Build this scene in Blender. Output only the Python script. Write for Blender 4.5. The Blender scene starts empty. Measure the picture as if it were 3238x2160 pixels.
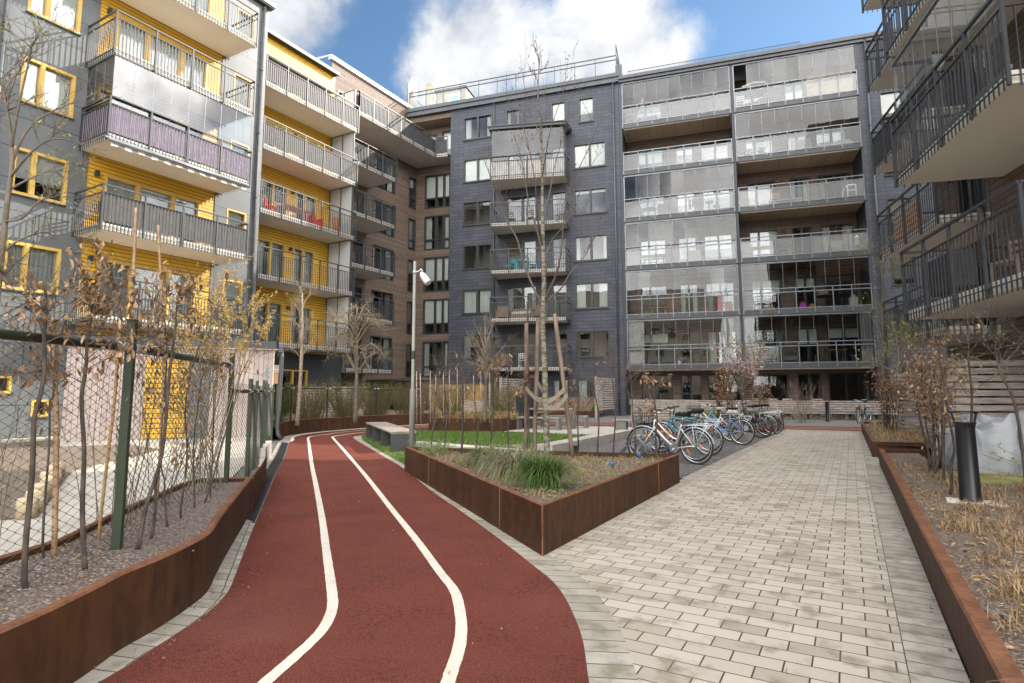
# courtyard between apartment blocks: running track, paved path, corten planters, bicycles
SUN_E=3.8; SKY_S=.1; EXPO=1.15
CLOUDS=[((-.466,.709,.53),.05,.135,.30),((-.52,.70,.49),.04,.11,.3),((-.40,.75,.49),.02,.07,.28),((-.277,.811,.516),.05,.125,.26),((-.33,.79,.50),.02,.08,.25),((-.68,.50,.56),.07,.17,.30)]
CL_HI=(4.7,4.75,4.8); CL_LO=(3.1,3.25,3.55); CL_FILL=(38,37.5,37); SKY_TINT=(.67,.79,.82)
import bpy, bmesh, math, random
from mathutils import Vector, Matrix
rnd=random.Random(7)
scene=bpy.context.scene
COL=scene.collection
V=Vector
# ------------------------------------------------------------------ materials
MATS={}
class NT:
    def __init__(s,m): s.t=m.node_tree; s.n=s.t.nodes; s.l=s.t.links
    def add(s,typ,**k):
        n=s.n.new(typ)
        for a,v in k.items():
            if a=='inp':
                for i,x in v.items():
                    if hasattr(x,'is_output'): s.l.new(x,n.inputs[i])
                    else: n.inputs[i].default_value=x
            else: setattr(n,a,v)
        return n
    def mix(s,f,a,b,bt='MIX'):
        n=s.add('ShaderNodeMix',data_type='RGBA',blend_type=bt)
        for i,x in ((0,f),(6,a),(7,b)):
            if hasattr(x,'is_output'): s.l.new(x,n.inputs[i])
            else: n.inputs[i].default_value=x if i==0 else c4(x)
        return n.outputs[2]
    def ramp(s,f,a,b):
        n=s.add('ShaderNodeMapRange',inp={0:f,1:a,2:b}); n.interpolation_type='SMOOTHSTEP'; return n.outputs[0]
    def math(s,op,a,b=0.):
        return s.add('ShaderNodeMath',operation=op,inp={0:a,1:b}).outputs[0]
def c4(c): return tuple(c)+(1,) if len(c)==3 else tuple(c)
def newmat(name):
    m=bpy.data.materials.new(name); m.use_nodes=True; MATS[name]=m
    t=NT(m); b=t.n['Principled BSDF']; return m,t,b
def coords(t,kind='Object',scale=(1,1,1)):
    tc=t.add('ShaderNodeTexCoord'); mp=t.add('ShaderNodeMapping',inp={0:tc.outputs[kind],3:scale}); return mp.outputs[0]
def noise(t,co,sc,det=4,rough=.55): return t.add('ShaderNodeTexNoise',inp={0:co,2:sc,3:det,4:rough}).outputs[0]
def bump(t,b,h,st,dist=.01):
    n=t.add('ShaderNodeBump',inp={0:st,1:dist,2:h} if False else {0:st,1:dist}); t.l.new(h,n.inputs['Height']); t.l.new(n.outputs[0],b.inputs['Normal'])
def M(name,col,rough=.6,col2=None,scale=3.,lo=.35,hi=.65,bmp=0,bsc=40,metal=0,spec=.5,fine=0,stretch=(1,1,1),coat=0):
    m,t,b=newmat(name); co=coords(t,scale=stretch)
    col2=col2 or tuple(c*.8 for c in col)
    f=t.ramp(noise(t,co,scale),lo,hi); c=t.mix(f,col,col2)
    if fine:
        n2=noise(t,co,bsc,3); c=t.mix(fine,c,t.mix(t.ramp(n2,.3,.7),tuple(x*.45 for x in col),tuple(min(1,x*1.6) for x in col)))
    t.l.new(c,b.inputs['Base Color']); b.inputs['Roughness'].default_value=rough; b.inputs['Metallic'].default_value=metal
    b.inputs['Specular IOR Level'].default_value=spec
    if coat: b.inputs['Coat Weight'].default_value=coat
    if bmp: bump(t,b,noise(t,co,bsc,3),bmp)
    return m
def bricks(name,col,col2,mort,w,h,ms=.008,off=.5,rough=.6,bmp=.3,swap=False,kind='UV',var=.5,nsc=2.,nhi=.7,nlo=.45,stain=None,sst=.5,bias=0,freq=2,spec=.4,grain=0):
    m,t,b=newmat(name); tc=t.add('ShaderNodeTexCoord'); mp=t.add('ShaderNodeMapping',inp={0:tc.outputs[kind]})
    if swap: mp.inputs[2].default_value=(0,0,math.pi/2)
    co=mp.outputs[0]
    br=t.add('ShaderNodeTexBrick',offset=off,offset_frequency=freq,inp={0:co,1:c4(col),2:c4(col2),3:c4(mort),4:1.,5:ms,6:.1,7:bias,8:w,9:h})
    c=br.outputs[0]
    st=stain or tuple(x*.55 for x in col)
    f=t.ramp(noise(t,co,nsc,6,.6),nlo,nhi); f=t.math('MULTIPLY',f,sst)
    c=t.mix(f,c,st)
    if grain:
        sc=t.add('ShaderNodeMapping',inp={0:co,3:(1,14,1) if not swap else (1,14,1)})
        c=t.mix(t.math('MULTIPLY',t.ramp(noise(t,sc.outputs[0],6,5),.35,.7),grain),c,tuple(x*.5 for x in col))
    t.l.new(c,b.inputs['Base Color']); b.inputs['Roughness'].default_value=rough; b.inputs['Specular IOR Level'].default_value=spec
    inv=t.math('SUBTRACT',1.,br.outputs[1])
    hh=t.math('ADD',inv,t.math('MULTIPLY',noise(t,co,60,3),.25))
    if bmp: bump(t,b,hh,bmp,.006)
    return m
def glassmat(name,ior=1.6,tint=(.93,.96,.95),haze=0.,rough=0.):
    m,t,b=newmat(name); t.n.remove(b); out=t.n['Material Output']
    tr=t.add('ShaderNodeBsdfTransparent',inp={0:c4(tint)}); gl=t.add('ShaderNodeBsdfGlossy',inp={0:(1,1,1,1),1:rough})
    co=coords(t); nz=t.add('ShaderNodeBump',inp={0:.025,1:.05}); t.l.new(noise(t,co,1.1,2),nz.inputs['Height']); t.l.new(nz.outputs[0],gl.inputs['Normal'])
    fr=t.add('ShaderNodeFresnel',inp={0:ior}); mx=t.add('ShaderNodeMixShader',inp={0:fr.outputs[0]})
    t.l.new(tr.outputs[0],mx.inputs[1]); t.l.new(gl.outputs[0],mx.inputs[2]); o=mx.outputs[0]
    if haze:
        df=t.add('ShaderNodeBsdfDiffuse',inp={0:(.75,.77,.76,1)}); m2=t.add('ShaderNodeMixShader',inp={0:haze}); t.l.new(o,m2.inputs[1]); t.l.new(df.outputs[0],m2.inputs[2]); o=m2.outputs[0]
    t.l.new(o,out.inputs[0]); return m
# facades
bricks('slate',(.041,.045,.060),(.064,.069,.088),(.012,.012,.015),.72,.215,.012,rough=.55,bmp=.5,nsc=1.2,sst=.35,grain=.25)
bricks('grey_panel',(.102,.110,.114),(.122,.128,.130),(.015,.015,.016),2.35,.985,.012,rough=.45,bmp=.15,sst=.3,nsc=1.1)
bricks('yellow_board',(.60,.335,.022),(.66,.375,.028),(.10,.05,.004),40,.135,.012,rough=.45,bmp=.4,sst=.15)
bricks('brown_board',(.150,.103,.074),(.215,.158,.122),(.03,.022,.018),3.1,.15,.011,rough=.65,bmp=.4,sst=.35,nsc=2.5,grain=.35)
bricks('pink_board',(.40,.325,.29),(.48,.40,.355),(.20,.155,.135),30,.125,.009,swap=True,rough=.7,bmp=.5,sst=.25,grain=.35)
bricks('cream_board',(.72,.60,.44),(.76,.66,.5),(.4,.3,.2),30,.14,.008,swap=True,rough=.7,bmp=.3,sst=.1)
bricks('soffit_board',(.36,.26,.18),(.40,.30,.21),(.10,.08,.06),.8,2.4,.012,off=0,rough=.7,bmp=.2,sst=.2)
M('white_render',(.74,.73,.70),.6); M('dark_cladding',(.03,.032,.038),.5)
M('concrete',(.56,.52,.45),.75,(.46,.42,.36),bmp=.15,bsc=25,scale=1.5)
M('slab_paint',(.80,.74,.64),.6,(.75,.69,.59),scale=.7)
M('slab_grey',(.62,.575,.51),.6,(.55,.51,.455),scale=.7)
M('rail_metal',(.045,.048,.052),.42,metal=.0,spec=.5); M('rail_galv',(.20,.215,.23),.38,metal=.5)
M('frame_dark',(.028,.030,.034),.4); M('frame_yellow',(.55,.36,.085),.45,(.52,.32,.06)); M('gutter_zinc',(.075,.08,.09),.45,metal=.2)
M('white_metal',(.50,.51,.51),.45); M('cream_panel',(.36,.325,.26),.6)
M('fabric_grey',(.155,.145,.135),.85,(.125,.117,.11),scale=5,bmp=.1,bsc=8); M('fabric_dark',(.045,.044,.05),.8,bmp=.1,bsc=8)
M('fabric_lilac',(.33,.27,.345),.8,(.25,.20,.26),scale=6,bmp=.2,bsc=10); M('fabric_light',(.50,.48,.45),.8)
M('blind',(.74,.75,.72),.85,(.68,.69,.66)); M('blind_dark',(.11,.12,.115),.8); M('curtain',(.70,.72,.69),.9,(.52,.54,.51),scale=9,stretch=(4,4,.05)); M('curtain_grey',(.40,.425,.42),.9,(.25,.27,.27),scale=9,stretch=(4,4,.05)); M('room',(.20,.18,.155),.9); M('room_dark',(.045,.04,.036),.9)
glassmat('glass_window',1.85,(.93,.96,.95)); glassmat('glass_loggia',1.62,(.90,.93,.93)); glassmat('glass_balcony',2.3,(.9,.93,.92)); glassmat('glass_lens',1.25,(.97,.98,.98)); glassmat('glass_clear',1.5,(.95,.97,.96)); glassmat('glass_frost',1.5,(.6,.65,.64),.55); glassmat('glass_rail',1.6,(.86,.89,.89),.16)
# ground
M('corten',(.060,.025,.010),.66,(.024,.012,.007),scale=2.2,lo=.3,hi=.7,fine=.35,bsc=14,bmp=.08,stretch=(1,1,.45),spec=.25)
def streaks(name,amt,col):
    m=MATS[name]; t=NT(m); b=t.n['Principled BSDF']; old=b.inputs['Base Color'].links[0].from_socket
    co=coords(t,'Object',(5.,5.,.35)); f=t.math('MULTIPLY',t.ramp(noise(t,co,1.6,5),.48,.70),amt); c=t.mix(f,old,col)
    co2=coords(t,'Object',(1,1,1)); g=t.math('MULTIPLY',t.ramp(noise(t,co2,5.,5),.55,.75),amt*.7); c=t.mix(g,c,tuple(x*.35 for x in col)); t.l.new(c,b.inputs['Base Color'])
streaks('corten',.38,(.100,.042,.018))
M('corten_edge',(.17,.075,.038),.78,(.10,.043,.022),scale=4,fine=.3,bsc=30,spec=.25)
def trackmat():
    m,t,b=newmat('track_rubber'); co=coords(t)
    f=t.ramp(noise(t,co,1.3,5),.35,.72); c=t.mix(f,(.155,.039,.024),(.105,.027,.018))
    g=t.add('ShaderNodeTexVoronoi',inp={0:co,2:120.}); c=t.mix(.55,c,t.mix(t.ramp(g.outputs[0],0,.9),(.26,.075,.05),(.035,.010,.008)))
    n3=t.math('MULTIPLY',t.ramp(noise(t,co,30,4),.45,.65),t.ramp(noise(t,co,2.1,4),.42,.66)); c=t.mix(t.math('MULTIPLY',n3,.55),c,(.034,.010,.008))
    n4=t.ramp(noise(t,co,.7,3),.55,.75); c=t.mix(t.math('MULTIPLY',n4,.25),c,(.20,.085,.06))
    t.l.new(c,b.inputs['Base Color']); b.inputs['Roughness'].default_value=.9; b.inputs['Specular IOR Level'].default_value=.2
    h=t.math('ADD',g.outputs[0],noise(t,co,60,3)); bump(t,b,h,.9,.008); return m
trackmat()
M('line_paint',(.55,.50,.415),.75,(.45,.39,.31),scale=4,lo=.45,hi=.75,fine=.22,bsc=80,bmp=.3)
bricks('paver',(.41,.36,.295),(.25,.208,.155),(.045,.038,.03),.25,.142,.0045,rough=.7,bmp=.4,nsc=4.2,nlo=.50,nhi=.70,stain=(.150,.122,.082),sst=.7,bias=-.35,kind='Object')
bricks('edge_paver',(.37,.335,.28),(.255,.228,.18),(.045,.04,.03),.30,.148,.005,off=0,rough=.75,bmp=.4,nsc=5,nlo=.45,nhi=.68,stain=(.165,.142,.095),sst=.85,kind='UV')
bricks('far_paver',(.40,.365,.315),(.35,.32,.275),(.2,.18,.15),.4,.4,.006,rough=.7,bmp=.2,nsc=2,sst=.3,kind='Object')
def gravel(name,a,b2,c3,sc,bs=1.):
    m,t,b=newmat(name); co=coords(t); v=t.add('ShaderNodeTexVoronoi',inp={0:co,2:sc})
    sp=t.add('ShaderNodeSeparateColor',inp={0:v.outputs['Color']})
    c=t.mix(sp.outputs[0],a,b2); c=t.mix(t.ramp(sp.outputs[1],.7,.95),c,c3)
    c=t.mix(t.ramp(v.outputs[0],.25,.75),c,tuple(x*.25 for x in a)); c=t.mix(t.math('MULTIPLY',t.ramp(noise(t,co,1.2),.4,.65),.5),c,tuple(x*.5 for x in a))
    t.l.new(c,b.inputs['Base Color']); b.inputs['Roughness'].default_value=.9
    h=t.math('SUBTRACT',1.,v.outputs[0]); bump(t,b,h,bs,.012); return m
gravel('gravel_pink',(.26,.195,.155),(.15,.105,.085),(.44,.37,.31),55)
gravel('gravel_grey',(.21,.19,.175),(.115,.10,.095),(.36,.34,.32),38,1.3)
gravel('gravel_far',(.21,.20,.185),(.16,.15,.14),(.30,.28,.26),40,.4)
gravel('mulch',(.25,.185,.135),(.14,.10,.072),(.40,.32,.24),45)
M('lawn_soil',(.055,.085,.02),.95,(.09,.12,.035),scale=5,fine=.4,bsc=60,bmp=.4)
M('pale_paving',(.37,.335,.285),.8,(.31,.28,.235),scale=1.2,bmp=.1,bsc=30)
M('asphalt',(.10,.10,.10),.9)
# objects
M('bark',(.085,.064,.048),.85,(.036,.027,.021),scale=18,lo=.35,hi=.6,bmp=.5,bsc=60,stretch=(1,1,.35))
M('bark_light',(.17,.13,.10),.85,(.10,.085,.06),scale=14,bmp=.4,bsc=60); M('bark_tree',(.23,.205,.165),.85,(.085,.075,.035),scale=9,lo=.4,hi=.6,bmp=.5,bsc=40,stretch=(1,1,2.5))
M('birch_bark',(.42,.34,.27),.8,(.16,.11,.08),scale=16,stretch=(1,1,3))
M('twig',(.085,.062,.048),.85,(.12,.09,.068)); M('twig_pale',(.24,.19,.13),.85,(.17,.13,.09))
def leafmat(name,c,c2,tr=.25):
    m,t,b=newmat(name); oi=coords(t); f=noise(t,oi,17,2); cc=t.mix(t.ramp(f,.3,.7),c,c2); t.l.new(cc,b.inputs['Base Color']); b.inputs['Roughness'].default_value=.65; b.inputs['Specular IOR Level'].default_value=.3
    b.inputs['Subsurface Weight'].default_value=0.
    return m
leafmat('dry_leaf',(.23,.135,.070),(.125,.070,.038)); leafmat('dry_leaf_pale',(.37,.245,.145),(.22,.135,.075))
leafmat('bud_green',(.30,.34,.07),(.20,.25,.05)); leafmat('forsythia',(.56,.40,.12),(.44,.30,.10)); leafmat('pink_blossom',(.56,.39,.40),(.46,.30,.32)); leafmat('bronze_leaf',(.26,.17,.06),(.20,.22,.05))
leafmat('sedge_green',(.038,.075,.013),(.075,.115,.024)); leafmat('sedge_grey',(.105,.135,.075),(.19,.20,.125)); leafmat('straw',(.36,.25,.125),(.22,.135,.062)); leafmat('grass_blade',(.10,.185,.022),(.07,.13,.018)); leafmat('herb_green',(.19,.23,.10),(.14,.18,.07)); leafmat('bush_green',(.09,.15,.02),(.14,.20,.035)); leafmat('willow',(.17,.14,.05),(.10,.085,.035))
M('bamboo',(.36,.225,.12),.6,(.25,.15,.085),scale=6,stretch=(1,1,3)); M('cane_gold',(.40,.24,.09),.6); M('stake_wood',(.235,.175,.135),.8,(.13,.09,.066),scale=10,lo=.35,hi=.65,bmp=.3,bsc=40,stretch=(2,2,.15)); M('strap',(.27,.225,.165),.9,(.20,.165,.115),scale=20)
M('fence_green',(.030,.042,.022),.45); M('wire_green',(.035,.042,.028),.5); M('wire_galv',(.33,.35,.33),.5,metal=.3); M('clamp_zinc',(.45,.46,.46),.45,metal=.5); M('black_paint',(.010,.010,.011),.35); M('black_rubber',(.012,.012,.012),.7)
M('pole_grey',(.22,.215,.18),.5,(.18,.172,.15)); M('lamp_white',(.60,.60,.58),.45); M('dark_sheet',(.050,.052,.052),.5,(.042,.044,.044)); M('sheet_grey',(.16,.155,.145),.5)
M('slat_wood',(.40,.335,.285),.75,(.24,.185,.155),scale=3,bmp=.25,bsc=40,stretch=(1,1,6)); M('bench_wood',(.30,.265,.225),.75,(.20,.17,.145),scale=8,bmp=.2,bsc=50); M('box_wood',(.45,.24,.10),.7); M('log_wood',(.46,.36,.23),.8)
M('tarp',(.27,.28,.295),.5,(.21,.22,.23),scale=2,metal=.15,bmp=.35,bsc=7); M('moss_wood',(.22,.22,.06),.85,(.15,.14,.05),bmp=.3,bsc=30)
M('bike_white',(.62,.62,.60),.3,coat=.5); M('bike_blue',(.10,.22,.46),.3,coat=.5); M('bike_teal',(.03,.16,.20),.3,coat=.4); M('bike_red',(.20,.03,.02),.4); M('bike_black',(.012,.012,.013),.35); M('bike_lightblue',(.22,.40,.52),.35); M('chrome',(.55,.56,.57),.25,metal=.9); M('reflector_red',(.42,.02,.015),.3); M('reflector_orange',(.75,.20,.02),.3); M('saddle_black',(.012,.012,.012),.5); M('yellow_sticker',(.62,.40,.03),.5); M('cream_plastic',(.55,.50,.42),.5)
M('chair_white',(.72,.72,.70),.5); M('teal_paint',(.03,.40,.42),.45); M('red_cloth',(.55,.03,.03),.7); M('rattan',(.20,.14,.095),.8,bmp=.4,bsc=60); M('rattan_grey',(.16,.15,.14),.8,bmp=.4,bsc=60); M('plastic_blue',(.02,.16,.42),.4); M('orange_wood',(.45,.18,.05),.6); M('terracotta',(.36,.15,.07),.8); M('purple_bag',(.35,.05,.35),.6); M('kerb_stone',(.39,.365,.325),.85,(.30,.28,.245),bmp=.3,bsc=25); M('beige_banner',(.66,.52,.36),.7); M('banner_ink',(.30,.21,.13),.7); M('grate_iron',(.035,.037,.042),.5,metal=.3); M('plate_white',(.6,.6,.58),.5); M('sand',(.33,.26,.19),.9,bmp=.2,bsc=60); M('bin_dark',(.02,.023,.03),.4); M('reed',(.24,.17,.10),.85,(.14,.095,.06),scale=25,stretch=(1,1,.06)); M('orange_lamp',(.8,.3,.05),.5)
# ------------------------------------------------------------------ mesh builder
class Fr:
    def __init__(s,o,d,n=None):
        s.o=V((o[0],o[1],o[2] if len(o)>2 else 0)); dd=V((d[0],d[1],0)).normalized(); s.d=dd
        s.n=V((n[0],n[1],0)).normalized() if n else V((dd.y,-dd.x,0))
    def pt(s,a,t=0.,z=0.): return s.o+s.d*a+s.n*t+V((0,0,z))
WORLD=Fr((0,0,0),(1,0),(0,1))
class MB:
    def __init__(s,fr=None): s.v=[];s.f=[];s.uv=[];s.m=[];s.sm=[];s.fr=fr or WORLD
    def face(s,pts,uv=None,m=0,smooth=False):
        i=len(s.v); s.v+=[tuple(p) for p in pts]; n=len(pts); s.f.append(tuple(range(i,i+n)))
        s.uv+=list(uv) if uv else [(p[0],p[1]) for p in pts]; s.m.append(m); s.sm.append(smooth)
    def lq(s,ls,m=0,uv=None):   # local (s,t,z) polygon
        pts=[s.fr.pt(*l) for l in ls]
        if uv is None:
            e=[max(l[i] for l in ls)-min(l[i] for l in ls) for i in range(3)]; k=e.index(min(e))
            uv=[(l[1],l[2]) if k==0 else (l[0],l[2]) if k==1 else (l[0],l[1]) for l in ls]
        s.face(pts,uv,m)
    def box(s,a0,a1,t0,t1,z0,z1,m=0):
        if a0>a1:a0,a1=a1,a0
        if t0>t1:t0,t1=t1,t0
        s.lq([(a0,t1,z0),(a1,t1,z0),(a1,t1,z1),(a0,t1,z1)],m); s.lq([(a1,t0,z0),(a0,t0,z0),(a0,t0,z1),(a1,t0,z1)],m)
        s.lq([(a0,t0,z0),(a0,t1,z0),(a0,t1,z1),(a0,t0,z1)],m); s.lq([(a1,t1,z0),(a1,t0,z0),(a1,t0,z1),(a1,t1,z1)],m)
        s.lq([(a0,t0,z1),(a0,t1,z1),(a1,t1,z1),(a1,t0,z1)],m); s.lq([(a0,t1,z0),(a0,t0,z0),(a1,t0,z0),(a1,t1,z0)],m)
    def prism(s,poly,z0,z1,m=0,mt=None):
        n=len(poly); L=0
        for i in range(n):
            p,q=poly[i],poly[(i+1)%n]; l=math.dist(p,q)
            a,b=s.fr.pt(p[0],p[1],z0),s.fr.pt(q[0],q[1],z0); c,d=s.fr.pt(q[0],q[1],z1),s.fr.pt(p[0],p[1],z1)
            s.face([a,b,c,d],[(L,z0),(L+l,z0),(L+l,z1),(L,z1)],m); L+=l
        s.face([s.fr.pt(p[0],p[1],z1) for p in poly],[tuple(p) for p in poly],m if mt is None else mt); s.face([s.fr.pt(p[0],p[1],z0) for p in reversed(poly)],[tuple(p) for p in reversed(poly)],m)
    def tube(s,pts,rs,n=6,m=0,caps=True,smooth=True):
        P=[V(p) for p in pts]
        if not hasattr(rs,'__len__'): rs=[rs]*len(P)
        base=len(s.v); up=None
        for i,p in enumerate(P):
            t=(P[min(i+1,len(P)-1)]-P[max(i-1,0)])
            if t.length<1e-9: t=V((0,0,1))
            t.normalize()
            if up is None: up=t.orthogonal().normalized()
            else:
                up=up-t*up.dot(t)
                up=up.normalized() if up.length>1e-6 else t.orthogonal().normalized()
            w=t.cross(up)
            for k in range(n):
                a=2*math.pi*k/n; s.v.append(tuple(p+(up*math.cos(a)+w*math.sin(a))*rs[i]))
        for i in range(len(P)-1):
            for k in range(n):
                a=base+i*n+k;b=base+i*n+(k+1)%n
                s.f.append((a,b,b+n,a+n)); s.uv+=[(k/n,i),((k+1)/n,i),((k+1)/n,i+1),(k/n,i+1)]; s.m.append(m); s.sm.append(smooth and n>4)
        if caps and n>=3:
            for r,o in ((range(n-1,-1,-1),0),(range(n),(len(P)-1)*n)):
                s.f.append(tuple(base+o+k for k in r)); s.uv+=[(0,0)]*n; s.m.append(m); s.sm.append(False)
    def bar(s,p,q,w,h=None,m=0):    # square-section bar
        p,q=V(p),V(q); t=(q-p).normalized(); u=V((0,0,1)) if abs(t.z)<.9 else s.fr.n; x=t.cross(u).normalized()*(w/2); y=x.cross(t).normalized()*((h or w)/2)
        c=[p+x+y,p-x+y,p-x-y,p+x-y]; d=[q+x+y,q-x+y,q-x-y,q+x-y]
        for i in range(4):
            j=(i+1)%4; s.face([c[i],d[i],d[j],c[j]],[(0,0),(1,0),(1,.1),(0,.1)],m)
        s.face(c,None,m); s.face(d[::-1],None,m)
    def lathe(s,c,prof,n=16,m=0,smooth=True):
        c=V(c); base=len(s.v)
        for r,z in prof:
            for k in range(n): a=2*math.pi*k/n; s.v.append((c.x+r*math.cos(a),c.y+r*math.sin(a),c.z+z))
        for i in range(len(prof)-1):
            for k in range(n):
                a=base+i*n+k;b=base+i*n+(k+1)%n; s.f.append((a,b,b+n,a+n)); s.uv+=[(k/n,prof[i][1]),((k+1)/n,prof[i][1]),((k+1)/n,prof[i+1][1]),(k/n,prof[i+1][1])]; s.m.append(m); s.sm.append(smooth)
        for o,rr in ((0,range(n-1,-1,-1)),((len(prof)-1)*n,range(n))):
            s.f.append(tuple(base+o+k for k in rr)); s.uv+=[(0,0)]*n; s.m.append(m); s.sm.append(False)
    def build(s,name,mats,parent=None,off=None):
        me=bpy.data.meshes.new(name); me.from_pydata(s.v,[],s.f)
        ul=me.uv_layers.new(name='UVMap')
        flat=[c for u in s.uv for c in u]; ul.data.foreach_set('uv',flat)
        me.polygons.foreach_set('material_index',s.m); me.polygons.foreach_set('use_smooth',s.sm)
        for x in ([mats] if isinstance(mats,str) else mats): me.materials.append(MATS[x])
        me.update(); o=bpy.data.objects.new(name,me); COL.objects.link(o)
        if parent is not None:
            o.parent=parent
            if parent.get('_w'): o.location=-parent.location
        return o
def tag(o,label,cat=None,group=None):
    o['label']=label
    if cat: o['category']=cat
    if group: o['group']=group
    return o
def struct(o,kind='structure'): o['kind']=kind; return o
def empty(name,loc,label=None,cat=None,group=None,rz=0,world=False):
    o=bpy.data.objects.new(name,None); COL.objects.link(o); o.location=loc; o.rotation_euler=(0,0,rz); o.empty_display_size=.2
    if world: o['_w']=1
    if label: tag(o,label,cat,group)
    return o
def copy_tree(o,parent=None):
    c=o.copy(); COL.objects.link(c); c.parent=parent
    for ch in list(o.children): copy_tree(ch,c)
    return c
# ------------------------------------------------------------------ camera, sun, sky
cam=bpy.data.cameras.new('camera'); co=bpy.data.objects.new('camera',cam); COL.objects.link(co)
cam.sensor_width=36; cam.lens=1870/3238*36; cam.shift_x=(1619-1600)/3238; cam.shift_y=(1031-1080)/3238; cam.clip_start=.05; cam.clip_end=3000
co.location=(0,0,1.4); co.rotation_euler=(math.radians(90+6.3),0,math.radians(30.0866)); scene.camera=co
SUN=V((1,1.3,1.05)).normalized(); EL=math.asin(SUN.z); AZ=math.atan2(SUN.x,SUN.y)
sl=bpy.data.lights.new('sun','SUN'); sl.energy=SUN_E; sl.angle=math.radians(.6); sl.color=(1,.93,.82)
so=bpy.data.objects.new('sun',sl); COL.objects.link(so); so.rotation_euler=SUN.to_track_quat('Z','Y').to_euler(); so.location=(0,0,60)
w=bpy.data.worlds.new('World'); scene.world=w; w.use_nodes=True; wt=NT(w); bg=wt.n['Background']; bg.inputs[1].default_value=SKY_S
sky=wt.add('ShaderNodeTexSky'); sky.sky_type='NISHITA'; sky.sun_disc=False; sky.sun_elevation=EL; sky.sun_rotation=AZ; sky.ozone_density=2.2; sky.air_density=1.; sky.dust_density=.4
tc=wt.add('ShaderNodeTexCoord'); D=tc.outputs['Generated']
nrm=wt.add('ShaderNodeVectorMath',operation='NORMALIZE',inp={0:D}).outputs[0]
sx=wt.add('ShaderNodeSeparateXYZ',inp={0:nrm})
nz=wt.add('ShaderNodeTexNoise',inp={0:nrm,2:5.5,3:8,4:.58}); nz.inputs['Distortion'].default_value=.25
nb=wt.add('ShaderNodeTexNoise',inp={0:nrm,2:2.2,3:5,4:.55})
def blob(d,r0,r1,amp):
    dt=wt.add('ShaderNodeVectorMath',operation='DOT_PRODUCT',inp={0:nrm,1:V(d).normalized()}).outputs['Value']
    ang=wt.math('ARCCOSINE',dt)
    n=wt.math('MULTIPLY',wt.math('SUBTRACT',nz.outputs[0],.5),amp)
    return wt.ramp(wt.math('ADD',ang,n),r1,r0)
mask=None
for d,r0,r1,amp in CLOUDS:
    b=blob(d,r0,r1,amp); mask=b if mask is None else wt.math('MAXIMUM',mask,b)
# unseen broken cloud away from the view, added extra bright to fill the shade
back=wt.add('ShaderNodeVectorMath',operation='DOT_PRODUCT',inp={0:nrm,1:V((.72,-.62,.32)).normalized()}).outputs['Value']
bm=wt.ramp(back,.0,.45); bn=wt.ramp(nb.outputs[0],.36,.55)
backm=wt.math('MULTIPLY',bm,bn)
shade=wt.ramp(nz.outputs[0],.40,.66)
cl=wt.mix(shade,CL_HI,CL_LO)
c=wt.mix(mask,wt.mix(1.,sky.outputs[0],SKY_TINT,'MULTIPLY'),cl); cb=wt.mix(wt.ramp(nz.outputs[0],.35,.65),CL_FILL,tuple(x*.55 for x in CL_FILL)); c=wt.mix(backm,c,cb); wt.l.new(c,bg.inputs[0])
scene.view_settings.view_transform='Standard'; scene.view_settings.look='None'; scene.view_settings.exposure=EXPO; scene.view_settings.gamma=1
scene.cycles.use_denoising=True
scene.cycles.max_bounces=8; scene.cycles.transparent_max_bounces=32; scene.cycles.glossy_bounces=4; scene.cycles.diffuse_bounces=4
scene.cycles.sample_clamp_indirect=6
# ------------------------------------------------------------------ architecture helpers
def wall(mb,fr,s0,s1,z0,z1,holes,m=0,rm=1,rev=.14,depth=1.9,t=0.,rooms=True,jm=None):
    mb.fr=fr
    S=sorted({s0,s1,*[x for h in holes for x in h[:2]]}); Z=sorted({z0,z1,*[x for h in holes for x in h[2:4]]})
    S=[x for x in S if s0<=x<=s1]; Z=[x for x in Z if z0<=x<=z1]
    for i in range(len(S)-1):
        for j in range(len(Z)-1):
            cs,cz=(S[i]+S[i+1])/2,(Z[j]+Z[j+1])/2
            if any(h[0]<cs<h[1] and h[2]<cz<h[3] for h in holes): continue
            mb.lq([(S[i],t,Z[j]),(S[i+1],t,Z[j]),(S[i+1],t,Z[j+1]),(S[i],t,Z[j+1])],m)
    for h in holes:
        a,b,c,d=h[:4]
        for (t0,t1,mm) in ((t,t-rev,m if jm is None else jm),(t-rev,t-depth,rm)):
            if mm==rm and not rooms: continue
            mb.lq([(a,t0,c),(a,t1,c),(a,t1,d),(a,t0,d)],mm); mb.lq([(b,t1,c),(b,t0,c),(b,t0,d),(b,t1,d)],mm)
            mb.lq([(a,t1,d),(b,t1,d),(b,t0,d),(a,t0,d)],mm); mb.lq([(a,t0,c),(b,t0,c),(b,t1,c),(a,t1,c)],mm)
        if rooms: mb.lq([(a,t-depth,c),(b,t-depth,c),(b,t-depth,d),(a,t-depth,d)],rm)
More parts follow.
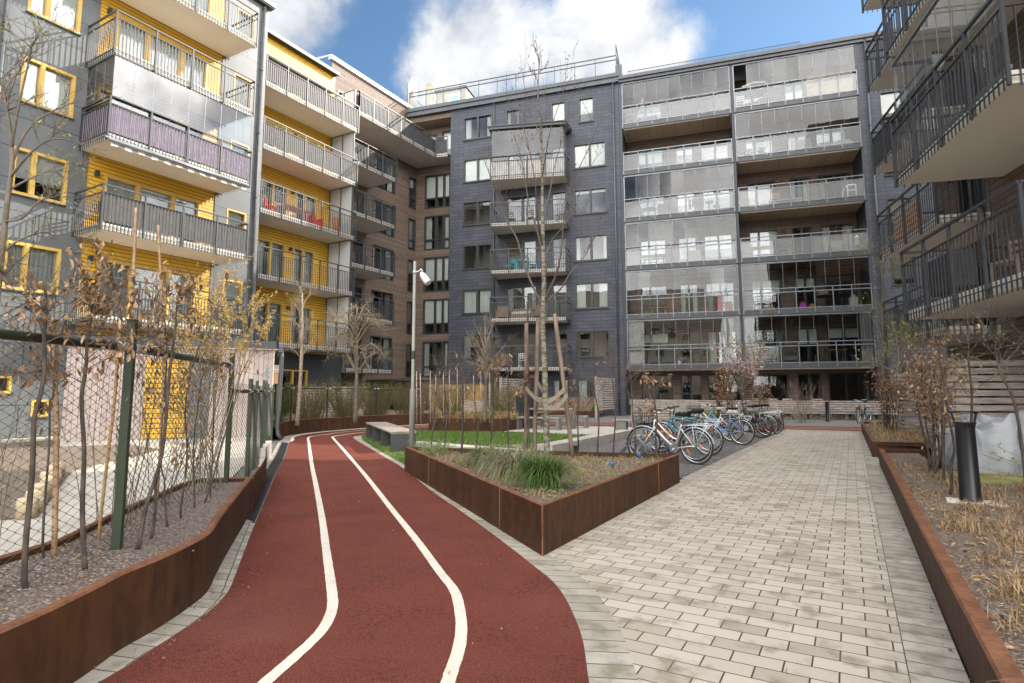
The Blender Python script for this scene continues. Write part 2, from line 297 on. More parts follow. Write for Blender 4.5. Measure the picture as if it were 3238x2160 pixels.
def window(par,fr,s0,s1,z0,z1,mull=(),bars=(),mat='frame_dark',blind=None,bfrac=1.,sill=True,name='window',fw=.075,t=-.10,proud=.012,glass='glass_window',label=None):
    mb=MB(fr); ta,tb=t-.05,proud
    mb.box(s0,s0+fw,ta,tb,z0,z1); mb.box(s1-fw,s1,ta,tb,z0,z1); mb.box(s0+fw,s1-fw,ta,tb,z1-fw,z1); mb.box(s0+fw,s1-fw,ta,tb-.002,z0,z0+fw)
    for q in mull: mb.box(q-fw*.7,q+fw*.7,ta,tb-.004,z0+fw,z1-fw)
    xs=[s0+fw,*[q for q in mull],s1-fw]
    for q in bars: mb.box(s0+fw,s1-fw,ta,tb-.006,q-fw*.5,q+fw*.5)
    o=mb.build(name,mat,par)
    if label: o['label']=label
    p=MB(fr); p.lq([(s0+.01,t-.02,z0+.01),(s1-.01,t-.02,z0+.01),(s1-.01,t-.02,z1-.01),(s0+.01,t-.02,z1-.01)]); p.build('pane',glass,o)
    if sill:
        q=MB(fr); q.box(s0-.03,s1+.03,tb+.001,tb+.06,z0-.045,z0-.01); q.build('sill','gutter_zinc' if mat!='frame_dark' else 'frame_dark',o)
    if blind:
        b=MB(fr); zb=z1-.02-(z1-z0-.04)*bfrac
        if blind.startswith('curtain'):
            n=int((s1-s0)/.07)
            cuts=[(s0+.03,s1-.03)] if bfrac>=1 else [(s0+.03,s0+(s1-s0)*bfrac*.5),(s1-(s1-s0)*bfrac*.5,s1-.03)]
            for a,e in cuts:
                n=max(4,int((e-a)/.06))
                for i in range(n):
                    u0,u1=a+(e-a)*i/n,a+(e-a)*(i+1)/n; ta_,tb_=(t-.13,t-.17) if i%2 else (t-.17,t-.13)
                    b.lq([(u0,ta_,z0+.02),(u1,tb_,z0+.02),(u1,tb_,z1-.02),(u0,ta_,z1-.02)])
            b.build('curtain',blind,o)
        else:
            edges=sorted([s0+.05,*mull,s1-.05])
            for i in range(len(edges)-1): b.box(edges[i]+.03,edges[i+1]-.03,t-.10,t-.085,zb,z1-.03)
            b.build('blind',blind,o)
    return o
def railing(fr,mb,p,q,zt,zlo,step=.115,post=1.25,hz=.0,bw=.014,bd=.03,out=.035,zpost=None,phase=0,first=True):
    """balusters along local line p->q, tops at zt, bottoms at zlo; handrail at hz on posts"""
    d=V((q[0]-p[0],q[1]-p[1],0)); L=d.length; d.normalize(); A=lambda k,z: fr.pt(p[0]+d.x*k,p[1]+d.y*k,z)
    n=max(2,int(L/step)); 
    for i in range(1,n):
        k=L*i/n; mb.bar(A(k,zlo),A(k,zt),bd,bw)
    mb.bar(A(-.02,zt),A(L+.02,zt),.045,.022)
    mb.bar(A(0,zlo+.16),A(L,zlo+.16),.035,.012)
    np_=max(1,round(L/post))
    for i in range(0 if first else 1,np_+1):
        k=L*i/np_; mb.bar(A(k,zlo+.02),A(k,hz),.05,.05)
def balcony(par,fr,poly,zb,th=.2,open_edges=(0,1,2),hand=1.2,drop=.22,screen=None,sc_edges=None,slab='slab_paint',rail='rail_metal',step=.115,glaze=None,gl_top=None,label=None,sides_only=False,npan=8,gl_edges=None,gmat='glass_clear',capt=True):
    """poly: local (s,t) outline, back-left, front-left, front-right, back-right"""
    mb=MB(fr); mb.prism(poly,zb,zb+th); o=mb.build('balcony',slab,par)
    if label: o['label']=label
    zt=zb+th
    r=MB(fr); hr=MB(fr); sc=MB(fr); gz=MB(fr); gf=MB(fr)
    cx=sum(p[0] for p in poly)/4; cy=sum(p[1] for p in poly)/4
    def outp(p,k=.045): 
        return (p[0]+(k if p[0]>cx else -k),p[1]+(k if p[1]>cy else 0))
    def inp(p,k=.02): return outp(p,-k)
    for e in open_edges:
        p,q=outp(poly[e]),outp(poly[e+1]); railing(fr,r,p,q,zt+hand-drop-(.003 if e==1 else 0),zb-.06,step,hz=zt+hand,first=(e==open_edges[0]))
        hr.bar(fr.pt(p[0],p[1],zt+hand+.02+(.004 if e==1 else 0)),fr.pt(q[0],q[1],zt+hand+.02+(.004 if e==1 else 0)),.06,.045)
        if screen and (sc_edges is None or e in sc_edges):
            a,b=outp(poly[e],.018),outp(poly[e+1],.018); n=int(math.dist(a,b)/.11)
            for i in range(n):
                f=lambda k:(a[0]+(b[0]-a[0])*k/n,a[1]+(b[1]-a[1])*k/n)
                u,v_=f(i),f(i+1); wob=.012*math.sin(i*1.7); wb2=.012*math.sin((i+1)*1.7)
                def off(p_,wv): return (p_[0]-(wv if e in (0,2) else 0),p_[1]-(wv if e==1 else 0))
                u=off(u,abs(wob)); v_=off(v_,abs(wb2)); mi=(i//3)%2
                sc.lq([(*u,zt+.06),(*v_,zt+.06),(*v_,zt+hand-drop-.01),(*u,zt+hand-drop-.01)],mi,uv=[(i*.11,0),(i*.11+.11,0),(i*.11+.11,1),(i*.11,1)])
        if glaze and (gl_edges is None or e in gl_edges):
            a,b=outp(poly[e],-.03),outp(poly[e+1],-.03); n=npan if e==1 else 3
            for i in range(n):
                f=lambda k:(a[0]+(b[0]-a[0])*k/n,a[1]+(b[1]-a[1])*k/n)
                u,v_=f(i+.006*n/8),f(i+1-.006*n/8)
                gz.lq([(*u,zt+.12),(*v_,zt+.12),(*v_,gl_top-.03),(*u,gl_top-.03)])
                w0=f(i); gf.bar(fr.pt(w0[0],w0[1],zt+.1),fr.pt(w0[0],w0[1],gl_top-.02),.013,.013)
            gf.bar(fr.pt(a[0],a[1],gl_top-.03),fr.pt(b[0],b[1],gl_top-.03),.06,.06); gf.bar(fr.pt(a[0],a[1],zt+.08),fr.pt(b[0],b[1],zt+.08),.05,.06)
    r.build('railing',rail,o); hr.build('handrail',rail,o)
    if screen: sc.build('privacy_screen',screen if isinstance(screen,(list,tuple)) else [screen,screen],o)
    if glaze:
        g=gf.build('glazing','rail_galv',o); gz.build('pane',gmat,g) if False else gz.build('glass_panels',gmat,o)
    return o
def wall_lamp(par,fr,s,z,t=0.):
    mb=MB(fr); mb.box(s-.06,s+.06,t+.001,t+.14,z-.08,z+.08); mb.box(s-.045,s+.045,t+.02,t+.16,z-.095,z-.08); return mb.build('wall_lamp','frame_dark',par)
def downpipe(par,fr,s,t,z0,z1,r=.055,mat='gutter_zinc',bend=None):
    mb=MB(fr); pts=[fr.pt(s,t,z0),fr.pt(s,t,z1)]
    if bend: pts+=[fr.pt(*b) for b in bend]
    mb.tube(pts,r,10)
    z=z0+1
    while z<z1: mb.tube([fr.pt(s,t,z-.03),fr.pt(s,t,z+.03)],r+.012,10); z+=2.9
    return mb.build('downpipe',mat,par)
def snow_guard(par,fr,s0,s1,t,z,h=.3,mat='rail_metal',step=.12):
    mb=MB(fr)
    mb.bar(fr.pt(s0,t,z+h),fr.pt(s1,t,z+h),.03); mb.bar(fr.pt(s0,t,z+.05),fr.pt(s1,t,z+.05),.03)
    n=int((s1-s0)/step)
    for i in range(n+1): mb.bar(fr.pt(s0+(s1-s0)*i/n,t,z),fr.pt(s0+(s1-s0)*i/n,t,z+h),.018)
    return mb.build('snow_guard',mat,par)
ST=2.95
# ================================================================== grey and yellow building (front left)
F1=Fr((-21.8,0),(0,1),(1,0))
B1=empty('apartment_building',(-21.8,9,0),'dark grey panel apartment block with yellow balcony bays and yellow window frames, at left','apartment building',world=True)
holes=[];wins=[]
for k in range(6):
    z=4.47+ST*(k-1+0)
    if k==0: continue
    wins.append((7.52,9.0,z,z+1.48,k)); holes.append((7.52,9.0,z,z+1.48))
    holes.append((3.6,5.1,z,z+1.48)); wins.append((3.6,5.1,z,z+1.48,k))
    holes.append((14.72,15.62,z+.15,z+1.48)); wins.append((14.72,15.62,z+.15,z+1.48,-k))
holes+=[(7.15,8.0,1.34,1.86),(8.54,9.0,.62,1.14)]
yel=[]
for k in range(0,6):
    f=3.75+ST*(k-0)
    yel.append((10.1,13.6,f+.05,f+2.16,k))
mb=MB(F1)
gh=holes+[(9.56,14.17,3.3,18.45)]
wall(mb,F1,-6,9.56,-.3,18.6,[h for h in holes if h[1]<9.56],0,1)
wall(mb,F1,14.17,16.25,-.3,18.6,[h for h in holes if h[0]>14.17],0,1)
wall(mb,F1,9.56,14.17,-.3,3.3,[],0,1)
mb.fr=F1; mb.lq([(16.25,0,-.3),(16.25,-3,-.3),(16.25,-3,18.6),(16.25,0,18.6)],0)
mb.lq([(-6,0,-.3),(-6,-9,-.3),(-6,-9,18.6),(-6,0,18.6)],0)
mb.lq([(-6,-9,18.6),(16.25,-9,18.6),(16.25,0,18.6),(-6,0,18.6)],2)
mb.build('wall',['grey_panel','room','gutter_zinc'],B1)
mb=MB(F1); wall(mb,F1,9.56,14.17,3.3,18.6,[y[:4] for y in yel if y[3]<18.6],0,1,t=-.03); mb.build('yellow_cladding',['yellow_board','room'],B1)
for (a,b,c,d,k) in wins:
    if k>0: window(B1,F1,a,b,c,d,[a+.55],mat='frame_yellow',blind=('curtain' if k==1 else 'blind'),bfrac=[1,1,.62,.97,1,1][k] if a>6 else 1,fw=.09)
    else: window(B1,F1,a,b,c,d,[],mat='frame_yellow',blind='blind',bfrac=[0,1,.75,.9,1,1][-k],fw=.07)
window(B1,F1,7.15,8.0,1.34,1.86,mat='frame_yellow',fw=.07); window(B1,F1,8.54,9.0,.62,1.14,mat='frame_yellow',fw=.07)
for (a,b,c,d,k) in yel:
    if d<18.6: window(B1,F1,a,b,c,d,[11.23,12.52],mat='frame_yellow',name='balcony_door',blind=('curtain' if k in (0,) else 'curtain_grey' if k in(2,) else 'blind'),bfrac=[1,.35,.8,.9,.7,1][k],fw=.10,t=-.12,proud=-.01,sill=False)
    wall_lamp(B1,F1,9.83,c+2.02,-.03)
for k in range(0,5):
    zb=3.55+2.93*k
    sc={1:(['fabric_grey','fabric_grey'],(1,)),2:(['fabric_lilac','fabric_lilac'],(0,1))}.get(k)
    balcony(B1,F1,[(9.3,.0),(9.3,1.75),(14.4,1.75),(14.4,.0)],zb,screen=sc[0] if sc else None,sc_edges=sc[1] if sc else None,glaze=(k==2),gl_top=12.34,gl_edges=(0,1),gmat='glass_balcony',label=('balcony with folding glass panes and lilac cloth screen' if k==2 else 'balcony with grey cloth screen' if k==1 else None))
downpipe(B1,F1,15.98,.08,0,18.5); downpipe(B1,F1,7.0,.08,0,18.5)
mb=MB(F1); mb.box(-6,16.4,-.1,.22,18.55,18.72); mb.box(-6,16.42,.18,.26,18.6,18.8); mb.build('roof_edge','gutter_zinc',B1)
# rolled awning under the lilac balcony
mb=MB(F1); A=[F1.pt(9.2,1.95,9.33),F1.pt(14.3,1.95,9.33)]; mb.tube(A,.05,10); mb.bar(F1.pt(9.15,1.85,9.42),F1.pt(14.35,1.85,9.42),.06,.05)
n=46
for i in range(n):
    u0,u1=9.3+4.9*i/n,9.3+4.9*(i+1)/n; mb.lq([(u0,1.9,9.27),(u1,1.9,9.27),(u1,1.93,9.16+.02*math.sin(i)),(u0,1.93,9.16+.02*math.sin(i-1))],1+(i//2)%2)
mb.build('awning',['rail_galv','fabric_light','fabric_grey'],B1)
# ================================================================== yellow wing
F2=Fr((-23.7,0),(0,1),(1,0))
B2=empty('apartment_building',(-23.7,19,0),'yellow boarded apartment wing with long balconies and frosted glass dividers, between grey and brown blocks','apartment building',world=True)
z2=[15.12,12.17,9.24,6.30,3.37]
hs=[];
for zb in z2:
    f=zb+.2; hs+=[(16.4,17.45,f+.06,f+2.1),(17.64,19.26,f+.06,f+2.1),(19.7,21.1,f+.02,f+2.1)]
mb=MB(F2); wall(mb,F2,15.0,22.08,3.3,18.75,hs,0,1)
mb.lq([(22.08,0,3.3),(22.08,-2.6,3.3),(22.08,-2.6,18.75),(22.08,0,18.75)],0); mb.lq([(15,-9,18.75),(22.08,-9,18.75),(22.08,0,18.75),(15,0,18.75)],2)
mb.build('wall',['yellow_board','room','gutter_zinc'],B2)
mb=MB(F2); wall(mb,F2,15.0,23.2,-.3,3.3,[(17.8,20.9,.1,2.45)],0,1); mb.build('base_wall',['dark_cladding','room_dark'],B2)
window(B2,F2,17.8,20.9,.1,2.45,[20.0],mat='frame_yellow',fw=.06,sill=False)
for i,zb in enumerate(z2):
    f=zb+.2
    window(B2,F2,16.4,17.45,f+.06,f+2.1,[],mat='frame_yellow',blind='curtain',bfrac=.6,sill=False,fw=.09)
    window(B2,F2,17.64,19.26,f+.06,f+2.1,[18.41],mat='frame_yellow',blind='curtain' if i%2 else 'curtain_grey',bfrac=.7,sill=False,fw=.09)
    window(B2,F2,19.7,21.1,f+.02,f+2.1,[20.36],mat='frame_yellow',name='balcony_door',blind='curtain',bfrac=[.5,.4,.6,.9,.8][i],sill=False,fw=.09)
    wall_lamp(B2,F2,19.5,f+1.9)
    b=balcony(B2,F2,[(15.3,0),(15.3,1.7),(22.15,1.7),(22.15,0)],zb,open_edges=(1,2),screen=['fabric_grey','fabric_grey'] if i<2 else None,sc_edges=(1,2),slab='slab_paint' if i<2 else 'slab_grey',label='balcony with grey cloth screen' if i<2 else None)
    top=zb+2.35 if i==0 else z2[i-1]-.02
    mb=MB(F2)
    for a in (.05,.85): mb.box(21.98,22.01,a,a+.76,f+.03,top-.03)
    o=MB(F2); 
    for a in (.0,.81,1.62): o.box(21.96,22.03,a,a+.05,f,top)
    o.box(21.965,22.025,.05,1.62,top-.03,top)
    q=o.build('glass_divider','rail_metal',B2); mb.build('pane','glass_frost',q)
mb=MB(F2); mb.box(15,22.14,-.1,.25,18.72,18.86); mb.box(15,22.14,.2,.32,18.66,18.84); mb.build('roof_edge','gutter_zinc',B2)
snow_guard(B2,F2,15,22,-.3,18.86,.26)
mb=MB(F2); mb.box(15.5,21.6,.03,.16,17.42,17.52); mb.lq([(15.5,.12,17.45),(21.6,.12,17.45),(21.6,.75,17.18),(15.5,.75,17.18)],1); mb.bar(F2.pt(15.5,.76,17.17),F2.pt(21.6,.76,17.17),.05); mb.build('awning',['rail_metal','fabric_grey'],B2)
# ================================================================== brown wing in the corner
F3=Fr((-25.8,0),(0,1),(1,0)); FC=Fr((-23.24,32.43),(.982,.189),(.189,-.982))
B3=empty('apartment_building',(-25.8,28,0),'brown timber clad apartment wing in the inner corner with tall dark windows','apartment building',world=True)
CY=31.94; z3=[14.2,11.25,8.3,5.37,2.45]
hs=[]
for zb in [17.15]+z3:
    f=zb+.22; hs+=[(24.3,25.3,f+.02,f+2.15),(25.9,26.78,f+.02,f+2.15)]
    hs+=[(27.6,29.66,f+.1,f+2.2)]
    if zb<17: hs.append((31.13-.05,31.86,f-.35,f+1.9))
hs+=[(24.6,26.6,.0,1.55),(28.3,30.8,.0,1.5)]
mb=MB(F3); wall(mb,F3,22.0,CY,-.3,20.6,hs,0,1)
mb.fr=F3; mb.lq([(23.75,0,18.8),(23.75,-4,18.8),(23.75,-4,21.0),(23.75,0,20.6)],2)
wall(mb,F3,23.75,31.2,20.6,21.2,[],0,1)
# recessed piece parallel to the slate front
hc=[]
for zb in z3: hc.append((-1.98,.0,zb-.12,zb+2.32))
hc+=[(-2.1,-1.05,17.5,19.5),(-.7,.35,17.5,19.6),(-1.6,.0,.2,1.5)]
wall(mb,FC,-2.62,.6,-.3,20.2,hc,0,1)
mb.build('wall',['brown_board','room','dark_cladding'],B3)
for j,zb in enumerate([17.15]+z3):
    f=zb+.22
    window(B3,F3,24.3,25.3,f+.02,f+2.15,sill=False,blind='curtain_grey',bfrac=.5)
    window(B3,F3,25.9,26.78,f+.02,f+2.15,sill=False,name='balcony_door')
    window(B3,F3,27.6,29.66,f+.1,f+2.2,[28.6],sill=False,blind='curtain' if j%2 else 'curtain_grey',bfrac=.5)
    if zb<17: window(B3,F3,31.08,31.86,f-.35,f+1.9,bars=[f+.35],sill=False,blind='blind',bfrac=[1,.3,.9,.4,.7,.5][j])
for j,(a,b,c,d) in enumerate(hc[:5]): window(B3,FC,a,b,c,d,[-1.08,-.5],bars=[c+.72],sill=False,blind='blind' if j in(0,2,3) else 'curtain',bfrac=[.68,.5,.68,.68,.4][j],fw=.1)
for (a,b,c,d) in hc[5:]: window(B3,FC,a,b,c,d,[],sill=False,blind='blind',bfrac=.6)
window(B3,F3,24.6,26.6,.0,1.55,[25.5],sill=False); window(B3,F3,28.3,30.8,.0,1.5,[29.6],sill=False)
for zb in z3: 
    balcony(B3,F3,[(23.3,0),(23.3,2.3),(27.0,2.3),(27.0,0)],zb,slab='slab_grey',label=None)
# long top balcony that turns the corner: two slabs meeting edge to edge
ya=30.95
mb=MB(F3); mb.prism([(23.7,0),(23.7,2.36),(ya,2.36),(ya,0)],17.15,17.37)
c0=F3.pt(ya,0),F3.pt(ya,2.36); e0=FC.pt(.6,.02); e1=FC.pt(.35,1.3)
for z,fl in ((17.37,0),(17.15,1)):
    P_=[c0[0],c0[1],e1,e0,V((-25.8,CY,0))]; P_=[V((p.x,p.y,z)) for p in P_]
    mb.face(P_ if not fl else P_[::-1])
mb.face([V((c0[1].x,c0[1].y,17.15)),V((e1.x,e1.y,17.15)),V((e1.x,e1.y,17.37)),V((c0[1].x,c0[1].y,17.37))])
o=mb.build('balcony','slab_grey',B3); o['label']='long top balcony with dark cloth screen turning the corner'
r=MB(F3); railing(F3,r,(23.66,2.4),(ya,2.4),18.3,17.08,hz=18.5); railing(F3,r,(23.66,0.1),(23.66,2.4),18.3,17.08,hz=18.5)
r.bar(F3.pt(23.66,2.4,18.52),F3.pt(ya,2.4,18.52),.06,.045); r.bar(F3.pt(23.66,.1,18.52),F3.pt(23.66,2.4,18.52),.06,.045)
g=Fr((c0[1].x+.04,c0[1].y),(e1-c0[1]).to_tuple()[:2]); L=(e1-c0[1]).length; g2=MB(g); railing(g,g2,(0,.04),(L,.04),18.3,17.08,hz=18.5); g2.bar(g.pt(0,.04,18.52),g.pt(L,.04,18.52),.06,.045)
r.v and r.build('railing','rail_metal',o); g2.build('railing','rail_metal',o)
sc=MB(F3)
for i in range(66):
    u0,u1=23.7+i*.11,23.7+(i+1)*.11; wv=.012*abs(math.sin(i*1.7)); w2=.012*abs(math.sin((i+1)*1.7)); sc.lq([(u0,2.37-wv,17.42),(u1,2.37-w2,17.42),(u1,2.37-w2,18.28),(u0,2.37-wv,18.28)])
sc.fr=g
for i in range(int(L/.11)): sc.lq([(i*.11,.0,17.42),(i*.11+.11,.0,17.42),(i*.11+.11,0,18.28),(i*.11,.0,18.28)])
sc.fr=F3; sc.lq([(23.69,.1,17.42),(23.69,2.36,17.42),(23.69,2.36,18.28),(23.69,.1,18.28)]); sc.build('privacy_screen','fabric_dark',o)
mb=MB(F3); mb.box(23.6,31.3,-.15,.14,21.12,21.38); mb.lq([(23.58,.14,21.3),(23.58,-4,21.7),(23.58,-4,21.9),(23.58,.14,21.4)]); mb.build('roof_edge','white_metal',B3)
wall_lamp(B3,FC,-.85,19.0)
mb=MB(F3); mb.box(27.3,30.9,.02,2.3,2.02,2.12); mb.bar(F3.pt(30.6,.1,.9),F3.pt(30.6,2.0,2.0),.08,.08); mb.build('canopy','dark_cladding',B3)
# ================================================================== slate building
FS=Fr((-21.5,31.45),(.982,.189),(.189,-.982))
B4=empty('apartment_building',(-16,32.5,0),'dark slate clad apartment block with roof terrace railing and five small stacked balconies','apartment building',world=True)
hs=[];W4=[]
for k in range(6):
    z=3.42+2.93*k; W4.append((.0,2.05,z,z+1.6,1.02,'L',k))
    if k<5: W4.append((7.45,9.5,z,z+1.6,8.48,'R',k))
W4+=[(3.0,3.95,18.1,19.72,None,'T',0),(6.04,6.99,18.1,19.72,None,'T',1),(7.84,8.8,18.1,19.72,None,'T',2)]
D4=[]
for k in range(5):
    zb=2.62+2.93*k; D4+=[(3.0,5.04,zb+.45,zb+2.42,4.1),(6.0,6.98,zb+.25,zb+2.42,None)]
G4=[(7.48,9.1,.0,2.15,8.2),(3.2,4.4,.0,2.1,None),(6.0,7.0,.0,2.15,None),(1.0,2.1,.0,2.1,None)]
hs=[x[:4] for x in W4+D4+G4]
mb=MB(FS); wall(mb,FS,-.95,10.33,-.3,20.62,hs,0,1)
mb.lq([(-.95,-1.6,-.3),(-.95,0,-.3),(-.95,0,20.0),(-.95,-1.6,20.0)],0); mb.lq([(10.33,0,-.3),(10.33,-2.6,-.3),(10.33,-2.6,20.6),(10.33,0,20.6)],0)
mb.build('wall',['slate','room'],B4)
bl={('L',5):('curtain',.45),('L',4):('blind',1),('L',3):(None,0),('L',2):(None,0),('L',1):('curtain',.9),('L',0):('curtain_grey',.5),('R',4):('blind',1),('R',3):('blind',.15),('R',2):('curtain',.3),('R',1):('curtain',.6),('R',0):(None,0),('T',0):('curtain',.5),('T',1):('blind',1),('T',2):('blind',.62)}
for a,b,c,d,mu,tp,k in W4:
    bt,bf=bl[(tp,k)]; window(B4,FS,a,b,c,d,[mu] if mu else [],blind=bt,bfrac=bf)
for i,(a,b,c,d,mu) in enumerate(D4): window(B4,FS,a,b,c,d,[mu] if mu else [],sill=False,name='balcony_door' if not mu else 'window',blind='curtain_grey' if i in (2,3,7) else None,bfrac=.4)
for a,b,c,d,mu in G4: window(B4,FS,a,b,c,d,[mu] if mu else [],sill=False,blind='curtain',bfrac=.7)
for k in range(5):
    zb=2.62+2.93*k; poly=[(2.42,.0),(2.75,2.0),(7.15,1.25),(7.1,.0)]
    balcony(B4,FS,poly,zb,th=.18,hand=1.25,drop=.28,slab='slab_grey',step=.11,screen=['fabric_light','fabric_light'] if k==4 else None,glaze=(k==4),gl_top=zb+3.3,npan=4,rail='rail_metal',gmat='glass_loggia',label='glazed topmost balcony with pale screen' if k==4 else None)
zt=2.62+2.93*4+3.3
mb=MB(FS); mb.prism([(2.3,0),(2.6,2.15),(7.3,1.4),(7.35,0)],zt-.12,zt+.04); mb.prism([(2.25,0),(2.55,2.22),(7.36,1.47),(7.4,0)],zt+.04,zt+.09); mb.build('canopy','rail_metal',B4)
mb=MB(FS); mb.box(-4.2,10.4,-.1,.18,20.32,20.62); mb.box(-4.22,10.45,-.2,.26,20.62,20.86); mb.build('cornice','gutter_zinc',B4)
mb=MB(FS); mb.box(-4.2,-.95,-2.9,-.1,19.95,20.3); mb.build('soffit','brown_board',B4)
mb=MB(FS); mb.box(-4.2,10.33,-9,-.1,20.6,20.84); mb.build('roof','gutter_zinc',B4)
mb=MB(FS); mb.box(10.2,10.6,-3,.2,20.6,21.35); mb.build('parapet','gutter_zinc',B4)
downpipe(B4,FS,10.0,.1,0,20.3); downpipe(B4,FS,2.2,.08,0,20.6)
mb=MB(FS); mb.tube([FS.pt(10.02,.1,20.25),FS.pt(10.15,.12,20.35),FS.pt(10.6,.2,20.75)],.07,10); mb.build('drain_elbow','gutter_zinc',B4)
mb=MB(FS)
for zz in (22.05,21.78): mb.bar(FS.pt(-4.1,.1,zz),FS.pt(10.25,.1,zz),.05)
for i in range(12): a=-4.1+14.35*i/11; mb.bar(FS.pt(a,.1,20.85),FS.pt(a,.1,22.05),.04)
mb.bar(FS.pt(10.25,.1,20.86),FS.pt(10.25,.1,22.75),.05); mb.bar(FS.pt(10.25,.1,22.75),FS.pt(10.25,-1.6,22.05),.05); mb.bar(FS.pt(-4.1,.1,22.05),FS.pt(-4.1,-2.5,22.05),.05)
for zz in (22.05,21.78): mb.bar(FS.pt(10.25,.1,zz),FS.pt(10.25,-2.5,zz),.05)
o=mb.build('terrace_railing','rail_metal',B4)
mb=MB(FS); mb.lq([(-4.0,.08,20.95),(-1.5,.08,20.95),(-1.5,.08,21.9),(-4.0,.08,21.9)]); mb.lq([(-1.4,.08,20.95),(-.3,.08,20.95),(-.3,.08,21.9),(-1.4,.08,21.9)]); mb.build('glass_panel','glass_rail',o)
mb=MB(FS); mb.lq([(-4.6,-1.9,20.84),(-4.6,-.55,20.84),(-4.6,-.55,23.3),(-4.6,-1.0,23.9),(-4.6,-1.9,24.3)]); mb.lq([(-4.55,-1.9,20.84),(-4.55,-1.9,24.3),(-4.55,-1.0,23.9),(-4.55,-.55,23.3),(-4.55,-.55,20.84)]); mb.box(-3.85,-3.2,-1.9,-1.82,20.84,23.7); mb.build('terrace_divider','cream_panel',B4)
mb=MB(FS); mb.box(-3.3,-.9,-5,-2.4,20.84,23.2,1); mb.box(-3.4,-.8,-5.1,-2.3,23.2,23.35,0); mb.box(-2.3,-1.3,-2.4,-2.36,20.9,22.9,2); mb.box(-2.1,-1.5,-2.36,-2.35,21.6,22.7,3); mb.build('roof_hut',['gutter_zinc','cream_panel','white_metal','bike_lightblue'],B4)
snow_guard(B4,FS,.5,4.6,-1.6,20.84,.75)
# ================================================================== glazed balcony building
B5=empty('apartment_building',(-5,35,0),'brown and slate apartment block covered with two stacks of glazed loggia balconies','apartment building',world=True)
LB=[2.63+2.93*k for k in range(6)]
dp=-2.15; FB=Fr(FS.pt(0,dp,0),(.982,.189),(.189,-.982))
hs=[];DD=[]
for k,zb in enumerate(LB+[ -.3]):
    f=zb+.3
    for u0 in (10.6,16.95):
        if zb<0: DD+=[(u0+.4,u0+2.3,.02,2.4,u0+1.3,'w'),(u0+2.75,u0+3.95,.02,2.4,u0+3.35,'d'),(u0+4.3,u0+6.1,.02,2.4,u0+5.2,'w')]; continue
        DD+=[(u0+.55,u0+2.15,f+.05,f+2.05,u0+1.1,'w'),(u0+2.85,u0+3.95,f+.05,f+2.05,u0+3.4,'d'),(u0+4.35,u0+6.0,f+.05,f+2.05,u0+5.2,'w')]
hs=[x[:4] for x in DD]
mb=MB(FB); wall(mb,FB,10.3,23.3,-.3,20.3,hs,0,1); mb.build('wall',['brown_board','room_dark'],B5)
mb=MB(FS); mb.lq([(23.2,0,-.3),(23.2,dp,-.3),(23.2,dp,20.3),(23.2,0,20.3)],0)
mb.lq([(10.46,dp,-.3),(10.46,0,-.3),(10.46,0,20.3),(10.46,dp,20.3)],0) if False else None
hr=[(24.1,25.2,z+.05,z+1.75) for z in [.9+2.93*k for k in range(6)]]
wall(mb,FS,23.2,46,-.3,20.3,hr,0,1); mb.build('slate_wall',['slate','room'],B5); mb=MB(FS); mb.box(10.34,10.36,dp,-.01,-.3,20.3); mb.build('side_wall','slate',B5)  # wall, cornice and roof lengthened out of view to block sun from the path
for a,b,c,d in hr: window(B5,FS,a,b,c,d,blind='blind',bfrac=.8)
for i,(a,b,c,d,mu,tp) in enumerate(DD): window(B5,FB,a,b,c,d,[mu],sill=False,name='balcony_door' if tp=='d' else 'window',blind=(['blind','curtain_grey',None,'blind','curtain'][(i*7)%5] if c>.1 else None),bfrac=[.3,.5,0,.45,.6][(i*7)%5])
GL={5:(1,1),4:(0,1),3:(1,0),2:(1,0),1:(1,1),0:(1,1)}
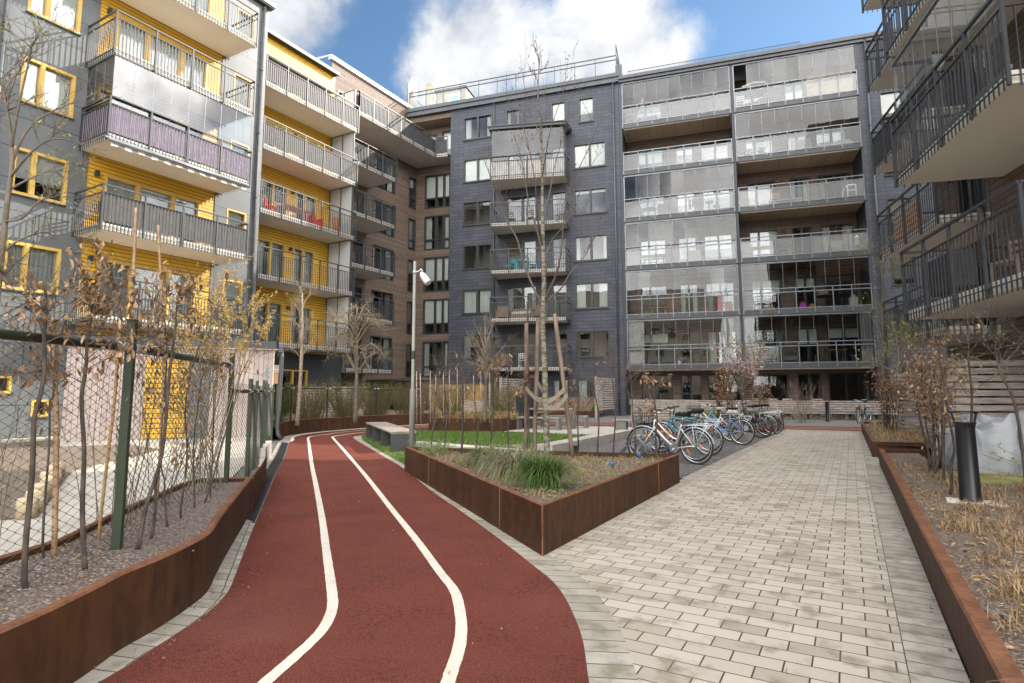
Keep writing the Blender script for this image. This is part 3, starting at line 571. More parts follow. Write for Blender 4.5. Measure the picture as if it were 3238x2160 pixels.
for k,zb in enumerate(LB):
    for sdx,(u0,u1) in enumerate(((10.52,16.72),(16.9,23.15))):
        mb=MB(FS); mb.box(u0-.04,u1+.06,dp+.01,.0,zb+.02,zb+.26); mb.box(u0-.04,u1+.06,.0,.07,zb,zb+.24,1); mb.box(u0+.1,u1-.1,dp+.1,-.12,zb-.03,zb+.02,2); mb.box(u0+.1,u1-.1,-.12,-.05,zb-.05,zb+.02,3)
        gl=GL[k][sdx]
        o=mb.build('balcony',['slab_grey','rail_metal','soffit_board','slab_paint'],B5)
        f=zb+.26; r=MB(FS)
        n=7
        for i in range(n+1):
            a=u0+.03+(u1-u0-.06)*i/n; r.bar(FS.pt(a,.05,f-.2),FS.pt(a,.05,f+1.12),.045,.045)
        for zz,ww in ((f+1.14,.06),(f+.93,.045),(f+.04,.05)): r.bar(FS.pt(u0,.05,zz),FS.pt(u1,.05,zz),ww,.045)
        r.build('railing','rail_galv',o)
        g=MB(FS)
        for i in range(n):
            a=u0+.06+(u1-u0-.06)*i/n; b=u0+.0+(u1-u0-.06)*(i+1)/n; g.lq([(a,.06,f+.06),(b,.06,f+.06),(b,.06,f+.91),(a,.06,f+.91)])
        g.build('glass_balustrade','glass_rail' if k>1 else 'glass_clear',o)
        top=(LB[k+1] if k<5 else 20.25)
        if gl:
            g=MB(FS); h=MB(FS); n=9; i0=1 if (k==5 and sdx) else 0
            for i in range(n):
                a=u0+.05+(u1-u0-.1)*i/n; b=u0+.05+(u1-u0-.1)*(i+1)/n
                jt=rnd.uniform(-.012,.012); j2=rnd.uniform(-.012,.012)
                if i>=i0: g.lq([(a+.006,-.04+jt,f+.9),(b-.006,-.04+j2,f+.9),(b-.006,-.04+j2,top-.1),(a+.006,-.04+jt,top-.1)])
                h.bar(FS.pt(a,-.04,f+.9),FS.pt(a,-.04,top-.1),.014,.014)
            h.bar(FS.pt(u0,-.04,top-.06),FS.pt(u1,-.04,top-.06),.07,.09); h.bar(FS.pt(u0,-.04,f+.92),FS.pt(u1,-.04,f+.92),.04,.05)
            for a in (u0+.02,u1-.02): h.bar(FS.pt(a,-.04,f+.04),FS.pt(a,-.04,top-.05),.05,.05)
            h.build('glazing_frame','rail_galv',o); g.build('glass_panels','glass_loggia',o)
mb=MB(FS)
for a,b in ((10.36,10.5),(16.74,16.88),(23.12,23.24)): mb.box(a,b,-2.1,.02,2.63,20.28)
mb.build('divider_wall','dark_cladding',B5)
mb=MB(FS); mb.box(10.35,46,-.2,.12,20.25,20.42); mb.box(10.35,46,-.3,.22,20.42,20.62); mb.build('cornice','gutter_zinc',B5)
mb=MB(FS); mb.box(10.6,46,-9,-.25,20.45,20.6); mb.build('roof','gutter_zinc',B5)
snow_guard(B5,FS,10.9,20.5,-.1,20.64,.34,step=.09); snow_guard(B5,FS,20.6,27,-.3,20.64,.24,step=.16)
downpipe(B5,FS,23.6,.1,0,20.4)
for k in range(6): wall_lamp(B5,FB,19.4,LB[k]+2.2)
# ================================================================== right building with overhanging balconies
FA=Fr((3.0,15.5),(.25,-.968)); FA.n=V((-.968,-.25,0)).normalized(); FW=Fr((3.0,23.6),(.25,-.968)); FW.n=FA.n
B6=empty('apartment_building',(4,15,0),'brown boarded apartment block at right with dark railed balconies overhanging the path','apartment building',world=True)
hs=[]
for k in range(6):
    f=3.1+ST*k-.05; 
    for c in (1.2,3.2): hs.append((c,c+1.5,f+.05,f+2.1))
    hs.append((7.5,9.0,f+.9,f+2.1))
hs+=[(.9,2.4,.3,2.2),(5.6,7.0,.9,2.2)]
mb=MB(FA); wall(mb,FA,-.55,13,-.3,20.9,hs,0,1)
mb.fr=FA; mb.lq([(-.55,-4,-.3),(-.55,0,-.3),(-.55,0,20.9),(-.55,-4,20.9)],0); mb.lq([(-.55,-9,20.9),(13,-9,20.9),(13,0,20.9),(-.55,0,20.9)],2); mb.lq([(13,0,-.3),(13,-9,-.3),(13,-9,20.9),(13,0,20.9)],0)
h2=[]
for k in range(6):
    f=3.05+ST*k; h2+=[(1.0,2.6,f+.05,f+2.1),(3.2,4.3,f+.05,f+2.1)]
h2+=[(1.,2.4,.2,2.2),(3.5,5.,.2,2.2)]
wall(mb,FW,-.7,8.6,-.3,20.9,h2,0,1); mb.lq([(-.7,-9,20.9),(8.6,-9,20.9),(8.6,0,20.9),(-.7,0,20.9)],2); mb.lq([(-.7,-9,-.3),(-.7,0,-.3),(-.7,0,20.9),(-.7,-9,20.9)],0)
mb.build('wall',['brown_board','room','gutter_zinc'],B6)
for i,(a,b,c,d) in enumerate(hs): window(B6,FA,a,b,c,d,[(a+b)/2] if b-a>1.3 else [],sill=False,blind=[None,'curtain_grey','curtain'][i%3],bfrac=.4)
for i,(a,b,c,d) in enumerate(h2): window(B6,FW,a,b,c,d,[(a+b)/2] if b-a>1.3 else [],sill=False,blind=[None,'curtain_grey','curtain'][i%3],bfrac=.4)
for k in range(4):
    zb=2.9+ST*k
    balcony(B6,FA,[(.0,.0),(.0,1.9),(4.42,1.9),(4.42,.0)][::1],zb,th=.2,hand=1.24,drop=.26,slab='slab_paint',step=.14,screen=['fabric_dark','fabric_dark'] if k==3 else None,glaze=(k==1),gl_top=zb+2.75,gl_edges=(0,1),label='balcony enclosed with clear folding glass' if k==1 else None)
for k in range(5):
    zb=2.87+ST*k
    balcony(B6,FW,[(.0,.0),(.0,1.9),(4.4,1.9),(4.4,.0)],zb,th=.2,hand=1.24,drop=.26,slab='slab_paint',step=.14,screen=['fabric_dark','fabric_dark'] if k==2 else None)

# ================================================================== cream block behind the viewer (seen mirrored in the glazing)
FK=Fr((-24,-30),(1,0),(0,1)); B7=empty('apartment_building',(-8,-30,0),'cream rendered apartment block mirrored in the lower loggia glazing','apartment building',world=True)
hs=[(a,a+1.4,1.2+2.95*k,2.7+2.95*k) for k in range(5) for a in (2,5.5,9,13,17,21,25,28.5)]
mb=MB(FK); wall(mb,FK,0,31,-.3,18,hs,0,1); mb.lq([(0,0,-.3),(0,-9,-.3),(0,-9,16),(0,0,16)]); mb.lq([(31,0,-.3),(31,-9,-.3),(31,-9,16),(31,0,16)]); mb.lq([(0,-9,16),(31,-9,16),(31,0,16),(0,0,16)],2); mb.build('wall',['cream_panel','room_dark','gutter_zinc'],B7)
for h in hs: window(B7,FK,*h,mull=[h[0]+.7],blind='blind',bfrac=.4,sill=False)
# ------------------------------------------------------------------ ground
def sheet(name,poly,z,mat,uvs=None):
    mb=MB(); mb.face([(p[0],p[1],z) for p in poly],[tuple(p[:2]) for p in poly]); return struct(mb.build(name,mat))
def catmull(P,n=6):
    out=[]; P=[V((p[0],p[1],0)) for p in P]
    for i in range(len(P)-1):
        a,b,c,d=P[max(i-1,0)],P[i],P[i+1],P[min(i+2,len(P)-1)]
        for k in range(n):
            t=k/n; out.append(.5*((2*b)+(c-a)*t+(2*a-5*b+4*c-d)*t*t+(3*b-a-3*c+d)*t**3))
    out.append(P[-1]); return [(p.x,p.y) for p in out]
def resample(P,n):
    L=[0]
    for a,b in zip(P,P[1:]): L.append(L[-1]+math.dist(a,b))
    out=[]; j=0
    for i in range(n+1):
        t=L[-1]*i/n
        while j<len(P)-2 and L[j+1]<t: j+=1
        k=(t-L[j])/max(1e-9,L[j+1]-L[j]); out.append((P[j][0]+(P[j+1][0]-P[j][0])*k,P[j][1]+(P[j+1][1]-P[j][1])*k))
    return out
def offset(P,d):
    out=[]
    for i,p in enumerate(P):
        a,b=P[max(i-1,0)],P[min(i+1,len(P)-1)]; dx,dy=b[0]-a[0],b[1]-a[1]; l=math.hypot(dx,dy) or 1
        out.append((p[0]-dy/l*d,p[1]+dx/l*d))
    return out
def ribbon(name,P,Q,z,mat,parent=None,n=120):
    A=resample(P,n);B=resample(Q,n); mb=MB(); L=0
    for i in range(n):
        l=math.dist(A[i],A[i+1]); wd=math.dist(A[i],B[i])
        mb.face([(*A[i],z),(*A[i+1],z),(*B[i+1],z),(*B[i],z)][::-1],[(0,L),(0,L+l),(wd,L+l),(wd,L)][::-1]); L+=l
    return mb.build(name,mat,parent)
def band(name,P,z,w,mat,parent=None,n=120):
    rr=random.Random(len(P)); P=resample(P,n*5); j=lambda s_:[(a+rr.gauss(0,.0011),b+rr.gauss(0,.0011)) for a,b in offset(P,s_)]
    return ribbon(name,j(w/2),j(-w/2),z,mat,parent,n*5)
mb=MB(); mb.face([(-900,-900,-.02),(900,-900,-.02),(900,900,-.02),(-900,900,-.02)]); struct(mb.build('ground','gravel_grey'))
TL=[(-.2,-4.5),(-2.6,-.6),(-3.05,.9),(-3.22,1.65),(-3.32,1.86),(-3.43,2.11),(-3.59,2.42),(-3.83,2.74),(-4.17,3.05),(-4.65,3.47),(-5.58,4.29),(-6.91,5.48),(-8.55,6.94),(-10.6,8.81),(-13.2,11.1),(-14.1,11.95),(-14.9,12.65),(-15.5,13.6),(-15.85,14.9),(-15.95,16.4),(-15.9,18.2),(-15.6,20.5),(-14.6,23.2),(-12.8,24.6)]
TR=[(3.2,-4.5),(.3,.3),(-.7,1.9),(-1.17,2.82),(-1.45,3.37),(-1.89,4.01),(-2.34,4.44),(-2.97,5.0),(-3.94,5.83),(-5.33,6.99),(-7.16,8.61),(-9.47,10.46),(-12.4,12.8),(-13.2,13.5),(-13.5,14.0),(-13.55,14.6),(-13.5,16.0),(-13.6,18.2),(-13.2,20.5),(-12.4,22.3),(-11.2,23.0)]
tl=catmull(TL);tr=catmull(TR)
track=struct(ribbon('running_track',tl,tr,.004,'track_rubber',n=200))
tail=ribbon('running_track',[(-12.8,24.6),(-9,25.6),(8,29.0)],[(-11.2,22.2),(-9,22.6),(8,25.9)],.003,'track_rubber',n=40); struct(tail)
L1=[(-.6,-1.2),(-2.1,1.1),(-2.40,1.8),(-2.52,2.04),(-2.62,2.30),(-2.76,2.61),(-2.96,2.88),(-3.18,3.09),(-3.52,3.39),(-4.16,3.95),(-5.29,4.94),(-6.99,6.40),(-9.23,8.32),(-12.6,11.25),(-14.1,12.55),(-14.55,13.1),(-14.85,14.0),(-15.2,15.16),(-15.3,16.67),(-15.2,18.4),(-14.9,20.8),(-13.9,22.9),(-12.5,24.0)]
L2=[(.7,-.9),(-1.2,1.5),(-1.58,2.15),(-1.76,2.48),(-1.92,2.80),(-2.10,3.09),(-2.33,3.39),(-2.52,3.60),(-2.88,3.91),(-3.66,4.60),(-5.05,5.79),(-7.30,7.73),(-10.76,10.66),(-13.5,12.97),(-14.0,13.5),(-14.25,14.2),(-14.5,15.42),(-14.7,17.72),(-14.2,20.6),(-13.1,22.6),(-12.0,23.4)]
for P_ in (L1,L2): o=band('lane_line',catmull(P_),.008,.070,'line_paint',track,200)
for k in (.33,.66):
    P_=[(-12.8+1.6*k+.2,24.6-2.4*k),(-9,25.6-3*k),(8,29-3.1*k)]; band('lane_line',P_,.007,.085,'line_paint',tail,30)
eo=offset(tl,.30); struct(ribbon('paver_edging',eo,offset(tl,-.01),.002,'edge_paver',n=200))
er=[p for p in tr if p[1]<14.2]; struct(ribbon('paver_edging',offset(er,.01),offset(er,-.24),.0025,'edge_paver',n=160))
band('edge_line',[p for p in offset(tl,-.02) if p[1]>11.5],.0075,.09,'line_paint',track,60)
# paved path
pp=[(p[0]+.2,p[1]) for p in er if p[1]<4.3]
path=sheet('path',[(4.6,-4.5)]+[(4.6,-4.5)][:0]+[(.44,-4.5)][:0]+[(.62,-2),(.42,2.8),(.41,24.2),(-2.12,24.2),(-2.42,9.9),(-2.36,4.72)]+[p for p in reversed(offset([q for q in er if q[1]<4.6],-.22))],.001,'paver')
struct(ribbon('paver_edging',[(.17,1.2),(.17,24)],[(.42,1.2),(.42,24)],.005,'edge_paver',n=10)); struct(ribbon('paver_edging',[(-2.44,9.9),(-2.2,24)],[(-2.22,9.9),(-1.98,24)],.005,'edge_paver',n=10)); struct(ribbon('paver_edging',[(-2.1,23.3),(.4,23.6)],[(-2.12,24.25),(.41,24.4)],.006,'edge_paver',n=10))
sheet('gravel_bed',[(-6.2,10),(-2.42,9.9),(-2.15,23.2),(-6.6,22.5)],.0015,'gravel_grey')
sheet('gravel_yard',[(-11,23.2),(9,27.2),(9,36),(-26,34),(-26,28)],-.004,'gravel_far')
lawn=sheet('lawn',[(-13.35,14.0),(-12.2,12.85),(-9.6,10.7),(-7.2,8.8),(-6.5,9.3),(-6.1,13),(-6.15,18.0),(-9.9,18.0),(-13.3,16.8)],.003,'lawn_soil')
sheet('picnic_paving',[(-10.6,18.05),(-6.15,18.0),(-2.9,22.6),(-9,22.9),(-11.2,21.5)],.002,'far_paver')
sheet('play_yard',[(-4.4,1.2),(-6.0,3.6),(-9.0,6.45),(-13.9,10.9),(-22,16),(-22,-3),(-5.5,-3)],-.003,'pale_paving')
# ------------------------------------------------------------------ corten planters
def cwall(par,P,z0,z1,th,name='corten_wall',mat='corten',rim='corten_edge',side=1):
    """sheet-steel wall with a folded rim along P; side: which side the thickness goes"""
    A=P;B=offset(P,side*th); mb=MB(); L=0
    for i in range(len(P)-1):
        l=math.dist(A[i],A[i+1])
        q=lambda X,i,z:(X[i][0],X[i][1],z)
        mb.face([q(A,i,z0),q(A,i+1,z0),q(A,i+1,z1-.012),q(A,i,z1-.012)][::-side],[(L,z0),(L+l,z0),(L+l,z1),(L,z1)][::-side],0,True)
        A2=offset(P,side*.012)
        mb.face([q(A,i,z1-.012),q(A,i+1,z1-.012),q(A2,i+1,z1),q(A2,i,z1)][::-side],None,1,True)
        mb.face([q(A2,i,z1),q(A2,i+1,z1),q(B,i+1,z1),q(B,i,z1)][::-side],None,1,True)
        mb.face([q(B,i,z1),q(B,i+1,z1),q(B,i+1,z0),q(B,i,z0)][::-side],[(L,z1),(L+l,z1),(L+l,z0),(L,z0)][::-side],0,True); L+=l
    for i in (0,len(P)-1):
        mb.face([(*A[i],z0),(*A[i],z1),(*B[i],z1),(*B[i],z0)])
    return mb.build(name,[mat,rim],par)
def seam(par,p,q,z0,z1,name='weld_seam'):
    mb=MB(); mb.bar((p[0],p[1],z0),(p[0],p[1],z1),.012,.012); return mb.build(name,'corten_edge',par)
# ------------------------------------------------------------------ pixel helpers: where a measured pixel of the photograph meets a real plane
_R=co.rotation_euler.to_matrix()
def ray(x,y): return _R@V(((x-1600)/1870,-(y-1031)/1870,-1))
def G(x,y,z=0.): d=ray(x,y); t=(z-1.4)/d.z; return V((t*d.x,t*d.y,z))
def PL(x,y,p,n): d=ray(x,y); t=(p[0]*n[0]+p[1]*n[1])/(d.x*n[0]+d.y*n[1]); return V((t*d.x,t*d.y,1.4+t*d.z))
def AT(x,y,dist): d=ray(x,y); t=dist/math.hypot(d.x,d.y); return V((t*d.x,t*d.y,1.4+t*d.z))
# ------------------------------------------------------------------ left planter
lp=empty('corten_planter',(-4.,2.5,0),'long curved rusty steel planter beside the running track, in front of the wire fence','planter',world=True)
wb=catmull([(-1.9,-1.3),(-2.75,.3),(-3.12,1.2),(-3.35,1.62),(-3.51,1.87),(-3.63,2.14),(-3.78,2.41),(-3.98,2.69),(-4.33,3.0),(-4.86,3.48),(-5.64,4.2),(-6.1,4.62)],8)
cwall(lp,wb,-.02,.41,.055)
FENCE=[(-2.6,-1.2),(-3.81,1.33),(-4.31,2.24),(-6.31,4.43)]
bk=[(-3.3,-1.2),(-4.25,1.1),(-4.72,2.1),(-5.6,3.05),(-6.42,4.0),(-6.55,4.3),(-6.1,4.64)]
cwall(lp,bk,-.02,.40,.03)
mb=MB(); mb.face([(p[0],p[1],.35) for p in wb+bk[::-1]]); mb.build('gravel_fill','gravel_pink',lp)
lp2=empty('corten_planter',(-7.2,5.6,0),'thin rusty steel sheet edging that ends at the stone blocks, left of the track','planter',world=True)
wb2=[(-6.13,4.66),(-6.91,5.38),(-7.7,6.07),(-8.3,6.55)]
cwall(lp2,wb2,-.02,.42,.012); mb=MB(); mb.face([(p[0],p[1],.16) for p in wb2+[(-8.6,6.45),(-7.1,5.2),(-6.45,4.4)]]); mb.build('gravel_fill','gravel_pink',lp2)
for q in ((-4.30,2.945),(-5.3,3.86)): seam(lp,q,q,0,.40)
# ------------------------------------------------------------------ centre planter
PN,PR,PLf=(-2.35,4.68),(-2.36,9.42),(-6.86,8.3)
cp=empty('corten_planter',(-3.9,7.4,0),'triangular rusty steel planter in the middle holding the staked tree and sedge tufts','planter',world=True)
cwall(cp,[PLf,PN,PR],-.02,.43,.06,side=1); cwall(cp,[PR,PLf],-.02,.429,.03,side=1)
mb=MB(); mb.face([(-6.8,8.3,.36),(-2.35,4.75,.36),(-2.37,9.4,.36)]); mb.build('soil','mulch',cp)
for f in (.30,.82): q=(PLf[0]+(PN[0]-PLf[0])*f,PLf[1]+(PN[1]-PLf[1])*f); seam(cp,q,q,0,.42)
for f in (.75,): q=(PN[0]+.003,PN[1]+(PR[1]-PN[1])*f); seam(cp,q,q,0,.42)
seam(cp,PN,PN,0,.42)
# ------------------------------------------------------------------ right planters
rp=empty('corten_planter',(1.2,6,0),'long low rusty steel planter at right with dry grass and the black bollard lamp','planter',world=True)
cwall(rp,[(.50,-2.5),(.435,1.),(.43,3.7),(.42,6.4),(.42,9.5),(.40,13.55)],-.02,.31,.085,side=-1); cwall(rp,[(.40,13.56),(1.1,13.8)],-.02,.305,.06,side=-1)
mb=MB(); mb.face([(.52,-2.5,.235),(4.6,-2.5,.235),(4.4,10.4,.235),(1.1,10.9,.235),(1.05,13.75,.235),(.45,13.5,.235)]); mb.build('gravel_fill','mulch',rp)
rp2=empty('corten_planter',(.8,19,0),'far rusty steel planter at right with clipped brown hedge columns','planter',world=True)
cwall(rp2,[(.33,15.05),(.25,24.6)],-.02,.34,.07,side=-1); cwall(rp2,[(1.3,15.3),(.33,15.04)],-.02,.341,.06,side=-1); cwall(rp2,[(.25,24.6),(1.6,24.9)],-.02,.34,.05,side=-1)
mb=MB(); mb.face([(.36,15.05,.26),(2.2,15.4,.26),(2.1,24.8,.26),(.28,24.5,.26)]); mb.build('gravel_fill','gravel_far',rp2)
bp=empty('corten_planter',(-2.7,23,0),'small rusty steel planter box at the far end of the bicycle row','planter',world=True)
cwall(bp,[(-2.22,23.9),(-2.24,22.2)],-.02,.48,.05,side=1) if False else cwall(bp,[(-2.24,22.2),(-2.2,23.9)],-.02,.48,.05,side=1); cwall(bp,[(-6.3,21.3),(-2.24,22.2)],-.02,.482,.05,side=1)
mb=MB(); mb.face([(-6.3,21.35,.4),(-2.26,22.25,.4),(-2.25,23.8,.4),(-6.2,23.2,.4)]); mb.build('soil','mulch',bp)
fp=empty('corten_planter',(-12,18.8,0),'rusty steel planter behind the lawn, in front of the slate block','planter',world=True)
cwall(fp,[(-13.3,17.35),(-10.66,18.15)],-.02,.45,.05,side=1); cwall(fp,[(-10.66,18.15),(-10.9,21.0)],-.02,.452,.05,side=1)
mb=MB(); mb.face([(-13.3,17.4,.38),(-10.7,18.2,.38),(-10.9,20.9,.38),(-12.6,21.5,.38),(-13.4,20,.38)]); mb.build('soil','mulch',fp)
sp=empty('corten_planter',(-14,28.8,0),'rusty steel planting bed along the foot of the slate block','planter',world=True)
cwall(sp,[tuple(FS.pt(a,3.1))[:2] for a in (9.3,-1.)],-.02,.35,.05,side=-1); mb=MB(FS); mb.lq([(-1,.3,.3),(9.3,.3,.3),(9.3,3.1,.3),(-1,3.1,.3)]); mb.build('soil','mulch',sp)
op=empty('corten_planter',(-16,15,0),'rusty steel retaining wall round the outside bend of the track under the wire fence','retaining wall',world=True)
ob=[p for p in offset(tl,.33) if p[1]>11.6]
cwall(op,ob,-.02,.46,.03,side=1)
mb=MB(); mb.face([(p[0],p[1],.38) for p in offset(ob,.02)]+[(-14,28),(-22,27),(-22.5,17),(-16.5,12.4)] if False else [(*p,.36) for p in offset(ob,.02)]+[(-13,28,.36),(-23,26,.36),(-23,16.5,.36),(-17,12.6,.36)]); mb.build('soil','mulch',op)
for i in (20,60): q=ob[min(i,len(ob)-1)]; seam(op,q,q,0,.45)
# ------------------------------------------------------------------ wire fences
def mesh_panel(par,p,q,z0,z1,cell=.055,r=.0016,mat='wire_green',name='wire_mesh',sag=.0):
    """chain link: every wire a zigzag bar running up the panel"""
    fr=Fr((p[0],p[1]),(q[0]-p[0],q[1]-p[1])); L=math.dist(p,q); mb=MB(fr); n=int(L/cell); m=int((z1-z0)/cell/.56)
    for i in range(n+1):
        s=i*cell; pts=[]
        for j in range(m+1):
            k=(j+i)%2
            ss=s+(cell*.52 if k else -cell*.52); ss=min(max(ss,0),L)
            pts.append(fr.pt(ss,(.003 if k else -.003)+.012*math.sin(s*3+j*.2),z0+j*cell*.56))
        mb.tube(pts,r,3,caps=False,smooth=False)
    return mb.build(name,mat,par)
def fence_post(par,p,z0,z1,w=.055,ang=0):
    mb=MB(Fr(p,(math.cos(ang),math.sin(ang)))); mb.box(-w/2,w/2,-w/2,w/2,z0,z1); mb.box(-w/2-.003,w/2+.003,-w/2-.003,w/2+.003,z1,z1+.008)
    for z in (z1-.14,z0+.25,z0+.8): mb.tube([mb.fr.pt(w/2,0,z),mb.fr.pt(w/2+.012,0,z)],.008,6)
    return mb.build('post','fence_green',par)
def fence_rail(par,p,q,z,r=.028,clamp=True):
    mb=MB(); mb.tube([(*p,z),(*q,z)],r,10); o=mb.build('rail','fence_green',par)
    if clamp:
        c=MB(); d=(V((*q,z))-V((*p,z))).normalized()
        for e,s in ((V((*p,z)),1),(V((*q,z)),-1)): c=MB(); c.tube([e+d*s*.04,e+d*s*.13],r+.007,10); c.bar(e-d*.02*s,e+d*s*.05,.025,.05); c.build('clamp','clamp_zinc',o)
    return o
f1=empty('wire_fence',(-4.3,2.2,0),'tall green chain link fence behind the curved planter, nearest the camera','fence',world=True)
ang=math.atan2(2.19,-2.0)
for p,w in (((-4.31,2.24),.058),((-6.31,4.43),.052),((-2.9,-.55),.058)): fence_post(f1,p,.3,1.89 if p[0]>-5 else 1.84,w*.92,ang)
NP=[((-2.9,-.55),(-4.31,2.24)),((-4.31,2.24),(-6.31,4.43))]
for (p,q),c in zip(NP,(.052,.052)): 
    dd=V((q[0]-p[0],q[1]-p[1])).normalized(); nn=(-dd.y*.04,dd.x*.04)
    mesh_panel(f1,(p[0]+nn[0],p[1]+nn[1]),(q[0]+nn[0],q[1]+nn[1]),.34,1.84,c,.0025); fence_rail(f1,p,q,1.70)
f2=empty('wire_fence',(-9,6.8,0),'lower green chain link fence with a narrow gate between the tall fence and the shed','fence',world=True)
q4=[(-6.33,4.45),(-7.05,5.25),(-8.3,6.3),(-9.75,7.55),(-10.5,8.2),(-11.6,9.1),(-13.3,10.6)]
for i,p in enumerate(q4): fence_post(f2,p,0,1.56,.045,.75)
for i,(p,q) in enumerate(zip(q4,q4[1:])):
    mesh_panel(f2,p,q,.05,1.5,.06,.0027,'wire_green',name='gate_mesh' if i==3 else 'wire_mesh')
    if i!=3: fence_rail(f2,p,q,1.40,.026)
mb=MB(Fr(q4[3],(q4[4][0]-q4[3][0],q4[4][1]-q4[3][1])));L=math.dist(q4[3],q4[4])
for a in (.05,L-.05): mb.box(a-.02,a+.02,-.02,.02,.1,1.62)
for z in (.1,1.3): mb.box(.05,L-.05,-.02,.02,z,z+.04)
mb.box(L-.07,L-.03,-.03,.03,1.62,1.95,1); mb.build('gate_frame',['fence_green','rail_galv'],f2)
f3=empty('wire_fence',(-16.6,16,.4),'green chain link fence on the retaining wall behind the bend of the track','fence',world=True)
fl=[(-14.75,11.9),(-15.6,12.75),(-16.15,13.6),(-16.6,15.6),(-16.6,18.2),(-16.3,20.6)]
for p in fl: fence_post(f3,p,.3,1.62,.045,.3)
for p,q in zip(fl,fl[1:]): mesh_panel(f3,p,q,.48,1.58,.06,.0026,'wire_green'); fence_rail(f3,p,q,1.50,.022)
# ------------------------------------------------------------------ shed
SF=Fr((-14.5,11.5),(-.6,-.8),(.8,-.6)); sh=empty('shed',(-15.5,9.2,0),'low shed of pinkish upright boards with yellow door, behind the wire fence','shed',world=True)
def sz(x,y): p=PL(x,y,SF.o,SF.n); q=p-SF.o; return q.dot(SF.d),p.z
SL=sz(191,1380)[0]; mb=MB(SF); mb.box(0.,SL,-3.2,0,.12,2.62); mb.box(.05,SL,-3.2,-.01,-.1,.12,2)
mb.build('wall',['pink_board','cream_board','concrete'],sh)
mb=MB(SF); mb.box(-.035,-.002,-3.2,-.0,.15,2.6); mb.build('end_boards','cream_board',sh)
d0,d1=sz(592,1300)[0],sz(452,1300)[0]
mb=MB(SF); mb.box(d0,d1,.004,.03,.14,2.25); mb.build('door','yellow_board',sh); mb=MB(SF); mb.box(d0-.5,d0-.02,.004,.02,.14,2.25); mb.build('side_panel','grey_panel',sh)
mb=MB(SF); mb.box(-.12,SL+.1,-3.3,.12,2.60,2.66,1); mb.box(-.14,SL+.12,.06,.13,2.62,2.84); mb.box(-.14,-.07,-3.3,.13,2.62,2.84); mb.box(-.12,SL+.1,-3.3,.06,2.74,2.80); mb.build('roof',['frame_dark','cream_board'],sh)
gp=SF.pt(-.2,.05); mb=MB(SF); mb.tube([SF.pt(-.2,.12,2.60),SF.pt(-.2,-3.2,2.57)],.075,10); mb.build('gutter','gutter_zinc',sh)
mb=MB(SF); mb.tube([SF.pt(-.22,.0,2.56),SF.pt(-.24,.02,2.4),SF.pt(-.2,.0,.35),SF.pt(-.22,.03,.15),SF.pt(-.32,.1,.04)],.06,12); mb.build('downpipe','rail_metal',sh)
nb_=empty('nest_box',SF.pt(-.09,-.10,1.8),'small wooden nest box high on the shed corner','nest box',world=True)
mb=MB(SF); mb.box(-.16,-.036,-.22,-.02,1.62,1.93); mb.build('box','box_wood',nb_); mb=MB(SF); mb.box(-.19,-.036,-.24,.0,1.93,2.16); mb.build('lid','slat_wood',nb_)
# stone blocks and drain grate
for i,(a,b,z0,z1,l) in enumerate((((-9.56,7.50),(-10.95,8.74),.172,.335,'uppermost pale stone block at the shed corner beside the track'),((-9.55,7.49),(-10.95,8.75),.0,.165,'lower pale stone block under another block at the shed corner'))):
    mb=MB(Fr(a,(b[0]-a[0],b[1]-a[1]))); L=math.dist(a,b); mb.box(0,L,-.36,.0,z0,z1); tag(mb.build('stone_block','kerb_stone'),l,'stone block')
gl=[p for p in offset(tl,.02) if 4.2<p[1]<11.2]; gr=[p for p in offset(tl,.18) if 4.2<p[1]<11.2]
gm=MB()
GA=resample(gl,230);GB=resample(gr,230)
for i in range(230):
    if i%58<2: continue
    if i%2==0: gm.face([(*GA[i],.016),(*GA[i+1],.016),(*GB[i+1],.016),(*GB[i],.016)]); gm.face([(*GA[i],.016),(*GB[i],.016),(*GB[i],.004),(*GA[i],.004)]); 
for e in (GA,GB):
    for i in range(0,230,3): gm.bar((*e[i],.012),(*e[min(i+3,230)],.012),.025,.012)
tag(gm.build('drain_grate','grate_iron'),'long black iron drain grate along the left edge of the running track','drain grate')
# ------------------------------------------------------------------ lamp post
lx,ly=-7.25,8.95
la=empty('street_lamp',(lx,ly,0),'slim grey lamp post with one white drum spotlight, behind the triangular planter','street lamp',world=True)
mb=MB(); mb.lathe((lx,ly,0),[(.052,0),(.052,1.40),(.048,1.43),(.032,1.47),(.030,3.93),(.0,3.94)],20); mb.build('pole','pole_grey',la)
mb=MB(); mb.box(lx-.012,lx+.022,ly-.056,ly-.048,.75,1.05); mb.build('hatch','pole_grey',la)
mb=MB(); e=V((lx+.06,ly+.03,3.72)); mb.tube([V((lx,ly,3.72)),e,e+V((.06,.02,.05)),e+V((.10,.03,-.01))],.018,8); mb.lathe((lx,ly,3.68),[(.036,0),(.036,.06)],12); mb.build('bracket','clamp_zinc',la)
dr=V((.55,.05,-.72)).normalized(); c=e+V((.06,.02,-.02)); mb=MB(); mb.tube([c,c+dr*.04,c+dr*.09,c+dr*.24,c+dr*.28],[.03,.05,.065,.073,.066],18); mb.build('lamp_head','lamp_white',la)
mb=MB(); mb.lathe((lx,ly,2.02),[(.034,0),(.036,.02),(.036,.14),(.034,.16)],12); mb.build('sticker_band','fence_green',la)
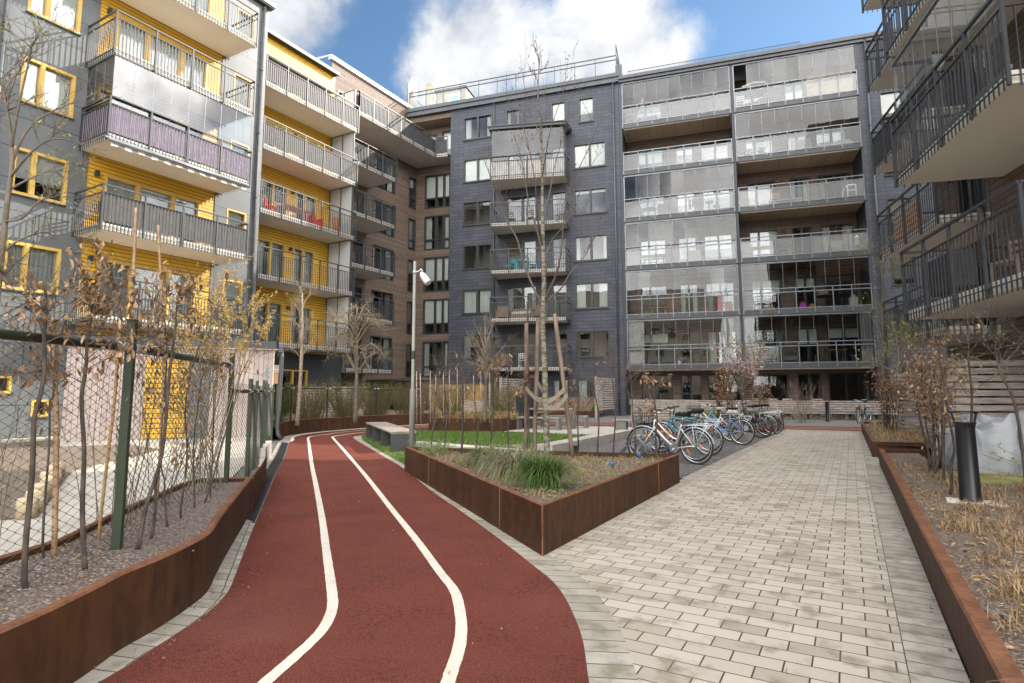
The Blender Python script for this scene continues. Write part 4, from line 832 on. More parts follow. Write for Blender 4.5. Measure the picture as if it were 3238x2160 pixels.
# ------------------------------------------------------------------ benches
def slat_bench(name,label,A,B,w,h,legs,side,cat='bench',group=None,panel='dark_sheet'):
    fr=Fr(A,(B[0]-A[0],B[1]-A[1])); L=math.dist(A,B); o=empty(name,(A[0],A[1],0),label,cat,group,world=True)
    if side<0: fr.n=-fr.n
    s=MB(fr); n=9
    for i in range(n): s.box(0,L,w*i/n+.008,w*(i+1)/n-.008,h-.035,h)
    for k in range(int(L/.35)+1): a=min(L-.03,k*.35); s.box(a,a+.03,.01,w-.01,h-.05,h-.036)
    s.build('seat','bench_wood',o)
    for i in range(legs):
        a=(L-.06)*i/(legs-1); l=MB(fr); l.box(a,a+.06,.02,w-.02,0,h-.052); l.build('leg',panel,o)
    return o
a0,a1=G(850+1800/4.702,1150+1322/4.702),G(850+1430/4.702,1150+1105/4.702)
slat_bench('slatted_bench','long low bench with grey slatted seat on dark steel panels, standing on the lawn',(a0.x,a0.y),(a1.x,a1.y),.62,.47,4,1)
z45=lambda x,y:(1300+x/3.617,1150+y/3.617)
def plank_table(name,label,cat,A,B,w,h,mat='sheet_grey',top='bench_wood'):
    fr=Fr(A,(B[0]-A[0],B[1]-A[1])); L=math.dist(A,B); o=empty(name,(A[0],A[1],0),label,cat,world=True)
    t=MB(fr); t.box(0,L,0,w,h-.05,h); t.build('tabletop' if cat=='table' else 'seat',top,o)
    for a in (0.005,L-.105): l=MB(fr); l.box(a,a+.1,.02,w-.02,0,h-.051); l.build('leg',mat,o)
pA,pB=G(*z45(1200,752)),G(*z45(1690,765)); dv=(pB-pA).normalized(); nv=V((-dv.y,dv.x,0))
plank_table('bench','picnic bench on grey steel legs at the near side of the table','bench',tuple(pA)[:2],tuple(pB)[:2],-.36,.46)
q=pA+nv*.65+dv*.1; q2=pB+nv*.65+dv*.25; plank_table('picnic_table','picnic table on grey steel panel legs beyond the lawn','table',tuple(q)[:2],tuple(q2)[:2],-.75,.76)
q=pA+nv*1.75+dv*.35; q2=pB+nv*1.75+dv*.55; plank_table('bench','picnic bench on grey steel legs at the far side of the table','bench',tuple(q)[:2],tuple(q2)[:2],-.36,.46)
b5=lambda x,y:(1850+x/5.224,1200+y/5.224)
wA=G(*b5(500,905)); wa=empty('wooden_bench',wA,'wooden bench with slatted backrest and steel sides behind the bicycle rack','bench',world=True)
wf=Fr((wA.x,wA.y),(.98,.19)); s=MB(wf); s.box(-.05,1.9,.0,-.5,.43,.48); s.build('seat','bench_wood',wa)
s=MB(wf)
for i in range(7): s.box(.45,2.6,-.50-.02*i,-.53-.02*i,.50+i*.09,.57+i*.09)
s.build('backrest','bench_wood',wa)
for a in (0,.55,1.85): l=MB(wf); l.box(a,a+.35,-.02,-.48,0,.43); l.build('leg','sheet_grey',wa)
s=MB(wf); s.box(.38,2.6,-.75,-.95,.95,1.12); s.build('back_panel','slat_wood',wa)
# long slatted bench wall with bicycle stands, far end
LF=Fr(FS.pt(0,2.0)+V((0,0,0)),(.982,.189),(.189,-.982))
lb=empty('slatted_bench',LF.pt(17,0),'very long slatted timber bench in front of the glazed loggia block','bench',world=True)
for i in range(5): s=MB(LF); s.box(11.5,23.6,.0,.03,.30+i*.115,.39+i*.115); s.build('slat','slat_wood',lb)
s=MB(LF); s.box(11.5,23.6,-.42,.05,.88,.93); s.build('top_board','slat_wood',lb)
for a in [11.6+2.0*i for i in range(7)]: s=MB(LF); s.box(a,a+.06,-.35,-.001,-.02,.88); s.build('leg','frame_dark',lb)
for i in range(10):
    a=12.6+i*1.12; o=empty('bicycle_stand',LF.pt(a,.6),'galvanised double hoop bicycle stand in front of the long timber bench','bicycle stand','bicycle stands along the timber bench',world=True)
    for dx in (-.05,.05):
        s=MB(LF); s.tube([LF.pt(a+dx-.12,.55,0),LF.pt(a+dx-.10,.55,.42),LF.pt(a+dx-.05,.55,.50),LF.pt(a+dx+.0,.55,.42),LF.pt(a+dx+.02,.75,.0)],.014,6); s.build('hoop','rail_galv',o)
    s=MB(LF); s.box(a-.2,a+.15,.5,.8,.0,.02); s.build('foot_plate','rail_galv',o)
s=MB(LF); s.bar(LF.pt(12,.6,.42),LF.pt(23.5,.6,.42),.05,.08); s.bar(LF.pt(12,.6,.02),LF.pt(23.5,.6,.02),.05,.05)
for i in range(11): s.bar(LF.pt(12.2+i*1.12,.6,0),LF.pt(12.2+i*1.12,.6,.75),.03)
s.bar(LF.pt(12,.6,.66),LF.pt(23.5,.6,.66),.02); tag(s.build('rack_rail','rail_galv'),'galvanised rail frame that carries the bicycle stands by the timber bench','rack rail')
# kerbs behind the planter
for nm,lbl,A,B,w,z in (('concrete_kerb','pale flat concrete kerb between lawn and triangular planter',(-9.9,12.55),(-6.15,11.9),.42,.10),('concrete_kerb','pale concrete beam running back between lawn and bicycle rack',(-6.15,11.95),(-6.25,17.9),.40,.22)):
    s=MB(Fr(A,(B[0]-A[0],B[1]-A[1]))); L=math.dist(A,B); s.box(0,L,0,w,0,z); tag(s.build(nm,'kerb_stone'),lbl,'kerb')
sheet('sand_patch',[(-8.2,13.2),(-6.3,12.9),(-6.3,14.2),(-7.4,14.3)],.012,'sand')
# bollards
def bollard(x,y,z,h,r,label,lid=True,mat='black_paint'):
    o=empty('bollard_light',(x,y,z),label,'bollard light',world=True)
    m_=MB(); m_.lathe((x,y,z),[(r*1.02,0),(r*1.02,.02),(r*.97,.03),(r*.9,h*.80),(r*1.0,h*.855),(r*1.08,h*.87),(r*1.08,h*.875),(r*.6,h*.876)],28); m_.build('post',mat,o)
    if lid:
        g=MB(); g.lathe((x,y,z),[(r*1.0,h*.877),(r*1.22,h*.975)],28); g.f=g.f[:-2]; g.m=g.m[:-2]; g.sm=g.sm[:-2]; g.uv=g.uv[:-56]; g.build('lens','glass_lens',o)
        k=MB(); k.lathe((x,y,z),[(r*.2,h*.976),(r*1.34,h*.977),(r*1.38,h*.985),(r*1.2,h*.998),(.0,h*1.0)],28); k.build('cap',mat,o)
        k=MB(); k.lathe((x,y,z),[(r*.10,h*.876),(r*.10,h*.90)],8); k.build('lamp','lamp_white',o)
    return o
bx=G(2600+695/1.48,1100+712/1.48,.26); bollard(bx.x,bx.y,.25,.94,.098,'wide black bollard light with clear lens standing in the dry grass at right')
s=MB(); s.prism([(bx.x-.22,bx.y-.14),(bx.x+.28,bx.y-.16),(bx.x+.3,bx.y+.12),(bx.x-.2,bx.y+.14)],.2,.252); tag(s.build('paving_slab','concrete'),'flat concrete slab under the black bollard light','paving slab')
fb=G(2200+1790/4.275,1200+570/4.275); bollard(fb.x,fb.y,0,1.05,.10,'slim black bollard light in front of the long timber bench')
q=G(*b5(1450,560)); bollard(-4.9,26.5,0,1.1,.09,'black bollard light behind the bicycles, left of the brown hedge')
q=V((-4.6,10.6,0)); bollard(q.x,q.y,0,.42,.07,'short dark bollard stub behind the staked tree',lid=False,mat='bin_dark')
# tarp covered object, slat fences at right
def tarpobj():
    o=empty('tarp_cover',(2.2,12,.2),'silver tarpaulin draped over garden furniture beside the slatted screen','tarpaulin',world=True)
    r=random.Random(3); nx,ny=90,50; m_=MB()
    def hgt(u,v):
        e=min(u,1-u)*2.6; f=min(v,1-v)*2.2; k=min(1,e)*.5+.5; 
        top=.88-.20*max(0,.35-u)/.35
        wall_=min(1,min(u,1-u)/.10)*min(1,min(v,1-v)/.12)
        wr=.03*math.sin(u*37+v*29+2*math.sin(u*9))+.022*math.sin(u*63-v*17)+.035*math.sin(u*17+v*9)+.03*math.sin(u*31-v*13+1)+.02*math.sin(v*41+u*11)+.05*math.sin(u*6+3*v)
        fold=.09*abs(math.sin(u*9+v*3.5+.6*math.sin(v*7)))+.05*abs(math.sin(u*23-v*8))**.5
        return .2+wall_**.55*(top+wr-fold)
    P=[[None]*(ny+1) for _ in range(nx+1)]
    for i in range(nx+1):
        for j in range(ny+1):
            u,v=i/nx,j/ny; x=1.25+u*2.9+.05*math.sin(v*20+u*5); y=10.75+v*1.7+.25*u+.05*math.sin(u*25)
            P[i][j]=(x,y,hgt(u,v))
    for i in range(nx):
        for j in range(ny): m_.face([P[i][j],P[i+1][j],P[i+1][j+1],P[i][j+1]],None,0,True)
    m_.build('cover','tarp',o)
    t=MB(); t.tube([(2.06,10.78,.25),(2.02,10.85,.75),(2.03,11.1,1.0)],.02,5); t.build('rope','strap',o)
tarpobj()
def slat_screen(p,q,z0,z1,label,n):
    fr=Fr(p,(q[0]-p[0],q[1]-p[1])); L=math.dist(p,q); o=empty('slat_screen',(p[0],p[1],z0),label,'slatted screen',world=True); h=(z1-z0)/n
    for i in range(n): s=MB(fr); s.box(0,L,-.012,.012,z0+i*h+h*.12,z0+(i+1)*h-h*.12); s.build('slat','slat_wood',o)
    a=.03
    while a<L: s=MB(fr); s.box(a,a+.07,-.07,-.013,z0-.2,z1); s.build('post','slat_wood',o); a+=1.7
    return o
slat_screen((1.24,13.2),(5.5,14.25),.25,1.96,'tall weathered timber slat screen behind the silver tarpaulin',13)
slat_screen((1.05,19.2),(2.9,19.7),.2,1.88,'weathered timber slat screen farther back, between the two hedge clumps',16)
s=MB(); s.prism([(1.2,9.75),(4,9.9),(4,10.75),(1.15,10.6)],.2,.27); tag(s.build('deck_edge','moss_wood'),'mossy green timber deck edge in front of the silver tarpaulin','deck')
# small upright screens by the slate block
for (a,b,l) in ((FS.pt(3.9,3.5),FS.pt(4.5,1.2),'short slatted timber screen by the slate block, left of the tree stakes'),(FS.pt(9.3,3.6),FS.pt(9.9,1.0),'short slatted timber screen at the right end of the slate block')):
    fr=Fr(a,(b.x-a.x,b.y-a.y)); o=empty('slat_screen',a,l,'slatted screen',world=True); L=(b-a).length
    for i in range(14): s=MB(fr); s.box(0.05,L,-.02,.02,.42+i*.125,.50+i*.125); s.build('slat','slat_wood',o)
    s=MB(fr); s.box(-.05,.05,-.05,.05,.0,2.2); s.build('post','pink_board',o)
s=MB(FS)
for i in range(60): s.tube([FS.pt(5.6+i*.055,2.9,.34),FS.pt(5.6+i*.055+.25+.02*math.sin(i*3),1.9,1.05+.06*math.sin(i*2.1))],.02,4)
tag(s.build('reed_mat','reed'),'leaning brown reed mat at the foot of the slate block','reed mat')
o=empty('waste_bin',(-11.2,20,0),'dark square waste bin behind the lawn planter','waste bin',world=True); s=MB(); s.box(-11.15,-10.65,20.0,20.5,.4,1.25); s.build('body','bin_dark',o); s=MB(); s.box(-11.18,-10.62,19.97,20.53,1.25,1.32); s.build('lid','gutter_zinc',o)
# timber screens and reed fence behind the far wire fence
slat_screen((-21.2,18.2),(-20.2,21.6),.2,1.62,'weathered slat screen behind the far wire fence under the balconies',12)
s=MB(); 
for i in range(90): a=i/90; s.tube([(-19.6+a*2.2,25.6+a*2.2,.3),(-19.6+a*2.2,25.6+a*2.2,1.75+.05*math.sin(i*2.3))],.022,4)
tag(s.build('reed_fence','cane_gold'),'golden reed fence in the corner between brown wing and slate block','reed fence')
slat_screen((-17.6,24.6),(-15.0,25.6),.3,.95,'low grey slat bench behind the far planter stakes',5)
# leaning logs and low timber edging in the play yard at left
o=empty('log_edging',(-9.5,4.5,0),'row of pale sawn logs edging the mulch bed behind the wire fence','log edging',world=True)
for i in range(16):
    s=MB(); c=V((-11.6+i*.24,5.0+.02*math.sin(i*2.)-i*.12,-.0)); s.lathe((c.x,c.y,0),[(.10,0),(.105,.16+.05*math.sin(i*1.3)),(.09,.19+.05*math.sin(i*1.3)),(0,.19+.05*math.sin(i*1.3))],9); s.build('log','log_wood',o)
sheet('mulch_bed',[(-12,5.4),(-8,3.3),(-9,.5),(-20,3),(-20,9.4),(-14.5,8.4)],.004,'mulch')
o=tag(MB().build('x','bark'),'x','x'); bpy.data.objects.remove(o)
s=MB(); s.lathe((-11.6,3.6,0),[(.12,0),(.11,1.3),(.10,1.62),(0,1.63)],12); tag(s.build('timber_post','stake_wood'),'thick round timber post behind the wire fence at the left edge','post')
# ------------------------------------------------------------------ bicycles (local: x forward, rear hub above the origin)
def bicycle(loc,heading,label,frame='bike_white',stepthru=True,guard=None,rack=True,basket=False,child=False,rim='chrome',light=True,saddle='saddle_black',group='bicycles parked in the rack',lean=0.,steer=0.,bar='swept',wb=1.10,sticker=False,R=.345):
    o=empty('bicycle',loc,label,'bicycle',group,rz=heading); o.rotation_euler=(lean,0,heading)
    def tb(pairs,mat,name,par=o):
        m_=MB()
        for pts,r in pairs: m_.tube([V(p) for p in pts],r,8)
        return m_.build(name,mat,par)
    bb=(.44,0,.285); st=(.30,0,.70); hd0=(.885,0,.66); hd1=(.845,0,.83)
    pr=[([bb,st,(.275,0,.76)],.016),([hd0,hd1],.019)]
    if stepthru: pr+=[([hd1,(.62,0,.60),(.47,0,.485),(.385,0,.46)],.017),([(.88,0,.69),(.66,0,.47),bb],.02)]
    else: pr+=[([(.855,0,.79),(.29,0,.73)],.016),([hd0,bb],.019)]
    for y in (-.05,.05): pr+=[([(bb[0],y*.5,bb[2]),(.1,y,R+.0),(0,y*1.2,R)],.010),([(st[0],y*.4,.68),(0,y*1.2,R)],.009)]
    f=tb(pr,frame,'frame')
    if sticker:
        m_=MB(); m_.tube([V((.64,0,.622)),V((.545,0,.545))],.0185,8); m_.build('sticker','yellow_sticker',f)
    sp=V(hd0); c_=math.cos(steer); s_=math.sin(steer)
    fx=wb
    def fk(x,y,z): # steer about head axis, approximated about vertical through the fork crown
        dx=x-.90; return V((.90+dx*c_-y*s_,dx*s_+y*c_,z))
    tb([([fk(.88,-.045,.64),fk(1.0,-.05,.48),fk(fx,-.055,R)],.011),([fk(.88,.045,.64),fk(1.0,.05,.48),fk(fx,.055,R)],.011),([fk(.88,-.05,.645),fk(.88,.05,.645)],.014)],frame,'fork')
    def wheel(cx,steered):
        pt=(lambda x,y,z: fk(x,y,z)) if steered else (lambda x,y,z:V((x,y,z)))
        t=MB(); N=40; ring=lambda r,y=0:[pt(cx+r*math.cos(2*math.pi*i/N),y,R+r*math.sin(2*math.pi*i/N)) for i in range(N+1)]
        t.tube(ring(R-.018),.0185,8,caps=False); w_=t.build('wheel','black_rubber',o)
        r=MB(); r.tube(ring(R-.042),.0125,6,caps=False); r.tube([pt(cx,-.05,R),pt(cx,.05,R)],.02,8); r.build('rim',rim,w_)
        s=MB()
        for i in range(28):
            a=2*math.pi*i/28; y=.03 if i%2 else -.03; b=a+(.5 if i%4<2 else -.5)
            s.tube([pt(cx+.018*math.cos(b),y,R+.018*math.sin(b)),pt(cx+(R-.045)*math.cos(a),0,R+(R-.045)*math.sin(a))],.0015,3,caps=False)
        if label.startswith(('white','blue')): pass
        s.build('spokes',rim,w_)
        k=MB(); a=2.2 if steered else -.7; c0=pt(cx+.2*math.cos(a),.004,R+.2*math.sin(a)); 
        d=Fr((0,0),(1,0)); k.tube([c0+V((-.04*math.sin(a),0,.04*math.cos(a))),c0-V((-.04*math.sin(a),0,.04*math.cos(a)))],.014,5); k.build('reflector','reflector_orange',w_)
    wheel(0,False); wheel(fx,True)
    if guard:
        for cx,a0,a1,sd in ((0,.15,2.95,False),(fx,.35,2.6,True)):
            g=MB(); pt=(lambda x,y,z: fk(x,y,z)) if sd else (lambda x,y,z:V((x,y,z))); N=20; r=R+.022
            P=[[pt(cx+r*math.cos(a0+(a1-a0)*i/N)*(1 if not sd else 1),y,R+(r-(.012 if abs(y)>.02 else 0))*math.sin(a0+(a1-a0)*i/N)) for y in (-.028,-.012,.012,.028)] for i in range(N+1)] if not sd else [[pt(cx+r*math.cos(a0+(a1-a0)*i/N),y,R+(r-(.012 if abs(y)>.02 else 0))*math.sin(a0+(a1-a0)*i/N)) for y in (-.028,-.012,.012,.028)] for i in range(N+1)]
            for i in range(N):
                for j in range(3): g.face([P[i][j],P[i+1][j],P[i+1][j+1],P[i][j+1]],None,0,True)
            g.build('mudguard',guard,o)
    if rack:
        rk=[]
        for y in (-.07,.07): rk+=[([(.24,y,.74),(-.02,y,.755),(-.30,y,.755),(-.33,y*.8,.74)],.007),([(-.27,y,.755),(-.005,y,R)],.0055),([(.02,y,.755),(-.005,y,R)],.005)]
        for x in (.1,-.05,-.2): rk.append(([(x,-.07,.757),(x,.07,.757)],.006))
        tb(rk,'chrome' if frame!='bike_white' else 'bike_white','luggage_rack')
    m_=MB(); prof=[(.40,.012),(.30,.03),(.2,.06),(.14,.085),(.10,.075)]; 
    for i in range(len(prof)-1):
        (x0,w0),(x1,w1)=prof[i],prof[i+1]; z=.955 if not child else .93
        for sgn in (1,-1):
            m_.face([(x0,0,z+.012),(x0,sgn*w0,z-.005),(x1,sgn*w1,z+.01),(x1,0,z+.03)][::sgn],None,0,True); m_.face([(x0,sgn*w0,z-.005),(x0,sgn*w0*.6,z-.045),(x1,sgn*w1*.7,z-.04),(x1,sgn*w1,z+.01)][::sgn],None,0,True)
        m_.face([(x0,-w0*.6,z-.045),(x0,w0*.6,z-.045),(x1,w1*.7,z-.04),(x1,-w1*.7,z-.04)],None,0)
    m_.build('saddle',saddle,o); tb([([(.275,0,.74),(.225,0,.93)],.0125)],'chrome','seatpost')
    if bar=='swept':
        hb=[([hd1,(.815,0,.99)],.012)]+[([(.815,0,.99),(.86,y*.4,1.02),(.83,y*.9,1.04),(.68,y,1.01)],.0105) for y in (-.27,.27)]
        h=tb(hb,'chrome','handlebar'); [tb([([(.70,y,1.012),(.58,y,.995)],.016)],'cream_plastic' if frame=='bike_white' else 'black_rubber','grip',h) for y in (-.27,.27)]
    else:
        h=tb([([hd1,(.815,0,.99),(.86,0,1.0)],.013),([(.86,-.29,1.02),(.86,0,1.0),(.86,.29,1.02)],.011)],'bike_black','handlebar'); [tb([([(.86,y,1.02),(.84,y*1.4,1.03)],.016)],'black_rubber','grip',h) for y in (-.22,.22)]
    c=MB(); c.tube([(bb[0],.03,bb[2]),(bb[0],.04,bb[2])],.085,16); c.tube([(bb[0],.05,bb[2]),(bb[0]+.12,.055,bb[2]-.11)],.009,6); c.tube([(bb[0],-.05,bb[2]),(bb[0]-.12,-.055,bb[2]+.11)],.009,6); c.tube([(0,.035,R),(0,.042,R)],.035,10)
    for z in (-.03,.035): c.tube([(bb[0],.038,bb[2]+z*2.2),(0,.038,R+z)],.004,4)
    cr=c.build('crankset','chrome',o); p=MB(); p.fr=WORLD
    for x,y,z in ((bb[0]+.12,.11,bb[2]-.11),(bb[0]-.12,-.11,bb[2]+.11)): p.box(x-.045,x+.045,y-.045,y+.045,z-.011,z+.011)
    p.build('pedals','black_rubber',cr)
    if light: l=MB(); l.tube([(-.335,0,.70),(-.36,0,.70)],.03,10); l.build('tail_light','reflector_red',o)
    if basket:
        b=MB(); x0,x1,y0,y1,z0,z1=.93,1.22,-.17,.17,.74,.98
        for z in (z0,z0+.08,z0+.16,z1): 
            for p_,q_ in (((x0,y0),(x1,y0)),((x1,y0),(x1,y1)),((x1,y1),(x0,y1)),((x0,y1),(x0,y0))): b.bar((*p_,z),(*q_,z),.007)
        for i in range(7):
            x=x0+(x1-x0)*i/6; y=y0+(y1-y0)*i/6
            for p_ in ((x,y0),(x,y1),(x0,y),(x1,y)): b.bar((*p_,z0),(*p_,z1),.006)
            b.bar((x,y0,z0),(x,y1,z0),.006); b.bar((x0,y,z0),(x1,y,z0),.006)
        b.build('basket','bike_black',o)
    if child:
        m_=MB(); m_.box(-.20,.08,-.13,.13,.79,.83); m_.box(-.23,-.19,-.12,.12,.79,1.04); m_.box(-.2,.02,-.15,-.13,.83,.92); m_.box(-.2,.02,.13,.15,.83,.92); m_.build('child_seat','cream_plastic',o)
    return o
def bk(x,y,h,label,**k): return bicycle((x,y,0),math.radians(h),label,**k)
bk(-2.63,11.86,168,'white step-through bicycle with black basket and yellow stripe, nearest the centre planter',frame='bike_white',guard='bike_white',basket=True,steer=.35,sticker=True,lean=-.05)
bk(-2.78,12.38,170,'dark red bicycle with black mudguards hidden behind the white bicycle',frame='bike_red',guard='black_rubber',stepthru=True,steer=.1,lean=.05)
bk(-2.76,13.59,172,'pale blue bicycle with blue mudguard and black saddle, second row from the centre planter',frame='bike_teal',guard='bike_lightblue',stepthru=False,bar='flat',lean=-.04)
bk(-2.95,14.55,170,'teal bicycle with straight handlebar between the pale blue and bright blue bicycles',frame='bike_teal',guard=None,stepthru=False,bar='flat')
bk(-2.53,16.69,166,'bright blue step-through bicycle with chrome mudguards and orange wheel reflector',frame='bike_blue',guard='chrome',steer=.2)
bk(-2.95,17.7,170,'white bicycle with pale child seat and black basket, beyond the bright blue bicycle',frame='bike_white',guard=None,child=True,basket=True,saddle='cream_plastic')
bk(-2.39,19.40,172,'black bicycle with fat black tyres near the far end of the rack',frame='bike_black',guard='black_rubber',stepthru=False,rim='bike_black',bar='flat',lean=.03)
bk(-2.34,20.34,174,'dark grey bicycle with chrome rims and black saddle, last but one in the row',frame='bike_black',guard='black_rubber',stepthru=False)
bk(-2.27,21.35,175,'dark bicycle with pale mudguard, last in the row beside the small planter box',frame='bike_black',guard='chrome',stepthru=True,bar='flat')
bj=G(2200+2300/4.275,1200+592/4.275); b_=bk(bj.x+.1,bj.y+.4,-112,'black city bicycle with wide chrome handlebar at the end of the path',frame='bike_black',guard='black_rubber',group='bicycles by the timber bench',steer=.15)
b2_=bk(-5.0,33.2,-20,'dark blue bicycle leaning behind the long timber bench near the cherry tree',frame='bike_blue',guard=None,stepthru=False,group='bicycles by the timber bench')
# bicycle rack with slanted hoops
def rack(x,y0,y1,label):
    o=empty('bicycle_rack',(x,y0,0),label,'bicycle rack',world=True); s=MB()
    for dx in (-.0,.55): s.bar((x-dx,y0,.03),(x-dx,y1,.03),.05,.04)
    s.bar((x-.28,y0,.40),(x-.28,y1,.40),.03,.03); s.build('base_frame','rail_galv',o); y=y0+.2; i=0
    while y<y1:
        up=i%2; z=.50 if up else .34; w_=.07; s=MB()
        for dy in (-w_/2,w_/2): s.tube([(x+.05,y+dy,.04),(x-.10,y+dy,z*.75),(x-.22,y+dy,z),(x-.34,y+dy,z-.01),(x-.58,y+dy,.04)],.009,6)
        s.tube([(x-.22,y-w_/2,z),(x-.22,y+w_/2,z)],.009,6); s.build('hoop','rail_galv',o); y+=.36; i+=1
rack(-3.55,11.2,17.6,'galvanised bicycle rack with rows of slanted hoops, near half'); rack(-3.5,18.2,22.0,'galvanised bicycle rack with slanted hoops, far half by the small planter box')
# ------------------------------------------------------------------ vegetation
LEAF=[(0,0,0),(.28,.20,.05),(.62,.24,.10),(1,0,.06),(.62,-.24,.10),(.28,-.20,.05)]
def leaf(m_,p,d,size,r,m=0,curl=1.,fold=None):
    """one leaf: two halves folded along the midrib, curled at the tip"""
    d=V(d).normalized(); u=d.orthogonal().normalized(); a=r.uniform(0,6.28); n=d.cross(u); w_=u*math.cos(a)+n*math.sin(a); n=w_.cross(d)
    P=lambda x,y,z: V(p)+(d*x+w_*y+n*z)*size
    c=r.uniform(-.5,.6)*curl
    A,B,C,D_=P(0,0,0),P(.35,0,-.06),P(.7,0,-.05+c*.35),P(.95,0,c)
    wd=r.uniform(.12,.24); up=r.uniform(.05,.2)
    L1,L2=P(.3,wd,up),P(.68,wd*.85,up+c*.35); R1,R2=P(.3,-wd,up),P(.68,-wd*.85,up+c*.35)
    m_.face([A,B,L1],None,m,True); m_.face([B,C,L2,L1],None,m,True); m_.face([C,D_,L2],None,m,True)
    m_.face([A,R1,B],None,m,True); m_.face([B,R1,R2,C],None,m,True); m_.face([C,R2,D_],None,m,True)
def bud(m_,p,d,s,r,m=0):
    d=V(d).normalized(); u=d.orthogonal(); u.rotate(Matrix.Rotation(r.uniform(0,6.28),3,d)); v_=d.cross(u)
    q=V(p); t=q+d*s; m_.face([q,q+d*s*.4+u*s*.28,t],None,m); m_.face([q,t,q+d*s*.4-u*s*.28],None,m); m_.face([q,q+d*s*.45+v_*s*.25,t],None,m)
def blade(m_,p,h,bend,w,r,m=0,n=4,az=None):
    az=r.uniform(0,6.283) if az is None else az; dx,dy=math.cos(az),math.sin(az); prev=None
    for i in range(n+1):
        t=i/n; ang=bend*t*t; x=h*t*math.sin(min(ang,2.3)); z=h*t*math.cos(min(ang,2.3)); ww=w*(1-t)**.7
        c=V((p[0]+dx*x,p[1]+dy*x,p[2]+z)); a,b=c+V((-dy*ww,dx*ww,0)),c-V((-dy*ww,dx*ww,0))
        if prev: m_.face([prev[0],prev[1],b,a] if i<n else [prev[0],prev[1],c],None,m,True)
        prev=(a,b)
def twigs(m_,pts,r0,r,depth,spread=.6,n=3,ln=.35,up=.3,out=None,nseg=4,shrink=.62):
    """side shoots along a polyline; collects tips"""
    P=[V(p) for p in pts]
    for k in range(n):
        t=r.uniform(.25,1.); f=t*(len(P)-1); i=min(int(f),len(P)-2); p=P[i].lerp(P[i+1],f-i); ax=(P[i+1]-P[i]).normalized()
        d=(ax*r.uniform(.2,.9)+V((r.gauss(0,1),r.gauss(0,1),r.gauss(0,.6)))*spread+V((0,0,up))).normalized()
        l=ln*r.uniform(.5,1.2); q=[p]; dd=d.copy()
        for s in range(nseg): dd=(dd+V((r.gauss(0,.16),r.gauss(0,.16),r.gauss(0,.12)+up*.15))).normalized(); q.append(q[-1]+dd*l/nseg)
        m_.tube(q,[max(.0012,r0*(1-.75*j/nseg)) for j in range(nseg+1)],4 if r0<.006 else 5,caps=False)
        if out is not None: out.append(q)
        if depth>0: twigs(m_,q,max(.0015,r0*.6),r,depth-1,spread,max(2,n-1),ln*shrink,up,out,nseg,shrink)
def smooth3(P,n=4):
    P=[V(p) for p in P]; out=[]
    for i in range(len(P)-1):
        a,b,c,d=P[max(i-1,0)],P[i],P[i+1],P[min(i+2,len(P)-1)]
        for k in range(n): t=k/n; out.append(.5*((2*b)+(c-a)*t+(2*a-5*b+4*c-d)*t*t+(3*b-a-3*c+d)*t**3))
    return out+[P[-1]]
def sapling(px,dist,r0,label,group,leaves=0,lsize=.07,region=(.3,1.),tw=9,twl=.3,seed=1,bark='bark',green=0,name='beech_sapling',base=None,lmat='dry_leaf',wig=.006,depth=1,cat='sapling',r1=None,clump=None):
    """px: measured pixels bottom to top; the stem stands at that distance from the viewer"""
    r=random.Random(seed); P=[AT(x,y,dist) for x,y in px]
    if base is not None: P[0].z=base
    P=smooth3(P,4)
    ph=r.uniform(0,6); P=[p+V((math.sin(i*.9+ph),math.cos(i*.7+ph),0))*wig*(0 if i==0 else 1) for i,p in enumerate(P)]
    o=empty(name,P[0],label,cat,group,world=True); m_=MB(); n=len(P)
    m_.tube(P,[r0+( (r1 or r0*.35)-r0)*i/(n-1) for i in range(n)],8); m_.build('trunk',bark,o)
    out=[]; b=MB(); twigs(b,P[int(n*.25):],min(.0045,r0*.22),r,depth,.7,tw,twl,.12,out); b.build('branches','twig',o)
    if leaves:
        l=MB(); H=P[-1].z-P[0].z; cand=[q for q in out if region[0]<=(q[0].z-P[0].z)/H<=region[1]+.2] or out; k=0
        anchors=[(q[-1],q[-1]-q[-2]) for q in cand[::2]]+[(q[2],q[2]-q[1]) for q in cand]+[(q[1],q[2]-q[1]) for q in cand]+[(q[1],V((0,0,-1))) for q in cand]
        if clump: r.shuffle(anchors); anchors=anchors[:clump]
        while k<leaves:
            p,d=r.choice(anchors); p=p+V((r.gauss(0,.03),r.gauss(0,.03),r.gauss(0,.04)))
            leaf(l,p,V((r.gauss(0,.6),r.gauss(0,.6),-1.1+r.gauss(0,.45)))+d*.3,lsize*r.uniform(.6,1.25),r,0 if r.random()<.6 else 1); k+=1
        l.build('dry_leaves',[lmat,'dry_leaf_pale'],o)
    if green:
        l=MB()
        for k in range(green): q=r.choice(out); p=q[r.randrange(1,len(q))]; leaf(l,p,V((r.gauss(0,.5),r.gauss(0,.5),.6)),.022*r.uniform(.7,1.4),r)
        l.build('buds','bud_green',o)
    return o
A3=lambda x,y:(x/3.137,1000+y/3.137); LL=lambda x,y:(x/1.479,1100+y/1.479); B1z=lambda x,y:(x/2.24,600+y/2.24); Z6=lambda x,y:(600+x/3.486,1050+y/3.486)
def gd(p,z): g=G(*p,z); return math.hypot(g.x,g.y)
grp='beech saplings in the curved left planter'
